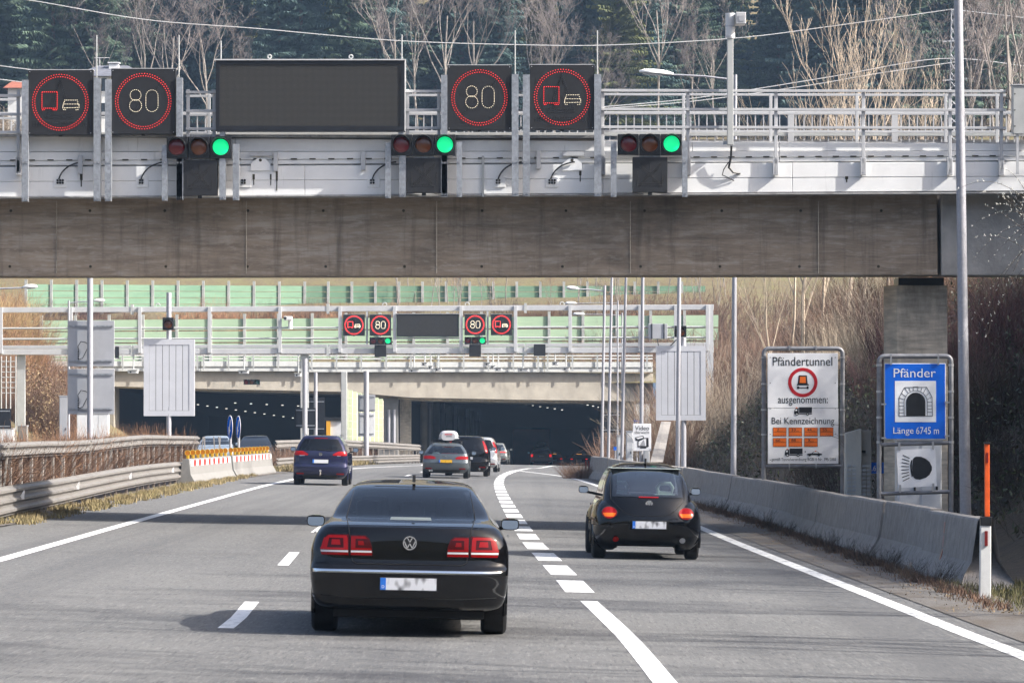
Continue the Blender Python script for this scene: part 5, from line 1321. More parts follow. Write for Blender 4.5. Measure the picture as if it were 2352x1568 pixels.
cab(*zr(q7, 1010, 1125, 955, 1180), 262, 'sunlit white wall block behind the video sign', m='render_white', doors=1, name='service_hut')
t = thing('wing_wall', 'slanting concrete wing wall on the ramp slope beside the slatted board', 'wall', V(1500, 1060, 158))
MB().prism([V(*q7(1235, 1083), 175), V(*q7(1210, 1083), 175), V(*q7(1128, 1385), 158), V(*q7(1170, 1385), 158)], (.3, .5, 0)).build('wall_edge', M['jersey'], t)
# ------------------------------------------------------------------ vehicles
def paint(name, col, rough=.28, metal=0.0):
    m = mat(name, col, rough, metal, coat=1.0, spec=.02); m.node_tree.nodes['Principled BSDF'].inputs['Coat IOR'].default_value = 1.5; m.node_tree.nodes['Principled BSDF'].inputs['Coat Roughness'].default_value = .015; return m
M['paint_black'] = paint('black_car_paint', (.003, .003, .0038), .3)
M['paint_blue'] = paint('dark_blue_car_paint', (.018, .020, .055), .3, .3)
M['paint_grey'] = paint('grey_car_paint', (.10, .115, .125), .35, .5)
M['paint_silver'] = paint('silver_car_paint', (.46, .47, .49), .35, .6)
M['paint_pale'] = paint('pale_car_paint', (.30, .36, .42), .35, .4)
M['paint_dull'] = paint('dull_grey_car_paint', (.20, .21, .20), .35, .4)
M['paint_brown'] = paint('rust_car_paint', (.16, .05, .02), .35, .2)
M['car_trim'] = mat('car_trim_plastic', (.016, .016, .017), .55)
M['car_gap'] = mat('panel_gap', (.002, .002, .002), .8)
M['chrome'] = mat('chrome', (.80, .81, .83), .12, metal=1.0)
M['tint'] = mat('tinted_glass', (.010, .013, .018), .05, spec=.9, coat=.4)
def see_glass(name, col, a):
    m = bpy.data.materials.new(name); m.use_nodes = True; nt = m.node_tree; nt.nodes.clear(); L = nt.links.new
    o = nt.nodes.new('ShaderNodeOutputMaterial'); tr = nt.nodes.new('ShaderNodeBsdfTransparent'); tr.inputs[0].default_value = (*col, 1)
    gl = nt.nodes.new('ShaderNodeBsdfGlossy'); gl.inputs['Roughness'].default_value = .03
    fr = nt.nodes.new('ShaderNodeFresnel'); fr.inputs[0].default_value = 1.5; mx = nt.nodes.new('ShaderNodeMixShader')
    ad = nt.nodes.new('ShaderNodeMath'); ad.operation = 'ADD'; ad.inputs[1].default_value = a; L(fr.outputs[0], ad.inputs[0])
    L(ad.outputs[0], mx.inputs[0]); L(tr.outputs[0], mx.inputs[1]); L(gl.outputs[0], mx.inputs[2]); L(mx.outputs[0], o.inputs[0]); return m
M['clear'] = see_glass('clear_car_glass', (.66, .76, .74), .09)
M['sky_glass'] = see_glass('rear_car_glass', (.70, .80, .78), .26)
M['privacy'] = see_glass('privacy_car_glass', (.20, .22, .25), .035)
M['tail_red'] = mat('tail_lamp_red', (.20, .003, .004), .15, coat=.15, spec=.2, emit=(1, .02, .01), estr=.02)
M['tail_dark'] = mat('tail_lamp_dark', (.06, .003, .004), .15, coat=.15, spec=.2)
M['tail_lit'] = mat('lit_tail_lamp', (.24, .004, .006), .2, coat=.15, spec=.2, emit=(1, .025, .02), estr=.05)
M['tail_orange'] = mat('tail_lamp_orange', (.75, .14, .015), .2, coat=.15, spec=.2, emit=(1, .2, .02), estr=.05)
M['tail_clear'] = mat('tail_lamp_clear', (.62, .60, .60), .15, coat=.35)
M['glow_red'] = mat('glowing_brake_lamp', (.9, .02, .01), .3, emit=(1, .02, .015), estr=.4)
M['glow_amber'] = mat('painted_amber_reflection', (.9, .4, .03), .3, emit=(1, .40, .03), estr=.4)
M['plate_white'] = mat('plate_white', (.70, .71, .74), .45, col2=(.10, .10, .11), vscale=17, detail=0, stretch=(1, .2, .55), lo=.48, hi=.72)
M['plate_plain'] = mat('plate_plain', (.70, .71, .73), .45)
M['plate_yellow'] = mix_layers(mat('plate_yellow', (.70, .40, .02), .45), [((.25, .13, .01), 8, (1, 1, 2), .54, .64, .7)])
M['plate_blue'] = mat('plate_blue', (.02, .16, .62), .45)
M['seat_grey'] = mat('seat_cloth', (.50, .56, .52), .85)
M['seat_dark'] = mat('dark_seat_cloth', (.045, .048, .05), .85)
M['red_cloth'] = mat('red_luggage', (.60, .03, .03), .7)
M['white_bag'] = mat('white_luggage', (.7, .72, .72), .6)
M['box_grey'] = mat('roof_box_grey', (.52, .52, .53), .45)
M['rim_alloy'] = mat('alloy_rim', (.45, .45, .47), .3, metal=.8)
M['mirror'] = mat('mirror_glass', (.40, .41, .38), .03, metal=1.0)

class Car:
    def __init__(self, name, label, st, L, body, ext=(), arches=(), arch_r=.36, holes=None, sub=5, group=None, cat='car'):
        """st rows: (z, half width, rear y, front y, rear bow, rear roundness)"""
        self.t = thing(name, label, cat, (0, 0, 0), group); self.L = L; self.ext = list(ext)
        rows = []
        for i in range(len(st)-1):
            p0, p1, p2, p3 = st[max(i-1, 0)], st[i], st[i+1], st[min(i+2, len(st)-1)]
            for k in range(sub):
                u = k/sub; r = []
                for c in range(6):
                    m1 = (p2[c]-p0[c])*.5; m2 = (p3[c]-p1[c])*.5; d = p2[c]-p1[c]
                    if c in (0,) or m1*d < 0 or m2*d < 0: m1 = m1 if m1*d > 0 else 0; m2 = m2 if m2*d > 0 else 0
                    m1 = max(-3*abs(d), min(3*abs(d), m1)); m2 = max(-3*abs(d), min(3*abs(d), m2))
                    r.append((2*u**3-3*u*u+1)*p1[c]+(u**3-2*u*u+u)*m1+(-2*u**3+3*u*u)*p2[c]+(u**3-u*u)*m2)
                rows.append(r)
        rows.append(list(st[-1])); self.rows = rows
        self.body = self.make_body(body, arches, arch_r, holes or [])
    def at(self, z):
        R_ = self.rows
        if z <= R_[0][0]: return R_[0]
        for a, b in zip(R_, R_[1:]):
            if z <= b[0]:
                f = (z-a[0])/max(1e-6, b[0]-a[0]); return [a[i]+(b[i]-a[i])*f for i in range(6)]
        return R_[-1]
    def ry(self, x, z):
        _, W, Rr, F, D, n = self.at(z); u = min(1, abs(x)/W)
        y = Rr + D*(1-(max(0, 1-u**n))**(1/n))
        for (cx, cy, cz, ax, ay, az, p) in self.ext:
            q = 1-(abs(abs(x)-cx)/ax)**p-(abs(z-cz)/az)**p
            if q > 0: y = min(y, cy-ay*q**(1/p))
        return y
    def sx(self, y, z):
        _, W, Rr, F, D, n = self.at(z)
        if y < Rr+D:
            k = max(0, 1-max(0, y-Rr)/D); return W*(max(0, 1-k**n))**(1/n)
        return W
    def make_body(self, m, arches, ar, holes):
        NR, NS, NF = 26, 30, 14; mb = MB(); cols = None; keep = []
        for (z, W, Rr, F, D, n) in self.rows:
            pts = []
            for i in range(NR+1):          # rear cap, left to right
                a = -math.pi/2+math.pi*i/NR; s, c = math.sin(a), math.cos(a)
                pts.append((math.copysign(abs(s)**(2/n), s)*W, Rr+D*(1-abs(c)**(2/n))))
            y0, y1 = Rr+D, max(Rr+D+.02, F-D*.8)
            for i in range(1, NS): pts.append((W, y0+(y1-y0)*i/NS))
            Df = F-y1
            for i in range(NF+1):
                a = math.pi/2-math.pi*i/NF; s, c = math.sin(a), math.cos(a)
                pts.append((math.copysign(abs(s)**(2/n), s)*W, y1+Df*abs(c)**(2/n)))
            for i in range(1, NS): pts.append((-W, y1+(y0-y1)*i/NS))
            cols = len(pts); mb.v += [(x, y, z) for x, y in pts]
        nr = len(self.rows)
        for j in range(nr-1):
            for i in range(cols):
                i2 = (i+1) % cols; f = (j*cols+i, j*cols+i2, (j+1)*cols+i2, (j+1)*cols+i)
                c = sum((Vector(mb.v[k]) for k in f), Vector())/4
                if any(abs(c.x) > .35 and math.hypot(c.y-ya, c.z-.31) < ar for ya in arches): continue
                if any(h(c) for h in holes): continue
                mb.f.append(f)
        b = len(mb.v)
        mb.f.append(tuple(range(cols))[::-1]); mb.f.append(tuple((nr-1)*cols+i for i in range(cols)))
        body = mb.build('body', m, self.t, True, 70, fix=False)
        for (cx, cy, cz, ax, ay, az, p) in self.ext:
            for s in (-1, 1):
                e = MB(); NU, NV = 28, 16; pw = lambda v, q: math.copysign(abs(v)**q, v)
                for i in range(NV+1):
                    v = -math.pi/2+math.pi*i/NV
                    for j in range(NU):
                        u = 2*math.pi*j/NU
                        e.v.append((s*cx+ax*pw(math.cos(v), 2/p)*pw(math.cos(u), 2/p), cy+ay*pw(math.cos(v), 2/p)*pw(math.sin(u), 2/p), cz+az*pw(math.sin(v), 2/p)))
                for i in range(NV):
                    for j in range(NU):
                        f = (i*NU+j, i*NU+(j+1) % NU, (i+1)*NU+(j+1) % NU, (i+1)*NU+j); c = sum((Vector(e.v[k]) for k in f), Vector())/4
                        if any(math.hypot(c.y-ya, c.z-.31) < ar for ya in arches): continue
                        e.f.append(f)
                e.build('fender', m, self.t, True, 180)
        for ya in arches:
            for s in (-1, 1):
                xs = max(self.at(.5)[1], max([e[0]+e[3]*.92 for e in self.ext if abs(e[1]-ya) < .4] or [0]))-.012
                arc = [(s*xs, ya+(ar+.012)*math.cos(a), .31+(ar+.012)*math.sin(a)) for a in [R(-18)+R(216)*i/18 for i in range(19)]]
                MB().tube(arc, .022, 6).build('arch_lip', m, self.t, True)
        return body
    def patch(self, rows, name, m, off=.004, nx=14, nz=4, parent=None, skirt=.02):
        """rear panel: rows (z, x left, x right) from bottom to top, laid on the body"""
        Z = []
        for a, b in zip(rows, rows[1:]):
            for k in range(nz): f = k/nz; Z.append([a[i]+(b[i]-a[i])*f for i in range(3)])
        Z.append(rows[-1]); mb = MB(); n = nx+1
        for z, xl, xr in Z:
            for i in range(n):
                x = xl+(xr-xl)*i/nx; mb.v.append((x, self.ry(x, z)-off, z))
        for j in range(len(Z)-1):
            for i in range(nx): mb.f.append((j*n+i, j*n+i+1, (j+1)*n+i+1, (j+1)*n+i))
        if skirt:
            ed = list(range(n)) + [j*n+nx for j in range(1, len(Z))] + [(len(Z)-1)*n+i for i in range(nx-1, -1, -1)] + [j*n for j in range(len(Z)-2, 0, -1)]
            b = len(mb.v); mb.v += [(mb.v[k][0], mb.v[k][1]+skirt+off, mb.v[k][2]) for k in ed]; q = len(ed)
            for i in range(q): mb.f.append((ed[i], b+i, b+(i+1) % q, ed[(i+1) % q]))
        return mb.build(name, m, parent or self.t, True, 50)
    def mirror_patch(self, rows, name, m, **k):
        self.patch([(z, -b, -a) for z, a, b in rows], name, m, **k); self.patch([(z, a, b) for z, a, b in rows], name, m, **k)
    def seam(self, pts, r=.004, m=None, name='panel_gap', off=.001):
        P = []
        for a, b in zip(pts, pts[1:]):
            for k in range(5): f = k/5; P.append((a[0]+(b[0]-a[0])*f, a[1]+(b[1]-a[1])*f))
        P.append(pts[-1]); MB().tube([(x, self.ry(x, z)-off, z) for x, z in P], r, 5).build(name, m or M['car_gap'], self.t, True)
    def side_glass(self, rows, name='side_window', m=None):
        for s in (-1, 1):
            Z = []
            for a, b in zip(rows, rows[1:]):
                for k in range(4): f = k/4; Z.append([a[i]+(b[i]-a[i])*f for i in range(3)])
            Z.append(rows[-1]); mb = MB(); N = 16
            for z, ya, yb in Z:
                for i in range(N+1):
                    y = ya+(yb-ya)*i/N; mb.v.append((s*(self.sx(y, z)+.004), y, z))
            for j in range(len(Z)-1):
                for i in range(N): mb.f.append((j*(N+1)+i, j*(N+1)+i+1, (j+1)*(N+1)+i+1, (j+1)*(N+1)+i))
            mb.build(name, m or M['tint'], self.t, True, 180)
    def front_glass(self, z0, z1, m):
        mb = MB(); N = 12; Z = [z0+(z1-z0)*i/8 for i in range(9)]
        for z in Z:
            _, W, Rr, F, D, n = self.at(z)
            for i in range(N+1):
                x = W*.9*(-1+2*i/N); u = abs(x)/W; mb.v.append((x, F-D*.8*(1-(1-u**n)**(1/n))+.004, z))
        for j in range(8):
            for i in range(N): mb.f.append((j*(N+1)+i, j*(N+1)+i+1, (j+1)*(N+1)+i+1, (j+1)*(N+1)+i))
        mb.build('windscreen', m, self.t, True, 180)
    def wheels(self, ys, xo, r=.33, w=.225, detail=True):
        for ya in ys:
            for s in (-1, 1):
                prof = [(0, .62*r), (0, .88*r), (.012, .95*r), (.035, r), (w-.035, r), (w-.012, .95*r), (w, .88*r), (w, .62*r)]
                mb = MB(); N = 28; n = len(prof)
                for j in range(N):
                    a = 2*math.pi*j/N
                    for u, q in prof: mb.v.append((s*(xo-u), ya+q*math.cos(a), r+q*math.sin(a)))
                for j in range(N):
                    for i in range(n-1): mb.f.append((j*n+i, j*n+i+1, ((j+1) % N)*n+i+1, ((j+1) % N)*n+i))
                wh = mb.build('tyre', M['rubber'], self.t, True, 35)
                MB().tube([(s*(xo-.03), ya, r), (s*(xo-.10), ya, r)], .64*r, 20).build('rim', M['rim_alloy'], wh, True)
    def under(self, y0, y1, w, z0=.2, z1=.5):
        MB().box((-w, y0, z0), (w, y1, z1)).build('underbody', M['rubber'], self.t, bevel=.02)
    def mirrors(self, y, x0, x1, z0, z1, glass=True):
        for s in (-1, 1):
            mb = MB(); N = 14
            st = [(-.0, 1.0), (.05, 1.02), (.13, .85), (.18, .45)]
            for dy, k in st:
                for j in range(N):
                    a = 2*math.pi*j/N; c, q = math.cos(a), math.sin(a); c = math.copysign(abs(c)**.6, c); q = math.copysign(abs(q)**.6, q)
                    mb.v.append((s*((x0+x1)/2+(x1-x0)/2*c*k), y+dy, (z0+z1)/2+(z1-z0)/2*q*k))
            for i in range(len(st)-1):
                for j in range(N): mb.f.append((i*N+j, i*N+(j+1) % N, (i+1)*N+(j+1) % N, (i+1)*N+j))
            mb.f += [tuple(range(N)), tuple(range((len(st)-1)*N, len(st)*N))]
            o = mb.build('wing_mirror', self.body.data.materials[0], self.t, True, 50)
            if glass:
                g = MB(); cx, cz = (x0+x1)/2, (z0+z1)/2; pts = []
                for j in range(18):
                    a = 2*math.pi*j/18; c, q = math.cos(a), math.sin(a); c = math.copysign(abs(c)**.6, c); q = math.copysign(abs(q)**.6, q)
                    pts.append((s*(cx+(x1-x0)*.44*c), y-.014+.018*q, cz+(z1-z0)*.42*q))
                g.prism(pts, (0, .004, 0)); g.build('mirror_glass', M['mirror'], o)
            MB().bar((s*(x0+.02), y+.06, z0+.02), (s*(x0-.14), y+.09, z0-.01), .05, .04).build('mirror_arm', M['car_trim'], self.t)
    def plate(self, z0, z1, x0, x1, m='plate_white', letter=None, blue=.1):
        o = .03; y = min(self.ry(x0, z0), self.ry(x1, z1), self.ry(0, (z0+z1)/2))-o
        p = MB().box((x0-.008, y, z0-.008), (x1+.008, y+o+.03, z1+.008)).build('plate_holder', M['car_trim'], self.t)
        MB().box((x0, y-.004, z0), (x1, y, z1)).build('number_plate', M[m], self.t)
        bw = (x1-x0)*blue; MB().box((x0, y-.006, z0), (x0+bw, y-.0045, z1)).build('blue_band', M['plate_blue'], self.t)
        if letter:
            cu = bpy.data.curves.new('t', 'FONT'); cu.body = letter; ob = bpy.data.objects.new('t', cu); COL.objects.link(ob)
            me = bpy.data.meshes.new_from_object(ob.evaluated_get(bpy.context.evaluated_depsgraph_get())); bpy.data.objects.remove(ob)
            xs = [v.co.x for v in me.vertices]; ys = [v.co.y for v in me.vertices]; h = (z1-z0)*.24
            for v in me.vertices: v.co = (x0+bw*.28+(v.co.x-min(xs))/(max(xs)-min(xs))*bw*.45, y-.008, z0+(z1-z0)*.14+(v.co.y-min(ys))/(max(ys)-min(ys))*h)
            link('country_letter', me, M['ink_white'], self.t)
    def badge(self, x, z, r, m='chrome', letters=True, disc=False):
        y = self.ry(x, z)-.008; c = Vector((x, y, z))
        if disc: MB().disc(c, r, n=24, depth=.012).build('badge', M[m], self.t); k = .55; mm = M['car_shine'] if 'car_shine' in M else M.setdefault('car_shine', mat('badge_relief', (.5, .5, .52), .3, metal=.6)); c = c+Vector((0, -.003, 0))
        else:
            MB().disc(c+Vector((0, .005, 0)), r*.96, n=24, depth=.006).build('badge_field', M['car_trim'], self.t); MB().ring(c, r*.84, r, n=28, depth=.012).build('badge', M[m], self.t); mm = M[m]
        if letters:
            mb = MB()
            def ln(a, b, w=.17):
                d = Vector((b[0]-a[0], b[1]-a[1])).normalized(); n = Vector((-d.y, d.x))*w/2
                mb.prism([c+Vector(((p[0])*r, 0, (p[1])*r)) for p in ((a[0]-n.x, a[1]-n.y), (b[0]-n.x, b[1]-n.y), (b[0]+n.x, b[1]+n.y), (a[0]+n.x, a[1]+n.y))], (0, .006, 0))
            for s in (-1, 1):
                ln((s*.36, .78), (0, .10)); ln((s*.82, .34), (s*.36, -.72)); ln((s*.36, -.72), (0, -.06))
            mb.build('badge_letters', mm, self.t)
    def fin(self, y, h=.07):
        z = self.rows[-1][0]-.02; MB().prism([(-.0, y, z), (0, y+.16, z), (0, y+.03, z+h), (0, y+.005, z+h)], (.03, 0, 0)).build('roof_aerial', M['car_trim'], self.t)
    def place(self, X, Y, yaw=0, contact=1.0):
        self.t.location = (X, Y, road_z(X, Y+contact)); self.t.rotation_euler = (0, .02 if Y < 250 else 0, R(yaw)); return self.t
def row_hole(rows, ymax=None, ymin=None):
    """hole in the rear face between rows (z, xl, xr)"""
    def f(c):
        if not rows[0][0] < c.z < rows[-1][0] or (ymax and c.y > ymax) or (ymin and c.y < ymin): return False
        for a, b in zip(rows, rows[1:]):
            if c.z <= b[0]: k = (c.z-a[0])/(b[0]-a[0]); return a[1]+(b[1]-a[1])*k < c.x < a[2]+(b[2]-a[2])*k
    return f

# ---- black saloon, nearest
L = 5.05
st = [(.245, .78, .24, 4.7, .28, 4.2), (.285, .86, .09, 4.9, .30, 4.2), (.36, .91, .03, 5.0, .31, 4.2), (.50, .935, .012, 5.04, .32, 4.2), (.60, .945, .0, 5.05, .32, 4.2), (.645, .945, .01, 5.05, .32, 4.2),
      (.70, .945, .055, 5.03, .33, 3.9), (.82, .94, .065, 4.95, .33, 3.7), (.93, .91, .075, 4.75, .34, 3.5), (1.01, .865, .09, 4.3, .36, 3.0), (1.045, .83, .13, 3.95, .36, 2.9), (1.075, .80, .30, 3.75, .34, 3.0), (1.10, .775, .52, 3.65, .26, 3.0),
      (1.125, .755, .68, 3.55, .20, 3.2), (1.20, .725, .88, 3.36, .20, 3.2), (1.30, .66, 1.13, 3.10, .22, 3.0), (1.385, .595, 1.42, 2.85, .24, 2.8), (1.425, .54, 1.65, 2.68, .26, 2.6), (1.452, .44, 1.95, 2.5, .24, 2.4), (1.465, .25, 2.1, 2.35, .1, 2.2), (1.468, .04, 2.2, 2.25, .02, 2)]
c = Car('saloon_car', 'large black saloon nearest the viewer in the middle lane', st, L, M['paint_black'], arches=(1.12, 4.12), arch_r=.37, holes=[row_hole([(1.135, -.56, .56), (1.36, -.52, .52)], ymax=1.8), row_hole([(1.12, -.62, .62), (1.38, -.5, .5)], ymin=2.6)])
c.front_glass(1.10, 1.385, M['clear'])
for x in (-.42, 0, .42): MB().box((x-.13, 1.45, 1.05), (x+.13, 1.56, 1.27)).build('head_restraint', M['seat_dark'], c.t, bevel=.05)
for x in (-.38, .38): MB().box((x-.14, 2.3, 1.0), (x+.14, 2.42, 1.30)).build('front_seat', M['seat_dark'], c.t, bevel=.05)
c.wheels((1.12, 4.12), .945, .345, .25); c.under(.35, 4.6, .72, .17, .5)
c.patch([(1.118, -.60, .60), (1.15, -.605, .605), (1.37, -.555, .555), (1.39, -.54, .54)], 'rear_window', M['privacy'], .006, 20, skirt=0)
c.patch([(1.10, -.20, .20), (1.125, -.19, .19)], 'brake_lamp_strip', M['car_grille'] if 'car_grille' in M else M.setdefault('car_grille', mat('light_strip', (.16, .18, .17), .4)), .012, 8)
c.seam([(-.61, 1.10), (-.585, 1.04), (-.565, .93), (-.555, .80), (-.54, .715), (-.50, .69), (.50, .69), (.54, .715), (.555, .80), (.565, .93), (.585, 1.04), (.61, 1.10)], .005)
c.seam([(-.585, 1.405), (.585, 1.405)], .004); c.seam([(-.62, 1.11), (-.56, 1.40)], .004); c.seam([(.62, 1.11), (.56, 1.40)], .004)
c.seam([(-.90, .395), (-.5, .37), (.5, .37), (.90, .395)], .004); c.seam([(-.80, 1.04), (-.5, 1.05), (0, 1.052), (.5, 1.05), (.80, 1.04)], .003, M['paint_black'], 'lid_edge', .004)
c.patch([(.605, -.915, .915), (.638, -.915, .915)], 'chrome_strip', M['chrome'], .012, 40)
for z0, z1, m_ in ((.765, .965, 'tail_dark'),):
    c.mirror_patch([(z0, .575, .83), (.80, .572, .845), (.90, .572, .83), (.955, .575, .79), (z1, .58, .75)], 'tail_lamp', M['tail_dark'], off=.010, nx=16)
    c.mirror_patch([(z0, .352, .562), (.80, .348, .562), (.86, .36, .562), (.93, .385, .562), (.958, .42, .562)], 'tail_lamp', M['tail_dark'], off=.010, nx=12)
for rows in ([(.772, .582, .835), (.792, .582, .842)], [(.818, .585, .846), (.838, .585, .846)], [(.838, .585, .625), (.93, .59, .63)], [(.93, .59, .80), (.955, .60, .77)], [(.838, .785, .842), (.93, .765, .815)], [(.865, .655, .745), (.915, .665, .74)],
             [(.772, .36, .556), (.792, .357, .556)], [(.818, .362, .556), (.838, .366, .556)], [(.838, .515, .556), (.935, .515, .556)], [(.925, .40, .556), (.948, .43, .556)], [(.865, .43, .49), (.905, .44, .488)]):
    c.mirror_patch(rows, 'lamp_element', M['tail_lit'] if rows[0][1] > .58 and rows[0][0] > .81 else M['tail_red'], off=.014, nx=8, nz=2, skirt=.006)
c.mirror_patch([(.796, .582, .842), (.814, .582, .845)], 'lamp_strip', M['tail_clear'], off=.015, nx=12, nz=1, skirt=.006); c.mirror_patch([(.796, .357, .556), (.814, .36, .556)], 'lamp_strip', M['tail_clear'], off=.015, nx=10, nz=1, skirt=.006)
c.plate(.452, .565, -.27, .26, letter='D'); c.badge(0, .893, .066); c.fin(1.62)
c.side_glass([(1.08, 1.0, 3.5), (1.2, 1.15, 3.2), (1.37, 1.6, 2.75)]); c.mirrors(3.25, .90, 1.09, .955, 1.075)
for s in (-1, 1):
    MB().tube([(s*.955, y_, .93) for y_ in (1.75, 1.95)], .012, 6).build('door_handle', M['chrome'], c.t)
    MB().box((s*.28, .5, .2), (s*.45, .75, .27)).build('silencer', M['car_trim'], c.t, bevel=.02)
c.place((943-1176)*39.5/FPX, 38.5, .9)

# ---- black rounded hatchback
L = 4.1
holes = [row_hole([(1.005, -.50, .50), (1.30, -.475, .475), (1.385, -.45, .45)], ymax=1.7), row_hole([(.99, -.62, .62), (1.40, -.54, .54)], ymin=2.3),
         lambda c_: abs(c_.x) > .5 and 1.02 < c_.z < 1.36 and 1.25 < c_.y < 2.5]
st = [(.22, .62, .30, 3.8, .26, 2.6), (.30, .70, .14, 3.95, .30, 2.6), (.42, .77, .05, 4.05, .32, 2.6), (.55, .79, .02, 4.08, .34, 2.6), (.66, .775, .03, 4.05, .36, 2.5), (.76, .75, .07, 3.95, .38, 2.4), (.86, .71, .13, 3.75, .38, 2.4), (.96, .69, .22, 3.5, .36, 2.5),
      (1.04, .675, .34, 3.3, .30, 2.8), (1.15, .655, .50, 3.1, .28, 3.0), (1.27, .615, .70, 2.85, .28, 2.8), (1.36, .57, .92, 2.6, .30, 2.6), (1.43, .495, 1.18, 2.4, .30, 2.4), (1.48, .36, 1.45, 2.2, .24, 2.2), (1.50, .14, 1.7, 2.0, .1, 2.1), (1.502, .03, 1.8, 1.9, .02, 2)]
c = Car('hatchback_car', 'rounded black two-door hatchback with round tail lamps in the entry lane', st, L, M['paint_black'], ext=[(.60, .78, .53, .262, .70, .42, 2.5)], arches=(.78, 3.29), arch_r=.36, holes=holes)
for s in (-1, 1):    # front fenders
    e = MB(); NU, NV = 22, 12
    for i in range(NV+1):
        v = -math.pi/2+math.pi*i/NV
        for j in range(NU):
            u = 2*math.pi*j/NU; e.v.append((s*.62+.23*math.cos(v)*math.cos(u), 3.29+.62*math.cos(v)*math.sin(u), .50+.36*math.sin(v)))
    for i in range(NV):
        for j in range(NU):
            f = (i*NU+j, i*NU+(j+1) % NU, (i+1)*NU+(j+1) % NU, (i+1)*NU+j); cc = sum((Vector(e.v[k]) for k in f), Vector())/4
            if math.hypot(cc.y-3.29, cc.z-.31) > .36: e.f.append(f)
    e.build('fender', M['paint_black'], c.t, True, 180)
c.wheels((.78, 3.29), .835, .33, .215); c.under(.4, 3.6, .6, .2, .75)
frame_rows = [(.985, -.565, .565), (1.03, -.56, .56), (1.30, -.50, .50), (1.40, -.44, .44)]
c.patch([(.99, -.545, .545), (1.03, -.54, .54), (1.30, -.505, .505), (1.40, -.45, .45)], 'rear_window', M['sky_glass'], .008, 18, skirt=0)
for rows in ([(.975, -.55, .55), (1.012, -.55, .55)], [(1.37, -.475, .475), (1.405, -.44, .44)], [(1.012, -.55, -.485), (1.30, -.522, -.46), (1.375, -.50, -.435)], [(1.012, .485, .55), (1.30, .46, .522), (1.375, .435, .50)]):
    c.patch(rows, 'window_border', M['tint'], .009, 16, skirt=0)
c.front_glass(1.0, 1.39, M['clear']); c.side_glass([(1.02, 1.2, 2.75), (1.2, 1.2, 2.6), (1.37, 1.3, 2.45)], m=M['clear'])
c.seam([(-.53, 1.44), (-.575, 1.2), (-.575, .93), (-.45, .80), (-.33, .71), (-.22, .685), (.22, .68), (.33, .705), (.45, .79), (.575, .92), (.575, 1.2), (.53, 1.44)], .005)
for s, m_ in ((-1, None), (1, None)):
    def ell(cx, cz, rx, rz, name, m__, off, N=20, c=c):
        rows = []
        for k in range(13):
            a = -math.pi/2+math.pi*k/12; rows.append((cz+rz*math.sin(a), cx-rx*math.cos(a)-1e-4, cx+rx*math.cos(a)+1e-4))
        return c.patch(rows, name, m__, off, 12, 1, skirt=.02)
    ell(s*.598, .725, .128, .10, 'lamp_surround', M['car_trim'], .006)
    ell(s*.598, .725, .116, .089, 'tail_lamp', M['tail_lit'], .016)
    rows = [(.665, s*.598-.07, s*.598+.07), (.70, s*.598-.095, s*.598+.095), (.722, s*.598-.10, s*.598+.10)]
    c.patch(rows, 'indicator', M['tail_orange'], .021, 10, 2, skirt=.006)
ell(-.49, .31, .045, .042, 'fog_lamp', M['tail_red'], .012); ell(.55, .305, .045, .042, 'reversing_lamp', M['tail_clear'], .012)
c.patch([(.47, -.285, .325), (.61, -.285, .325)], 'plate_recess', M['car_gap'], .006, 14, 3); c.plate(.487, .60, -.24, .285, letter='A', blue=.085)
c.patch([(.962, -.14, .17), (.982, -.14, .17)], 'brake_lamp', M['tail_red'], .014, 10); c.badge(.02, .865, .06, disc=True); c.fin(1.35, .085)
c.mirrors(2.75, .83, .99, .98, 1.10)
for s in (-1, 1):
    hx = s*.36
    MB().tube([(hx-.11, 1.9, 1.02), (hx-.125, 1.88, 1.10), (hx-.08, 1.88, 1.17), (hx+.08, 1.88, 1.17), (hx+.125, 1.88, 1.10), (hx+.11, 1.9, 1.02), (hx-.11, 1.9, 1.02)], .032, 8).build('head_restraint', M['seat_grey'], c.t, True)
    MB().box((hx-.2, 1.75, .5), (hx+.2, 1.9, 1.0)).build('front_seat', M['seat_grey'], c.t, bevel=.05)
MB().box((-.09, 2.5, 1.26), (.09, 2.53, 1.32)).build('inside_mirror', M['car_trim'], c.t, bevel=.01)
MB().box((-.57, .95, .55), (.57, 1.1, .95)).build('rear_seat', M['seat_grey'], c.t, bevel=.05)
MB().box((-.55, 1.0, 1.405), (.55, 2.2, 1.415)).build('headliner', M['seat_grey'], c.t)
MB().box((-.6, 2.5, .8), (.6, 3.0, .97)).build('dashboard', M['seat_dark'], c.t, bevel=.05)
for s in (-1, 1): MB().box((s*.84, 1.28, .82), (s*.85, 1.42, .85)).build('door_handle', M['car_trim'], c.t)
c.place((1482-1176)*64.2/FPX, 63.3, 1.1)

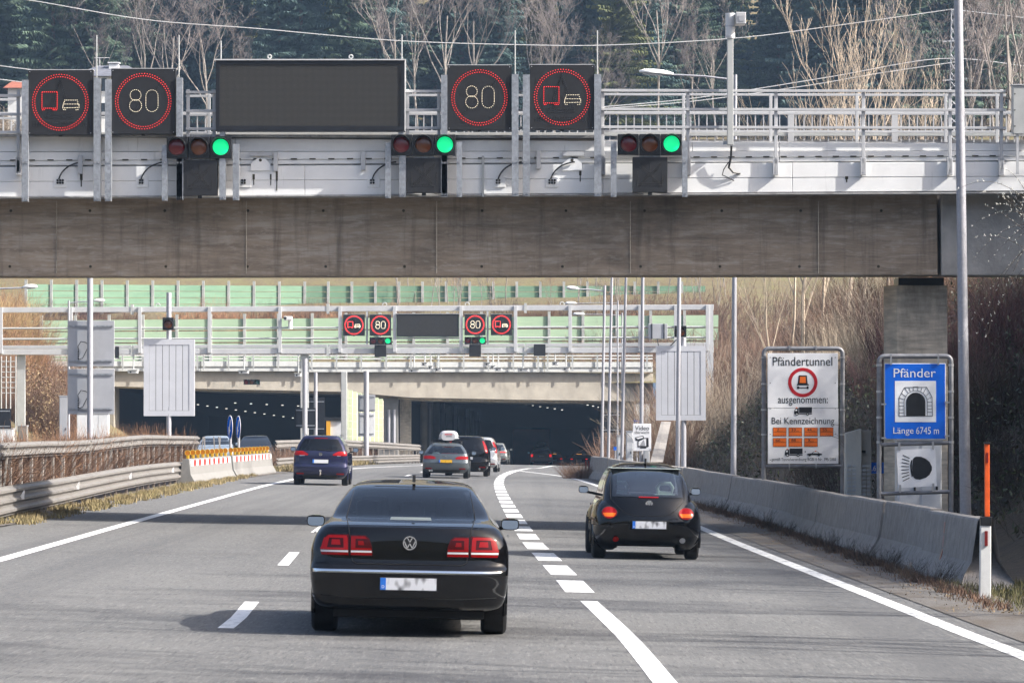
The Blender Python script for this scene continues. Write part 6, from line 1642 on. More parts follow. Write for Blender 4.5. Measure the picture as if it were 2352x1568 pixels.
# ---- generic estate / people carrier used for the smaller cars
def wagon(name, label, paint_m, L, W, H, X, Y, yaw, wx=(.62, .48), belt=.98, wtop=None, glass='privacy', lamps=None, lamp_m='tail_red', plate_m='plate_plain', plate_z=None, badge=None, slope=.34, tail=None, sub=4, group=None, simple=False, rake=.2):
    b = belt; wr = wx[1]; h = H
    st = [(.20, W*.80, .28, L-.3, .22, 3), (.30, W*.92, .10, L-.1, .25, 3.2), (.42, W*.985, .02, L, .26, 3.4), (.58, W, .0, L, .26, 3.6), (.66, W, .02, L-.02, .26, 3.6), (.72, W*.995, .06, L-.05, .26, 3.4), (b-.08, W*.98, .08, L-.35, .26, 3.2), (b, W*.955, .10, L-.95, .25, 3.2),
          (b+.08, W*.915, .14, L-1.15, .22, 3.2), (b+(h-b)*.5, W*.82, .14+slope*.45, L-1.55, .22, 3.0), (h-.13, W*.72, .14+slope*.95, L-1.95, .22, 2.9), (h-.055, W*.66, .14+slope*1.1, L-2.1, .24, 2.7), (h-.015, W*.55, .20+slope*1.4, L-2.3, .22, 2.5), (h-.002, W*.35, .5+slope*1.8, L-2.6, .15, 2.3), (h, W*.05, 1.0+slope*2, L-2.8, .05, 2)]
    z0, z1 = b+.05, h-.14
    rows = [(z0, -W*.80, W*.80), (z0+.03, -W*.81, W*.81), ((z0+z1)/2, -W*.74, W*.74), (z1, -W*.62, W*.62)]
    hol = [] if simple else [row_hole([(z, l*.93, r_*.93) for z, l, r_ in rows], ymax=1.6), row_hole([(b+.05, -W*.75, W*.75), (h-.14, -W*.55, W*.55)], ymin=L-2.6)]
    c = Car(name, label, st, L, paint_m, arches=(.95, L-.95), arch_r=.36, holes=hol, sub=sub, group=group)
    c.wheels((.95, L-.95), W+.002, .33, .22); c.under(.35, L-.5, W*.75, .2, .6)
    if not simple: MB().box((-W*.8, .9, .5), (W*.8, 1.1, b+.02)).build('rear_seat', M['seat_dark'], c.t, bevel=.04)
    c.patch(rows, 'rear_window', M[glass] if not simple else M['tint'], .006, 14, skirt=0 if not simple else .01)
    if not simple:
        c.front_glass(b+.04, h-.12, M['clear'])
        for s in (-1, 1):
            MB().box((s*.36-.12, 1.9, b-.2), (s*.36+.12, 2.02, b+.22)).build('front_seat', M['seat_dark'], c.t, bevel=.04)
    c.side_glass([(b+.05, .65, L-1.35), (b+(h-b)*.5, .75, L-1.75), (h-.14, .95, L-2.05)])
    if lamps: c.mirror_patch(lamps, 'tail_lamp', M[lamp_m], off=.012, nx=10)
    pz = plate_z or .70; c.plate(pz, pz+.115, -.26, .26, m=plate_m)
    c.seam([(-W*.86, b+.06), (-W*.80, .80), (-W*.66, .60), (W*.66, .60), (W*.80, .80), (W*.86, b+.06)], .006)
    c.mirror_patch([(.36, W*.60, W*.86), (.41, W*.60, W*.87)], 'reflector', M['tail_red'], off=.010, nx=6); c.patch([(.24, -W*.62, W*.62), (.34, -W*.66, W*.66)], 'lower_valance', M['car_trim'], .008, 14)
    c.mirrors(L-1.75, W+.06, W+.24, b+.0, b+.15, glass=not simple)
    if badge: c.badge(0, badge, .055)
    c.fin(.55+slope, .05)
    c.place(X, Y, yaw); return c
def xat(px, Y): return (px-1176)*Y/FPX
c = wagon('people_carrier', 'dark blue people carrier with tow hitch in the fast lane', M['paint_blue'], 4.53, .905, 1.66, xat(737, 135.5), 134.8, 0, belt=1.10, lamps=[(.99, .42, .86), (1.03, .40, .875), (1.10, .52, .87), (1.135, .60, .86)], lamp_m='tail_lit', plate_z=.74, badge=1.035, slope=.22)
c.patch([(1.55, -.22, .22), (1.57, -.22, .22)], 'brake_lamp', M['tail_red'], .012, 8)
MB().bar((-.06, c.ry(0, 1.19)-.02, 1.19), (.40, c.ry(.4, 1.16)-.02, 1.165), .03, .03).build('wiper', M['car_trim'], c.t)
MB().tube([(0, .12, .36), (0, -.05, .34), (.01, -.09, .38), (.01, -.09, .46)], .022, 8).build('tow_hitch', M['post_pale'], c.t, True)
MB().disc((.01, -.09, .49), .035, (0, -1, 0), 12, .05).build('tow_ball', M['bolt'], c.t)
for s in (-1, 1): MB().tube([(s*.62, .6, 1.63), (s*.62, .8, 1.68), (s*.62, 2.6, 1.68), (s*.62, 2.8, 1.63)], .018, 6).build('roof_rail', M['chrome'], c.t, True)
c.patch([(.97, -.70, -.52), (.99, -.70, -.52)], 'model_lettering', M['chrome'], .006, 6); c.patch([(.97, .55, .68), (.99, .55, .68)], 'model_lettering', M['chrome'], .006, 6)
c = wagon('estate_car', 'grey estate car with yellow plate and pale roof box', M['paint_grey'], 4.7, .91, 1.40, xat(1023, 161), 160.5, -.5, belt=.92, lamps=[(.76, .42, .87), (.80, .38, .885), (.86, .46, .88), (.885, .60, .86)], lamp_m='tail_lit', plate_m='plate_yellow', plate_z=.62, glass='clear', slope=.50)
for i in range(4): y = c.ry(0, .86)-.006; MB().ring((-.075+i*.05, y, .865), .024, .032, n=16, depth=.006).build('badge', M['chrome'], c.t)
for x in (-.62, -.53): MB().tube([(x, .03, .30), (x, .12, .30)], .04, 12).build('exhaust_pipe', M['chrome'], c.t)
MB().box((-.55, .45, .80), (-.25, .75, 1.02)).build('luggage', M['white_bag'], c.t, bevel=.06); MB().box((-.22, .45, .80), (.5, .8, .99)).build('luggage', M['red_cloth'], c.t, bevel=.06)
for y_ in (1.2, 2.0): MB().bar((-.62, y_, 1.47), (.62, y_, 1.47), .06, .035).build('roof_bar', M['car_trim'], c.t)
for s in (-1, 1): MB().tube([(s*.58, .75, 1.36), (s*.58, .95, 1.43), (s*.58, 2.4, 1.43), (s*.58, 2.6, 1.38)], .018, 6).build('roof_rail', M['car_trim'], c.t, True)
def roof_box(x0, x1, z0, z1, y0, y1, label, loc, m, text=None):
    t = thing('roof_box', label, 'roof box', (0, 0, 0)); mb = MB(); N = 20
    st_ = [(0, .72, .62), (.08, .9, .85), (.3, 1, 1), (.7, 1, 1), (.92, .85, .9), (1, .5, .5)]; cx = (x0+x1)/2
    for f, kw, kh in st_:
        for j in range(N):
            a = 2*math.pi*j/N; q, s_ = math.cos(a), math.sin(a); q = math.copysign(abs(q)**.55, q); s_ = math.copysign(abs(s_)**.55, s_)
            taper = 1-.18*max(0, s_); mb.v.append((cx+(x1-x0)/2*q*kw*taper, y0+(y1-y0)*f, (z0+z1)/2+(z1-z0)/2*(s_*kh if s_ > 0 else s_)))
    for i in range(len(st_)-1):
        for j in range(N): mb.f.append((i*N+j, i*N+(j+1) % N, (i+1)*N+(j+1) % N, (i+1)*N+j))
    mb.f += [tuple(range(N)), tuple(range((len(st_)-1)*N, len(st_)*N))]
    mb.build('lid', m, t, True, 60); MB().box((x0-.02, y0+.06, z0+.06), (x1+.02, y1-.1, z0+.09)).build('seam_lip', m, t, bevel=.01)
    if text:
        o = MB()
        for k in range(6): o.box((cx-.14+k*.05, y0-.004, (z0+z1)/2+.02), (cx-.105+k*.05, y0+.02, (z0+z1)/2+.07))
        o.build('red_lettering', M['sign_red'], t); o = MB()
        for k in range(6): o.box((cx-.09+k*.04, y0-.004, (z0+z1)/2-.05), (cx-.065+k*.04, y0+.02, (z0+z1)/2-.015))
        o.build('grey_lettering', M['car_trim'], t)
    t.location = loc; return t
X_, Y_ = xat(1023, 161), 160.5
roof_box(-.27, .49, 1.49, 1.88, 1.0, 3.1, 'pale grey roof box with red lettering on the grey estate car', (X_, Y_, road_z(X_, Y_+1)), M['box_grey'], True)
c = wagon('off_roader_car', 'black off-roader with tall upright tail lamps ahead of the grey estate', M['paint_black'], 4.57, .91, 1.68, xat(1071, 170), 169.5, -1, belt=1.08, lamps=[(.98, .80, .88), (1.1, .74, .875), (1.3, .69, .80), (1.48, .62, .70)], lamp_m='tail_lit', slope=.30)
MB().tube([(.55, .0, .32), (.55, .12, .32)], .045, 10).build('exhaust_pipe', M['chrome'], c.t)
c = wagon('people_carrier', 'silver people carrier about to enter the right tunnel', M['paint_silver'], 4.4, .90, 1.64, xat(1098, 192), 191, -2, belt=1.02, lamps=[(.90, .80, .875), (1.05, .74, .865), (1.25, .69, .80), (1.42, .63, .71)], lamp_m='tail_lit', slope=.28)
c = wagon('hatchback_car', 'dark car just inside the right tunnel behind the silver people carrier', M['paint_dull'], 4.4, .90, 1.55, xat(1136, 292), 292, -3, lamps=[(.86, .30, .80), (.92, .30, .82)], lamp_m='glow_red', simple=True, sub=3)
c = wagon('estate_car', 'pale estate car with roof box inside the right tunnel', M['paint_silver'], 4.6, .90, 1.47, xat(1243, 330), 330, -1, belt=.94, lamps=[(.70, .68, .83), (.80, .66, .85), (.92, .66, .83)], lamp_m='glow_red', simple=True, sub=3)
roof_box(-.40, .42, 1.56, 1.92, .8, 2.9, 'dark roof box on the pale estate car inside the tunnel', (xat(1243, 330), 330, road_z(xat(1243, 330), 331)), M['car_trim'])
for y_ in (1.2, 2.2): MB().bar((-.6, y_, 1.52), (.6, y_, 1.52), .06, .09).build('roof_bar', M['car_trim'], c.t)
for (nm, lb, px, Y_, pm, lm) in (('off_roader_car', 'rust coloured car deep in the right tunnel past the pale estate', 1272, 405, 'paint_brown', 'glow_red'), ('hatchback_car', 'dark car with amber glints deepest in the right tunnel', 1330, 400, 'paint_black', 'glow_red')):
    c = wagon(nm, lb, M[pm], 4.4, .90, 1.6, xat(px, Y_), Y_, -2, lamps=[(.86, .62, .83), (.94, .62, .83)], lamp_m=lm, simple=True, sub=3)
    c.patch([(1.36, -.25, .25), (1.40, -.25, .25)], 'painted_glint', M['glow_amber'], .02, 4)  # reflections of amber lights, painted on as glowing patches
# oncoming cars beyond the median
def turned(c, X, Y, yaw):
    c.front_glass(1.02, 1.34, M['glass_dark'])
    for s in (-1, 1): MB().box((s*.45, c.L-.42, .62), (s*.80, c.L-.06, .76)).build('headlamp', M['tail_clear'], c.t, bevel=.05)
    MB().box((-.4, c.L-.2, .5), (.4, c.L+.005, .66)).build('grille', M['car_trim'], c.t, bevel=.02)
    c.place(X, Y, yaw); return c
c = wagon('hatchback_car', 'pale blue oncoming car showing its windscreen behind the amber lamps', M['paint_pale'], 4.3, .89, 1.46, 0, 0, 0, simple=True, sub=3, belt=.95, slope=.35); turned(c, xat(485, 196), 200, 183)
c = wagon('hatchback_car', 'dark oncoming car roof behind the farther amber lamps', M['paint_black'], 4.3, .89, 1.50, 0, 0, 0, simple=True, sub=3, belt=.98, slope=.35); turned(c, xat(579, 205), 209, 182)
# ------------------------------------------------------------------ vegetation
def stick(mb, a, b, r0, r1, n=3):
    d = (b-a); L = d.length
    if L < 1e-6: return
    d /= L; s = d.cross(Vector((.31, .77, .55))).normalized(); t = d.cross(s); k = len(mb.v)
    for p, r in ((a, r0), (b, r1)):
        for j in range(n):
            an = 2*math.pi*j/n; mb.v.append(tuple(p+(s*math.cos(an)+t*math.sin(an))*r))
    for j in range(n): mb.f.append((k+j, k+(j+1) % n, k+n+(j+1) % n, k+n+j))
def rv(r, s=1.0): return Vector((r.uniform(-s, s), r.uniform(-s, s), r.uniform(-s, s)))
def bare_tree(seed, H, spread=.5, levels=5, rmin=.012, up=.25, trunk_r=None, kids=(3, 5), multi=1, twiggy=1.0):
    """bare crown: returns (trunk mesh, crown mesh), base at the origin"""
    r = random.Random(seed); tr, cr = MB(), MB(); R0 = trunk_r or H*.011
    def grow(p, d, L, rad, lev):
        mb = tr if lev <= 1 else cr; nseg = 4 if lev < 3 else 3; pts = [p]
        for i in range(nseg):
            d = (d + rv(r, .13+.05*lev) + Vector((0, 0, up*.25*(lev > 0)))).normalized(); q = pts[-1]+d*(L/nseg)
            f0, f1 = 1-.55*i/nseg, 1-.55*(i+1)/nseg
            stick(mb, pts[-1], q, max(rmin, rad*f0), max(rmin*.8, rad*f1), 5 if lev < 2 else 3); pts.append(q)
        if lev >= levels: return
        n = r.randint(*kids)+(2 if lev == 0 else 0)
        if lev >= 2: n = int(n*twiggy)+1
        for i in range(n):
            f = r.uniform(.35 if lev else .38, 1.0); k = min(nseg-1, int(f*nseg)); q = pts[k]+(pts[k+1]-pts[k])*(f*nseg-k)
            a = r.uniform(0, 6.283); side = Vector((math.cos(a), math.sin(a), 0)); dd = (d*(.75-.1*lev*.3) + side*spread*r.uniform(.7, 1.4) + Vector((0, 0, up))).normalized()
            grow(q, dd, L*r.uniform(.42, .68)*(1.12-.25*f if lev == 0 else 1), rad*(1-.5*f)*.55, lev+1)
    for m_ in range(multi):
        d0 = Vector((r.uniform(-.12, .12)*(2 if multi > 1 else 1), r.uniform(-.12, .12), 1)).normalized()
        grow(Vector((r.uniform(-.5, .5)*(multi > 1), r.uniform(-.5, .5)*(multi > 1), -.3)), d0, H*r.uniform(.55, .68), R0*(1 if multi == 1 else .7), 0)
    return tr.mesh('trunk', fix=False), cr.mesh('crown', fix=False)
def conifer(seed, H, Rb, droop=.25, dens=1.0):
    r = random.Random(seed); tr, cr = MB(), MB()
    tr.tube([(0, 0, -.5), (0, 0, H*.5), (0, 0, H)], [H*.013, H*.008, .02], 6)
    z = H*.10; lev = 0
    while z < H*.99:
        f = z/H; rad = Rb*(1-f)**.8*(.9+.2*r.random())+.15; n = int((8 if f < .7 else 6)*dens)
        for i in range(n):
            a = r.uniform(0, 6.283); L = rad*r.uniform(.65, 1.12); d = Vector((math.cos(a), math.sin(a), -droop+.55*f*f+r.uniform(-.1, .1)))
            p0 = Vector((0, 0, z)); tip = p0+d*L+Vector((0, 0, .10*L))
            stick(cr, p0, tip, .03, .01)
            m = max(3, int(L*3.4)); side = Vector((-math.sin(a), math.cos(a), 0))
            for k in range(m):
                u = (k+.6+r.uniform(-.3, .3))/m; c = p0+(tip-p0)*u; w = (.30+.75*(1-u))*min(1.0, L*.55)*r.uniform(.6, 1.1)
                for s in (-1, 1):
                    e = c + side*s*w + d*w*.6 + Vector((0, 0, -.28*w+r.uniform(-.06, .06))); q = len(cr.v); t_ = .14+.10*w
                    off = d.normalized()*t_; dn = Vector((0, 0, -t_*r.uniform(.5, 1.5)))
                    cr.v += [tuple(c-off*.5), tuple(c+off*.7), tuple(e+dn), tuple(c+(e-c)*.6+dn*1.6-off*.6)]
                    cr.f += [(q, q+1, q+2), (q, q+2, q+3)]
        z += (.42+.35*(1-f))*(H/24)
    return tr.mesh('trunk', True, fix=False), cr.mesh('crown', fix=False)
def put_tree(kind, meshes, mats, loc, s, rz, label, group, cat='tree', lean=0):
    t = bpy.data.objects.new(kind, None); COL.objects.link(t); t.location = loc; t.scale = (s, s, s*1.0); t.rotation_euler = (lean, 0, rz)
    tag(t, label, cat, group)
    for nm, me, m_ in zip(('trunk', 'crown'), meshes, mats):
        if len(me.polygons) == 0: continue
        o = bpy.data.objects.new(nm, me); COL.objects.link(o); o.parent = t
        if not me.materials: me.materials.append(None)
        o.material_slots[0].link = 'OBJECT'; o.material_slots[0].material = m_
    return t
r = random.Random(11)
CON = [conifer(s, 24, 4.6+.5*(s % 3), .22+.08*(s % 2)) for s in (1, 2, 3, 4)]
BARE = [bare_tree(s, 17, .55, 5, .0085, .32, kids=(3, 4), twiggy=.9, trunk_r=.13) for s in (21, 22, 23, 24)]
print('bare', [len(m.polygons) for t in BARE for m in t])
ROUND = [bare_tree(s, 8, .95, 4, .013, .12, kids=(4, 6)) for s in (31, 32)]
POP = [bare_tree(s, 15, .40, 4, .0075, .46, kids=(3, 4), twiggy=.8, trunk_r=.09) for s in (41, 42, 43)]
def hillp(px, Y): X = xat(px, Y); return Vector((X, Y, hill_z(X, Y)))
# conifers: rows up the slope
KC = ['dark green spruce', 'blue-green fir', 'yellow-green conifer']; mc = [M['needles'], M['needles_blue'], M['needles_light']]
SPOTS = ((-80, 60, 'left of the truck display'), (60, 240, 'above the truck display'), (240, 420, 'above the left 80 display'), (420, 520, 'left of the wide matrix board'), (520, 720, 'above the left half of the matrix board'), (720, 930, 'above the right half of the matrix board'), (930, 1190, 'above the right 80 display'), (1190, 1390, 'above the truck display by the camera mast'), (1390, 1560, 'above the lamp beside the camera mast'), (1560, 1730, 'behind the camera mast'), (1730, 1960, 'behind the left poplars'), (1960, 2180, 'behind the right poplars'), (2180, 2600, 'right of the tall lamp pole'))
def spot(px): return next((n for a, b, n in SPOTS if a <= px < b), 'on the hillside')
ROWN = ('front', 'second', 'third', 'rear')
for row, (Y0, n) in enumerate(((396, 26), (404, 25), (414, 24), (426, 22))):
    for i in range(n):
        px = -60+2480*(i+r.uniform(.15, .85))/n; Y = Y0+r.uniform(-3, 3)
        if row == 0 and (330 < px < 480 or 880 < px < 1100 or r.random() < .25): continue
        k = 2 if r.random() < .12 else (0 if r.random() < .55 else 1)
        s = r.uniform(.85, 1.2)
        put_tree('conifer_tree', CON[r.randrange(4)], (M['bark'], mc[k]), hillp(px, Y), s, r.uniform(0, 6.28), '%s, %s forest rank, %s' % (KC[k], ROWN[row], spot(px)), 'conifers on the hillside')
for px, s, k in ((1146, .92, 1), (1420, .95, 2), (800, 1.0, 0), (690, .98, 1), (120, 1.0, 0), (230, 1.05, 0), (640, .9, 1)):
    put_tree('conifer_tree', CON[r.randrange(4)], (M['bark'], mc[k]), hillp(px, 391), s, r.uniform(0, 6.28), '%s forward of the forest edge %s' % (KC[k], spot(px)), 'conifers on the hillside')
# bare trees at the forest edge
for px, s in ((205, .95), (325, 1.25), (395, 1.3), (480, 1.1), (560, .8), (905, 1.3), (960, 1.15), (1030, 1.35), (1068, 1.2), (1230, 1.0), (1275, 1.25), (1372, .9), (1515, 1.25), (1600, .85), (1650, .8), (2060, 1.0), (2235, 1.2), (2290, 1.3), (2345, 1.25), (2390, 1.1)):
    Y = 386+r.uniform(-3, 3); put_tree('bare_tree', BARE[r.randrange(4)], (M['bark_pale'], M['twig_grey']), hillp(px, Y), s*r.uniform(.9, 1.05), r.uniform(0, 6.28), 'leafless grey-brown tree at the forest foot %s' % spot(px), 'leafless trees at the forest edge')
for px, Y, s in ((10, 372, 1.35), (70, 376, 1.2), (125, 374, 1.25), (-20, 372, 1.3), (165, 370, 1.2)):
    put_tree('fruit_tree', ROUND[r.randrange(2)], (M['bark'], M['twig_tan']), hillp(px, Y), s, r.uniform(0, 6.28), 'round pale leafless tree left of the house above the displays', 'pale round trees beside the house')
put_tree('conifer_tree', conifer(9, 9, 3.0, .1, 1.3), (M['bark'], M['needles']), hillp(84, 366), 1.0, 0, 'small rounded evergreen beside the house behind the truck display', None)
# poplar clump right of the camera mast, and pale willows below the bridge
for px, Y, s in ((1775, 165, .62), (1815, 170, .85), (1850, 162, 1.05), (1890, 168, .95), (1940, 165, 1.1), (1985, 170, 1.0), (2045, 172, .8), (2100, 166, .6)):
    X = xat(px, Y); put_tree('poplar_tree', POP[r.randrange(3)], (M['poplar_twig'], M['poplar_twig']), (X, Y, bank_z(X, Y)-.2), s, r.uniform(0, 6.28), 'pale leafless poplar in the clump right of the camera mast', 'poplars right of the camera mast')
for px, Y, s in ((2290, 150, 1.1), (2340, 145, 1.15), (2230, 160, .9)):
    X = xat(px, Y); put_tree('bare_tree', BARE[r.randrange(4)], (M['bark_pale'], M['twig_grey']), (X, Y, bank_z(X, Y)-.2), s*.9, r.uniform(0, 6.28), 'leafless tree on the ramp slope behind the tall lamp pole', 'leafless trees behind the tall lamp pole')

def thicket(seed, n, H, spread, lean=.35, sub=3, r0=.012, base=1.2):
    """many thin stems rising from a small foot"""
    q = random.Random(seed); mb = MB()
    for i in range(n):
        a = q.uniform(0, 6.283); p = Vector((math.cos(a), math.sin(a), 0))*base*q.random()**.5; d = Vector((math.cos(a)*lean*q.uniform(.2, 1.5), math.sin(a)*lean*q.uniform(.2, 1.5), 1)).normalized()
        h = H*q.uniform(.5, 1.05); pts = [p]
        for k in range(4):
            d = (d+rv(q, .13)).normalized(); pts.append(pts[-1]+d*h/4); stick(mb, pts[-2], pts[-1], r0*(1-.2*k), r0*(.8-.2*k))
        for k in range(sub):
            j = q.randint(1, 3); b = pts[j]+(pts[j+1]-pts[j])*q.random(); e = b+(d+rv(q, .7)).normalized()*h*q.uniform(.12, .3); stick(mb, b, e, r0*.6, r0*.35)
    return mb.mesh('stems', fix=False)
THK = [thicket(s, 170, 3.2, 1) for s in (51, 52, 53)]; LOW = [thicket(s, 150, 1.0, 1, .9, 2, .008, .9) for s in (61, 62)]; WIL = [thicket(s, 150, 5.2, 1, .38, 4, .014, 1.0) for s in (71, 72)]
def bush(name, me, m, loc, s, label, group, sz=1.0):
    o = bpy.data.objects.new(name, me); COL.objects.link(o); o.location = loc; o.scale = (s, s, s*sz); o.rotation_euler = (0, 0, r.uniform(0, 6.28))
    if not me.materials: me.materials.append(None)
    o.material_slots[0].link = 'OBJECT'; o.material_slots[0].material = m
    return tag(o, label, 'shrub', group)
# tan willows on the ramp slope, below the bridge
for i in range(30):
    px = r.uniform(1600, 1960); Y = r.uniform(135, 195); X = xat(px, Y)
    if X < toe(Y)+4.2: X = toe(Y)+4.2+r.random()*3
    bush('willow_shrub', WIL[i % 2], M['twig_brown'] if i % 3 else M['twig_tan'], (X, Y, bank_z(X, Y)-.2), r.uniform(.40, .75), 'tan willow shrub with upright rods on the ramp slope under the bridge', 'willow shrubs on the ramp slope')
for i in range(26):
    px = r.uniform(1480, 1680); Y = r.uniform(175, 290); X = xat(px, Y)
    bush('willow_shrub', WIL[i % 2], M['twig_brown'] if i % 3 else M['twig_tan'], (X, Y, bank_z(X, Y)-.2), r.uniform(.5, .95), 'tan willow shrub beside the far gantry end on the ramp slope', 'willow shrubs beside the far gantry')
# dark undergrowth over the whole ramp slope
def scatter_sticks(n, area, H, r0, name, label, m, seed, zf, lean=.5, vis=None):
    q = random.Random(seed); mb = MB()
    for i in range(n):
        X, Y = area(q)
        p = Vector((X, Y, zf(X, Y)-.05)); d = Vector((q.uniform(-lean, lean), q.uniform(-lean, lean), 1)).normalized(); h = H*q.uniform(.3, 1.1)
        for k in range(3):
            d = (d+rv(q, .28)).normalized(); e = p+d*h/3; stick(mb, p, e, r0*(1-.25*k), r0*(.75-.25*k))
            if k: stick(mb, p, p+(d+rv(q, .9)).normalized()*h*.3, r0*.6, r0*.3)
            p = e
    o = mb.build(name, m, None, fix=False); return tag(o, label, 'undergrowth', None, 'stuff')
def scatter_leaves(n, area, name, label, m, seed, zf, size, hmax):
    q = random.Random(seed); mb = MB()
    for i in range(n):
        X, Y = area(q); c = Vector((X, Y, zf(X, Y)+hmax*q.random()**1.5)); a, b = rv(q).normalized()*size*q.uniform(.6, 1.3), rv(q).normalized()*size*q.uniform(.5, 1.0); k = len(mb.v)
        mb.v += [tuple(c-a), tuple(c+b*.6), tuple(c+a), tuple(c-b*.6)]; mb.f.append((k, k+1, k+2, k+3))
    o = mb.build(name, m, None, fix=False); return tag(o, label, 'undergrowth', None, 'stuff')
def slope_area(q):
    Y = 44+q.random()**1.6*150; X = toe(Y)+.1+q.random()**.9*11.5; return X, Y
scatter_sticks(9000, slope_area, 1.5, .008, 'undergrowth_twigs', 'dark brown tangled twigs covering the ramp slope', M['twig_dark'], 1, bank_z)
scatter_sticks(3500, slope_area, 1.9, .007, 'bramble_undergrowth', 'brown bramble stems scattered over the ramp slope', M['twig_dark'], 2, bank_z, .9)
scatter_sticks(7000, lambda q: (lambda Y: (toe(Y)+7.5+q.random()*7, Y))(60+q.random()*140), 1.7, .009, 'crest_undergrowth', 'brown twigs along the top of the ramp slope', M['twig_brown'], 6, bank_z, .6)
scatter_leaves(52000, slope_area, 'ivy_undergrowth', 'ivy leaves over the ramp slope', M['ivy'], 3, bank_z, .075, 1.2)
scatter_leaves(5000, slope_area, 'dead_leaves', 'dry brown leaves caught in the ramp slope twigs', M['dry_leaf'], 4, bank_z, .045, .9)
for i in range(16):
    Y = r.uniform(96, 135); X = toe(Y)+r.uniform(2.0, 6)
    bush('dogwood_shrub', THK[i % 3], M['twig_red'], (X, Y, bank_z(X, Y)-.1), r.uniform(.5, .8), 'dark red dogwood shrub on the ramp slope between the two tunnel signs', 'red dogwood shrubs')
for i in range(46):
    Y = r.uniform(56, 120); X = toe(Y)+r.uniform(.8, 9)
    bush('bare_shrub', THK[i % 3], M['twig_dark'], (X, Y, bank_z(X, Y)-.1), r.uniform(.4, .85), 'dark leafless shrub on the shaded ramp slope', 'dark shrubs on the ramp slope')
for i in range(30):  # unseen shrub row, added to shade the slope and the signs
    Y = 52+i*2.1; X = toe(Y)+r.uniform(8.5, 11.5)
    bush('shade_shrub', THK[i % 3], M['twig_dark'], (X, Y, bank_z(X, Y)-.1), r.uniform(1.2, 1.8), 'tall dark leafless shrub added out of view to shade the ramp slope', 'unseen shade shrubs on the slope top')
# off-frame trees up the slope that throw the streaky shade over the entry lane
for X, Y, s in ((19, 30, .75), (21, 36, .85), (18.5, 42, .7), (22, 47, .8), (17.5, 25, .7), (20, 55, .62), (21, 61, .62), (19, 67, .55), (23, 33, .9), (24, 41, .9), (18, 50, .55), (21, 73, .5)):
    put_tree('bare_tree', BARE[int(X+Y) % 4], (M['bark'], M['twig_grey']), (X, Y, bank_z(X, Y)-.2), s, Y, 'leafless tree on top of the ramp slope beyond the frame edge', 'slope-top trees')
# slope above the portals: brown and orange shrubs, birches
for i in range(150):
    px = r.uniform(-40, 1660); Y = r.uniform(319, 331); m_ = M['twig_brown'] if r.random() < .72 else M['twig_orange'] if r.random() < .6 else M['twig_red']
    if 450 < px < 760: m_ = M['twig_orange'] if r.random() < .6 else m_
    X = xat(px, Y); bush('slope_shrub', THK[i % 3], m_, (X, Y, hill_z(X, Y)-.1), r.uniform(.45, .8), 'brown leafless shrub on the slope between the two noise barriers', 'shrubs between the noise barriers')
for i in range(44):
    px = r.uniform(880, 1680); Y = r.uniform(328, 356); X = xat(px, Y)
    put_tree('birch_tree', POP[i % 3], (M['bark_pale'], M['twig_orange'] if i % 3 == 0 else M['twig_grey']), (X, Y, hill_z(X, Y)-.2), r.uniform(.35, .6), r.uniform(0, 6), 'thin leafless birch on the slope above the far displays', 'thin birches above the far gantry')
scatter_sticks(8000, lambda q: (lambda Y: (xat(q.uniform(-80, 1760), Y), Y))(q.uniform(316, 330)), 1.25, .02, 'slope_scrub', 'brown leafless scrub covering the slope above the tunnel portals', M['twig_brown'], 41, hill_z, .5)
scatter_sticks(2500, lambda q: (lambda Y: (xat(q.uniform(380, 800), Y), Y))(q.uniform(322, 331)), 1.8, .02, 'orange_scrub', 'orange leafless scrub above the left half of the far gantry', M['twig_orange'], 42, hill_z, .5)
scatter_sticks(7000, lambda q: (lambda Y: (xat(q.uniform(1380, 2000), Y), Y))(q.uniform(235, 340)), 2.6, .022, 'ramp_scrub', 'brown leafless scrub right of the far gantry end', M['twig_brown'], 43, lambda x, y: hill_z(x, y) if y > 304 else bank_z(x, y), .5)
# left bank
def leftp(px, Y): X = xat(px, Y); return Vector((X, Y, left_bank_z(X, Y)-.1))
for i in range(60):
    px = r.uniform(-20, 175); Y = r.uniform(238, 290)
    bush('bank_shrub', (WIL+THK)[i % 5], M[('twig_orange', 'twig_brown', 'twig_brown')[i % 3]], leftp(px, Y), r.uniform(.5, .85), 'orange-brown leafless shrub beside the far gantry leg at the frame edge', 'orange shrubs at the frame edge')
for i in range(26):
    px = r.uniform(-20, 70); Y = r.uniform(255, 300)
    bush('tall_willow_shrub', WIL[i % 2], M['twig_yellow'] if i % 2 else M['twig_orange'], leftp(px, Y)+Vector((0, 0, 1.0)), r.uniform(.55, .9), 'tall yellow-orange willow left of the long noise barrier', 'yellow willows by the noise barrier')
scatter_leaves(5000, lambda q: (lambda Y: (xat(q.uniform(40, 150), Y), Y))(q.uniform(235, 262)), 'ivy_bank', 'pale leaves on the bank beside the gantry leg', M['dry_leaf'], 9, lambda X, Y: left_bank_z(X, Y), .10, 3.4)
# yellow willow behind the bridge at the frame edge
for px in (-10, 8, 24, 40): bush('yellow_willow', WIL[px % 2], M['twig_yellow'], hillp(px, 362), 1.9, 'golden willow behind the bridge railing at the frame edge', 'golden willows')
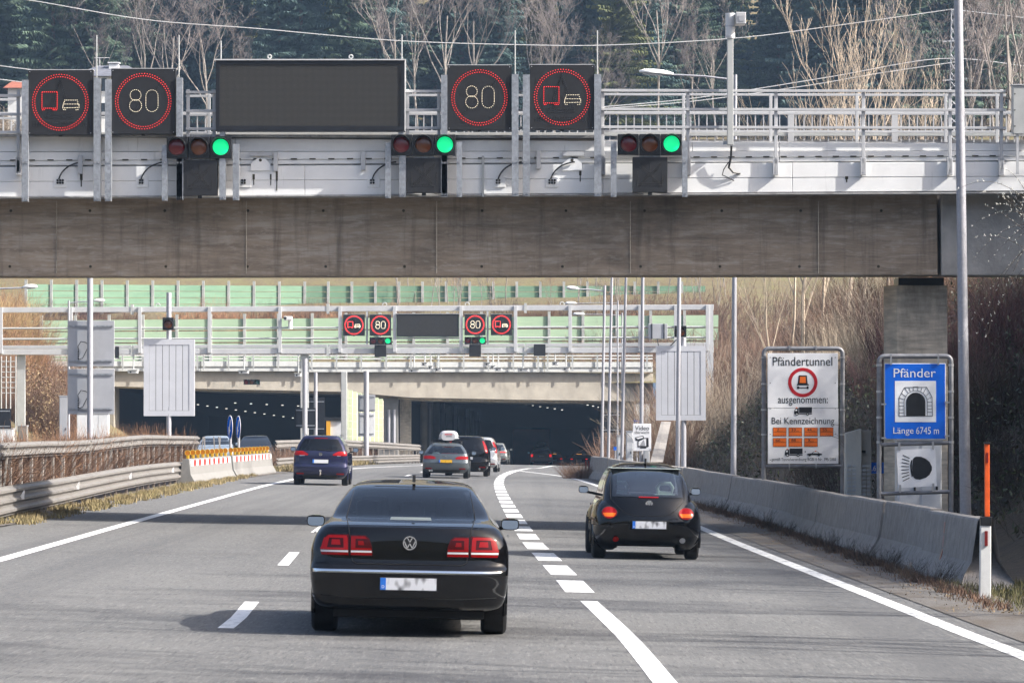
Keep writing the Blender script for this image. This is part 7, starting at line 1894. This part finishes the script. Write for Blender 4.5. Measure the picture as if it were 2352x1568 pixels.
# hedge in the median
def hedge_area(q):
    f = q.random(); Y = 84+f*66; return lerp_pts([(84, -12.0), (130, -12.5), (176, -12.9)], Y)+q.uniform(-.55, .75), Y
def hz(X, Y): return road_z(X, Y)
scatter_sticks(14000, hedge_area, 1.6, .010, 'median_hedge', 'brown leafless hedge between the two near guardrails', M['twig_brown'], 21, hz, .45)
scatter_sticks(1600, hedge_area, 1.95, .007, 'hedge_shoots', 'reddish shoots poking above the upper guardrail', M['twig_orange'], 22, hz, .3)
def hedge2(q): Y = 178+q.random()*90; return lerp_pts([(178, -11.3), (268, -9.4)], Y)+q.uniform(-.5, .5), Y
scatter_sticks(2200, hedge2, 1.1, .010, 'median_hedge', 'brown leafless hedge behind the far guardrail', M['twig_brown'], 23, hz, .4)
# stakes between the rails
for i in range(26):
    Y = 86+i*3.3; X = -11.25-(Y-86)*.008+r.uniform(-.2, .1); z = road_z(X, Y)
    o = MB().bar((X, Y, z), (X+r.uniform(-.25, .25), Y+r.uniform(-.2, .2), z+1.45), .045, .045).build('hedge_stake', M['post_pale']); tag(o, 'pale slanting stake in the median hedge', 'stake', 'stakes in the median hedge')
# grass
def grass(n, area, h, name, label, m, seed, zf, w=.012):
    q = random.Random(seed); mb = MB()
    for i in range(n):
        X, Y = area(q); z = zf(X, Y); a = q.uniform(0, 6.283); hh = h*q.uniform(.4, 1.2); dx, dy = math.cos(a)*w, math.sin(a)*w; lx, ly = q.uniform(-.6, .6)*hh, q.uniform(-.6, .6)*hh; k = len(mb.v)
        mb.v += [(X-dx, Y-dy, z), (X+dx, Y+dy, z), (X+lx, Y+ly, z+hh)]; mb.f.append((k, k+1, k+2))
    return tag(mb.build(name, m, None, fix=False), label, 'grass', None, 'stuff')
def verge_l(q):
    Y = 76+q.random()*80
    while 83.5 < Y < 89 and q.random() < .85: Y = 76+q.random()*80
    for _ in range(8):
        X = lerp_pts([(76, -9.75), (110, -9.9), (156, -10.4)], Y)+q.uniform(-.45, .75)*(.5+.5*q.random())
        if hsh(X*5, Y*1.3)+q.uniform(-.3, .3) > .0: break
        Y = 76+q.random()*80
    return X, Y
grass(15000, verge_l, .13, 'verge_grass', 'dry yellow grass below the near guardrail', M['dry_grass'], 31, lambda x, y: road_z(x, y)+.005)
grass(5000, lambda q: (lambda Y: (lerp_pts([(172, -9.6), (215, -8.6), (270, -7.4)], Y)+q.uniform(-.8, .3), Y))(172+q.random()*98), .28, 'verge_grass', 'dry yellow grass below the far guardrail', M['dry_grass'], 32, lambda x, y: road_z(x, y)+.005, .03)
grass(20000, lambda q: (5.75+q.random()**.8*4.0, 38+q.random()*18), .11, 'roadside_grass', 'dull green grass at the barrier end', M['grass_dull'] if 'grass_dull' in M else M.setdefault('grass_dull', mix_layers(mat('dull_grass', (.085, .085, .03), .9, var=.4, vscale=2), [((.16, .12, .06), 1.2, (1, 1, 1), .45, .65, .8)])), 33, lambda x, y: max(road_z(x, y), bank_z(x, y)), .008)
def foot_area(q):
    Y = 47+q.random()*80; X = lerp_pts([(47, 5.75), (64, 5.72), (90, 5.55), (109, 5.1), (128, 4.6)], Y)-abs(q.gauss(0, .17))+.05; return X, Y
grass(7000, foot_area, .10, 'barrier_weeds', 'dead weeds along the foot of the long barrier', M['twig_brown'], 34, lambda x, y: road_z(x, y)+.01, .009)
scatter_leaves(5000, lambda q: (lambda Y: (lerp_pts([(47, 5.75), (64, 5.72), (90, 5.55), (109, 5.1), (128, 4.6)], Y)-abs(q.gauss(0, .35))+.05, Y))(46+q.random()*80), 'leaf_litter', 'leaf litter and crumbs along the barrier foot', M['dry_leaf'], 35, lambda x, y: road_z(x, y)+.015, .018, .02)
for i in range(22):
    Y = 52+i*3.4; X = lerp_pts([(47, 5.72), (90, 5.5), (128, 4.6)], Y); bush('dead_weed', LOW[i % 2], M['twig_dark'], (X-.03, Y, road_z(X, Y)), r.uniform(.18, .38), 'dead leafless weed growing against the long barrier', 'dead weeds at the barrier')
for i in range(9): bush('dead_weed', LOW[i % 2], M['twig_brown'], (3.0+r.uniform(-.3, .3), 170+r.uniform(-2, 3), road_z(3, 170)), r.uniform(.5, .8), 'dead leafless weed at the barrier end before the tunnel', 'dead weeds at the far barrier end')
# willow twigs with catkins reaching in from the frame edge
t = thing('willow_branch', 'dark willow twigs with white catkins reaching in from the frame edge', 'branch', V(2480, 560, 62))
mb, ck = MB(), MB(); q = random.Random(5)
for i in range(20):
    p = V(2400, q.uniform(330, 760), 62+q.uniform(-1, 1)); e = V(q.uniform(2190, 2340), 0, 62); tip = V(q.uniform(2195, 2335), q.uniform(420, 800) if i % 3 else q.uniform(380, 500), 62)
    root = V(2400, q.uniform(480, 640), 62); ctl = (root+tip)/2+Vector((0, 0, q.uniform(.1, .7))); prev = root
    for k in range(1, 11):
        u = k/10; c_ = root*(1-u)**2+ctl*2*u*(1-u)+tip*u*u; stick(mb, prev, c_, .007*(1-.07*k), .007*(1-.07*(k+1)))
        if k > 3:
            for _ in range(2):
                o_ = c_+(prev-c_)*q.random(); dd = rv(q, .022); stick(ck, o_, o_+dd+Vector((0, 0, .02)), .0055, .003)
        prev = c_
mb.build('twigs', M['twig_dark'], t, fix=False); tag(ck.build('catkins', M['catkin'], t, fix=False), kind='stuff')
root = V(2480, 900, 60)
for i in range(1): MB().tube([V(2480, 1150, 62), V(2450, 800, 62), V(2400, 560, 62)], .05, 6).build('stem', M['twig_dark'], t)

# ------------------------------------------------------------------ house, wires, pylon
t = thing('house', 'white house with blue-grey tiled hip roof and chimney behind the displays', 'house', hillp(240, 378))
HYn = 376.0; a = V(178, 330, HYn); b = V(322, 176, HYn); zb = a.z-4
MB().box((a.x, HYn, zb), (b.x, HYn+9, b.z)).build('wall', M['render_white'], t)
zt = V(0, 151, HYn+4).z; m0, m1 = V(215, 0, HYn).x, V(285, 0, HYn).x
rf = MB().add([(a.x-.5, HYn-.6, b.z), (b.x+.5, HYn-.6, b.z), (b.x+.5, HYn+9.6, b.z), (a.x-.5, HYn+9.6, b.z), (m0, HYn+4, zt), (m1, HYn+4, zt)], [(0, 1, 5, 4), (1, 2, 5), (2, 3, 4, 5), (3, 0, 4), (0, 3, 2, 1)]).build('roof', M['roof_tile'], t)
c = V(262, 150, HYn+3); MB().box((c.x-.45, HYn+2.6, c.z-1), (c.x+.45, HYn+3.4, c.z+.05)).build('chimney', M['render_white'], rf); MB().box((c.x-.55, HYn+2.5, c.z+.15), (c.x+.55, HYn+3.5, c.z+.25)).build('chimney_cap', M['white_cam'], rf)
for px, py in ((236, 195), (236, 252), (190, 200), (290, 200), (290, 255)):
    p = V(px, py, HYn); w_ = MB().box((p.x-.45, HYn-.05, p.z-.7), (p.x+.45, HYn+.05, p.z+.7)).build('window', M['white_cam'], t); MB().box((p.x-.36, HYn-.07, p.z-.6), (p.x+.36, HYn-.055, p.z+.6)).build('pane', M['glass_dark'], w_)
t2 = thing('roof_aerial', 'television aerial on the house roof', 'aerial', V(229, 152, HYn+3)); p = V(229, 152, HYn+3); MB().tube([p, p+Vector((0, 0, .8))], .03, 5).build('mast', M['wire'], t2); MB().tube([p+Vector((-.5, 0, .75)), p+Vector((.9, 0, .78))], .03, 5).build('boom', M['wire'], t2)
t = thing('small_house', 'small red-roofed house at the frame edge behind the railing', 'house', hillp(35, 388)); a, b = V(18, 240, 380), V(64, 203, 380); MB().box((a.x, 380, a.z-3), (b.x, 386, b.z)).build('wall', M['render_white'], t)
MB().add([(a.x-.4, 379.5, b.z), (b.x+.4, 379.5, b.z), (b.x+.4, 386.5, b.z), (a.x-.4, 386.5, b.z), (a.x, 383, b.z+.9), (b.x, 383, b.z+.9)], [(0, 1, 5, 4), (2, 3, 4, 5), (1, 2, 5), (3, 0, 4)]).build('roof', M['roof_red'], t)
def wire(pts, Y, label, r_=.035):
    P = [V(x, y, Y) for x, y in pts]; S = spline([Vector(p) for p in P], 8); o = MB().tube(S, r_, 5).build('overhead_wire', M['wire'], None, True); return tag(o, label, 'wire')
wire([(-120, -20), (62, 0), (330, 45), (590, 66), (900, 93), (1184, 103), (1400, 104), (1690, 88), (1900, 62), (2185, 22)], 320, 'long thin overhead wire sagging across the whole forest')
wire([(2185, 22), (2352, 41), (2500, 60)], 320, 'thin overhead wire right of the pylon top'); wire([(1382, 246), (1600, 225), (1900, 178), (2160, 135), (2352, 152)], 318, 'lower wire slanting behind the railing to the pylon'); wire([(1382, 250), (1600, 232), (1860, 196), (2010, 170), (2200, 142)], 318, 'lowest wire slanting behind the railing to the pylon'); wire([(-20, 149), (75, 161)], 320, 'short wire at the frame edge left of the truck display'); wire([(-20, 180), (60, 190)], 320, 'lower short wire at the frame edge left of the truck display')
t = thing('pylon', 'slim lattice pylon behind the tall lamp pole', 'pylon', hillp(2190, 335)); Yp = 335
for s in (-1, 1):
    for d_ in (0, 1): MB().tube([V(2192+s*12, 330, Yp+d_*1.2), V(2188+s*3, 20, Yp+d_*.6)], .05, 5).build('leg', M['grey_board'], t)
for k in range(15):
    f0, f1 = k/15, (k+1)/15; w0, w1 = 12-9*f0, 12-9*f1; y0, y1 = 330-310*f0, 330-310*f1
    MB().tube([V(2192-w0-4*f0, y0, Yp), V(2192+w1-4*f1, y1, Yp)], .03, 4).build('brace', M['grey_board'], t); MB().tube([V(2192+w0-4*f0, y0, Yp), V(2192-w1-4*f1, y1, Yp)], .03, 4).build('brace', M['grey_board'], t)
for y_ in (96, 185): MB().bar(V(2165, y_, Yp), V(2225, y_-4, Yp), .12, .12).build('cross_arm', M['grey_board'], t)

# ------------------------------------------------------------------ air
hz_o = MB().box((-3050, -480, -62), (3050, 4600, 350)).build('haze', None); hz_o['kind'] = 'stuff'; tag(hz_o, 'thin bluish air over the valley', 'haze')
hm = bpy.data.materials.new('haze_air'); hm.use_nodes = True; hm.node_tree.nodes.clear()
ho = hm.node_tree.nodes.new('ShaderNodeOutputMaterial'); hv = hm.node_tree.nodes.new('ShaderNodeVolumePrincipled')
hv.inputs['Color'].default_value = (.46, .68, 1.0, 1); hv.inputs['Density'].default_value = .00019; hv.inputs['Anisotropy'].default_value = .2
hm.node_tree.links.new(hv.outputs[0], ho.inputs['Volume']); hz_o.data.materials.append(hm)
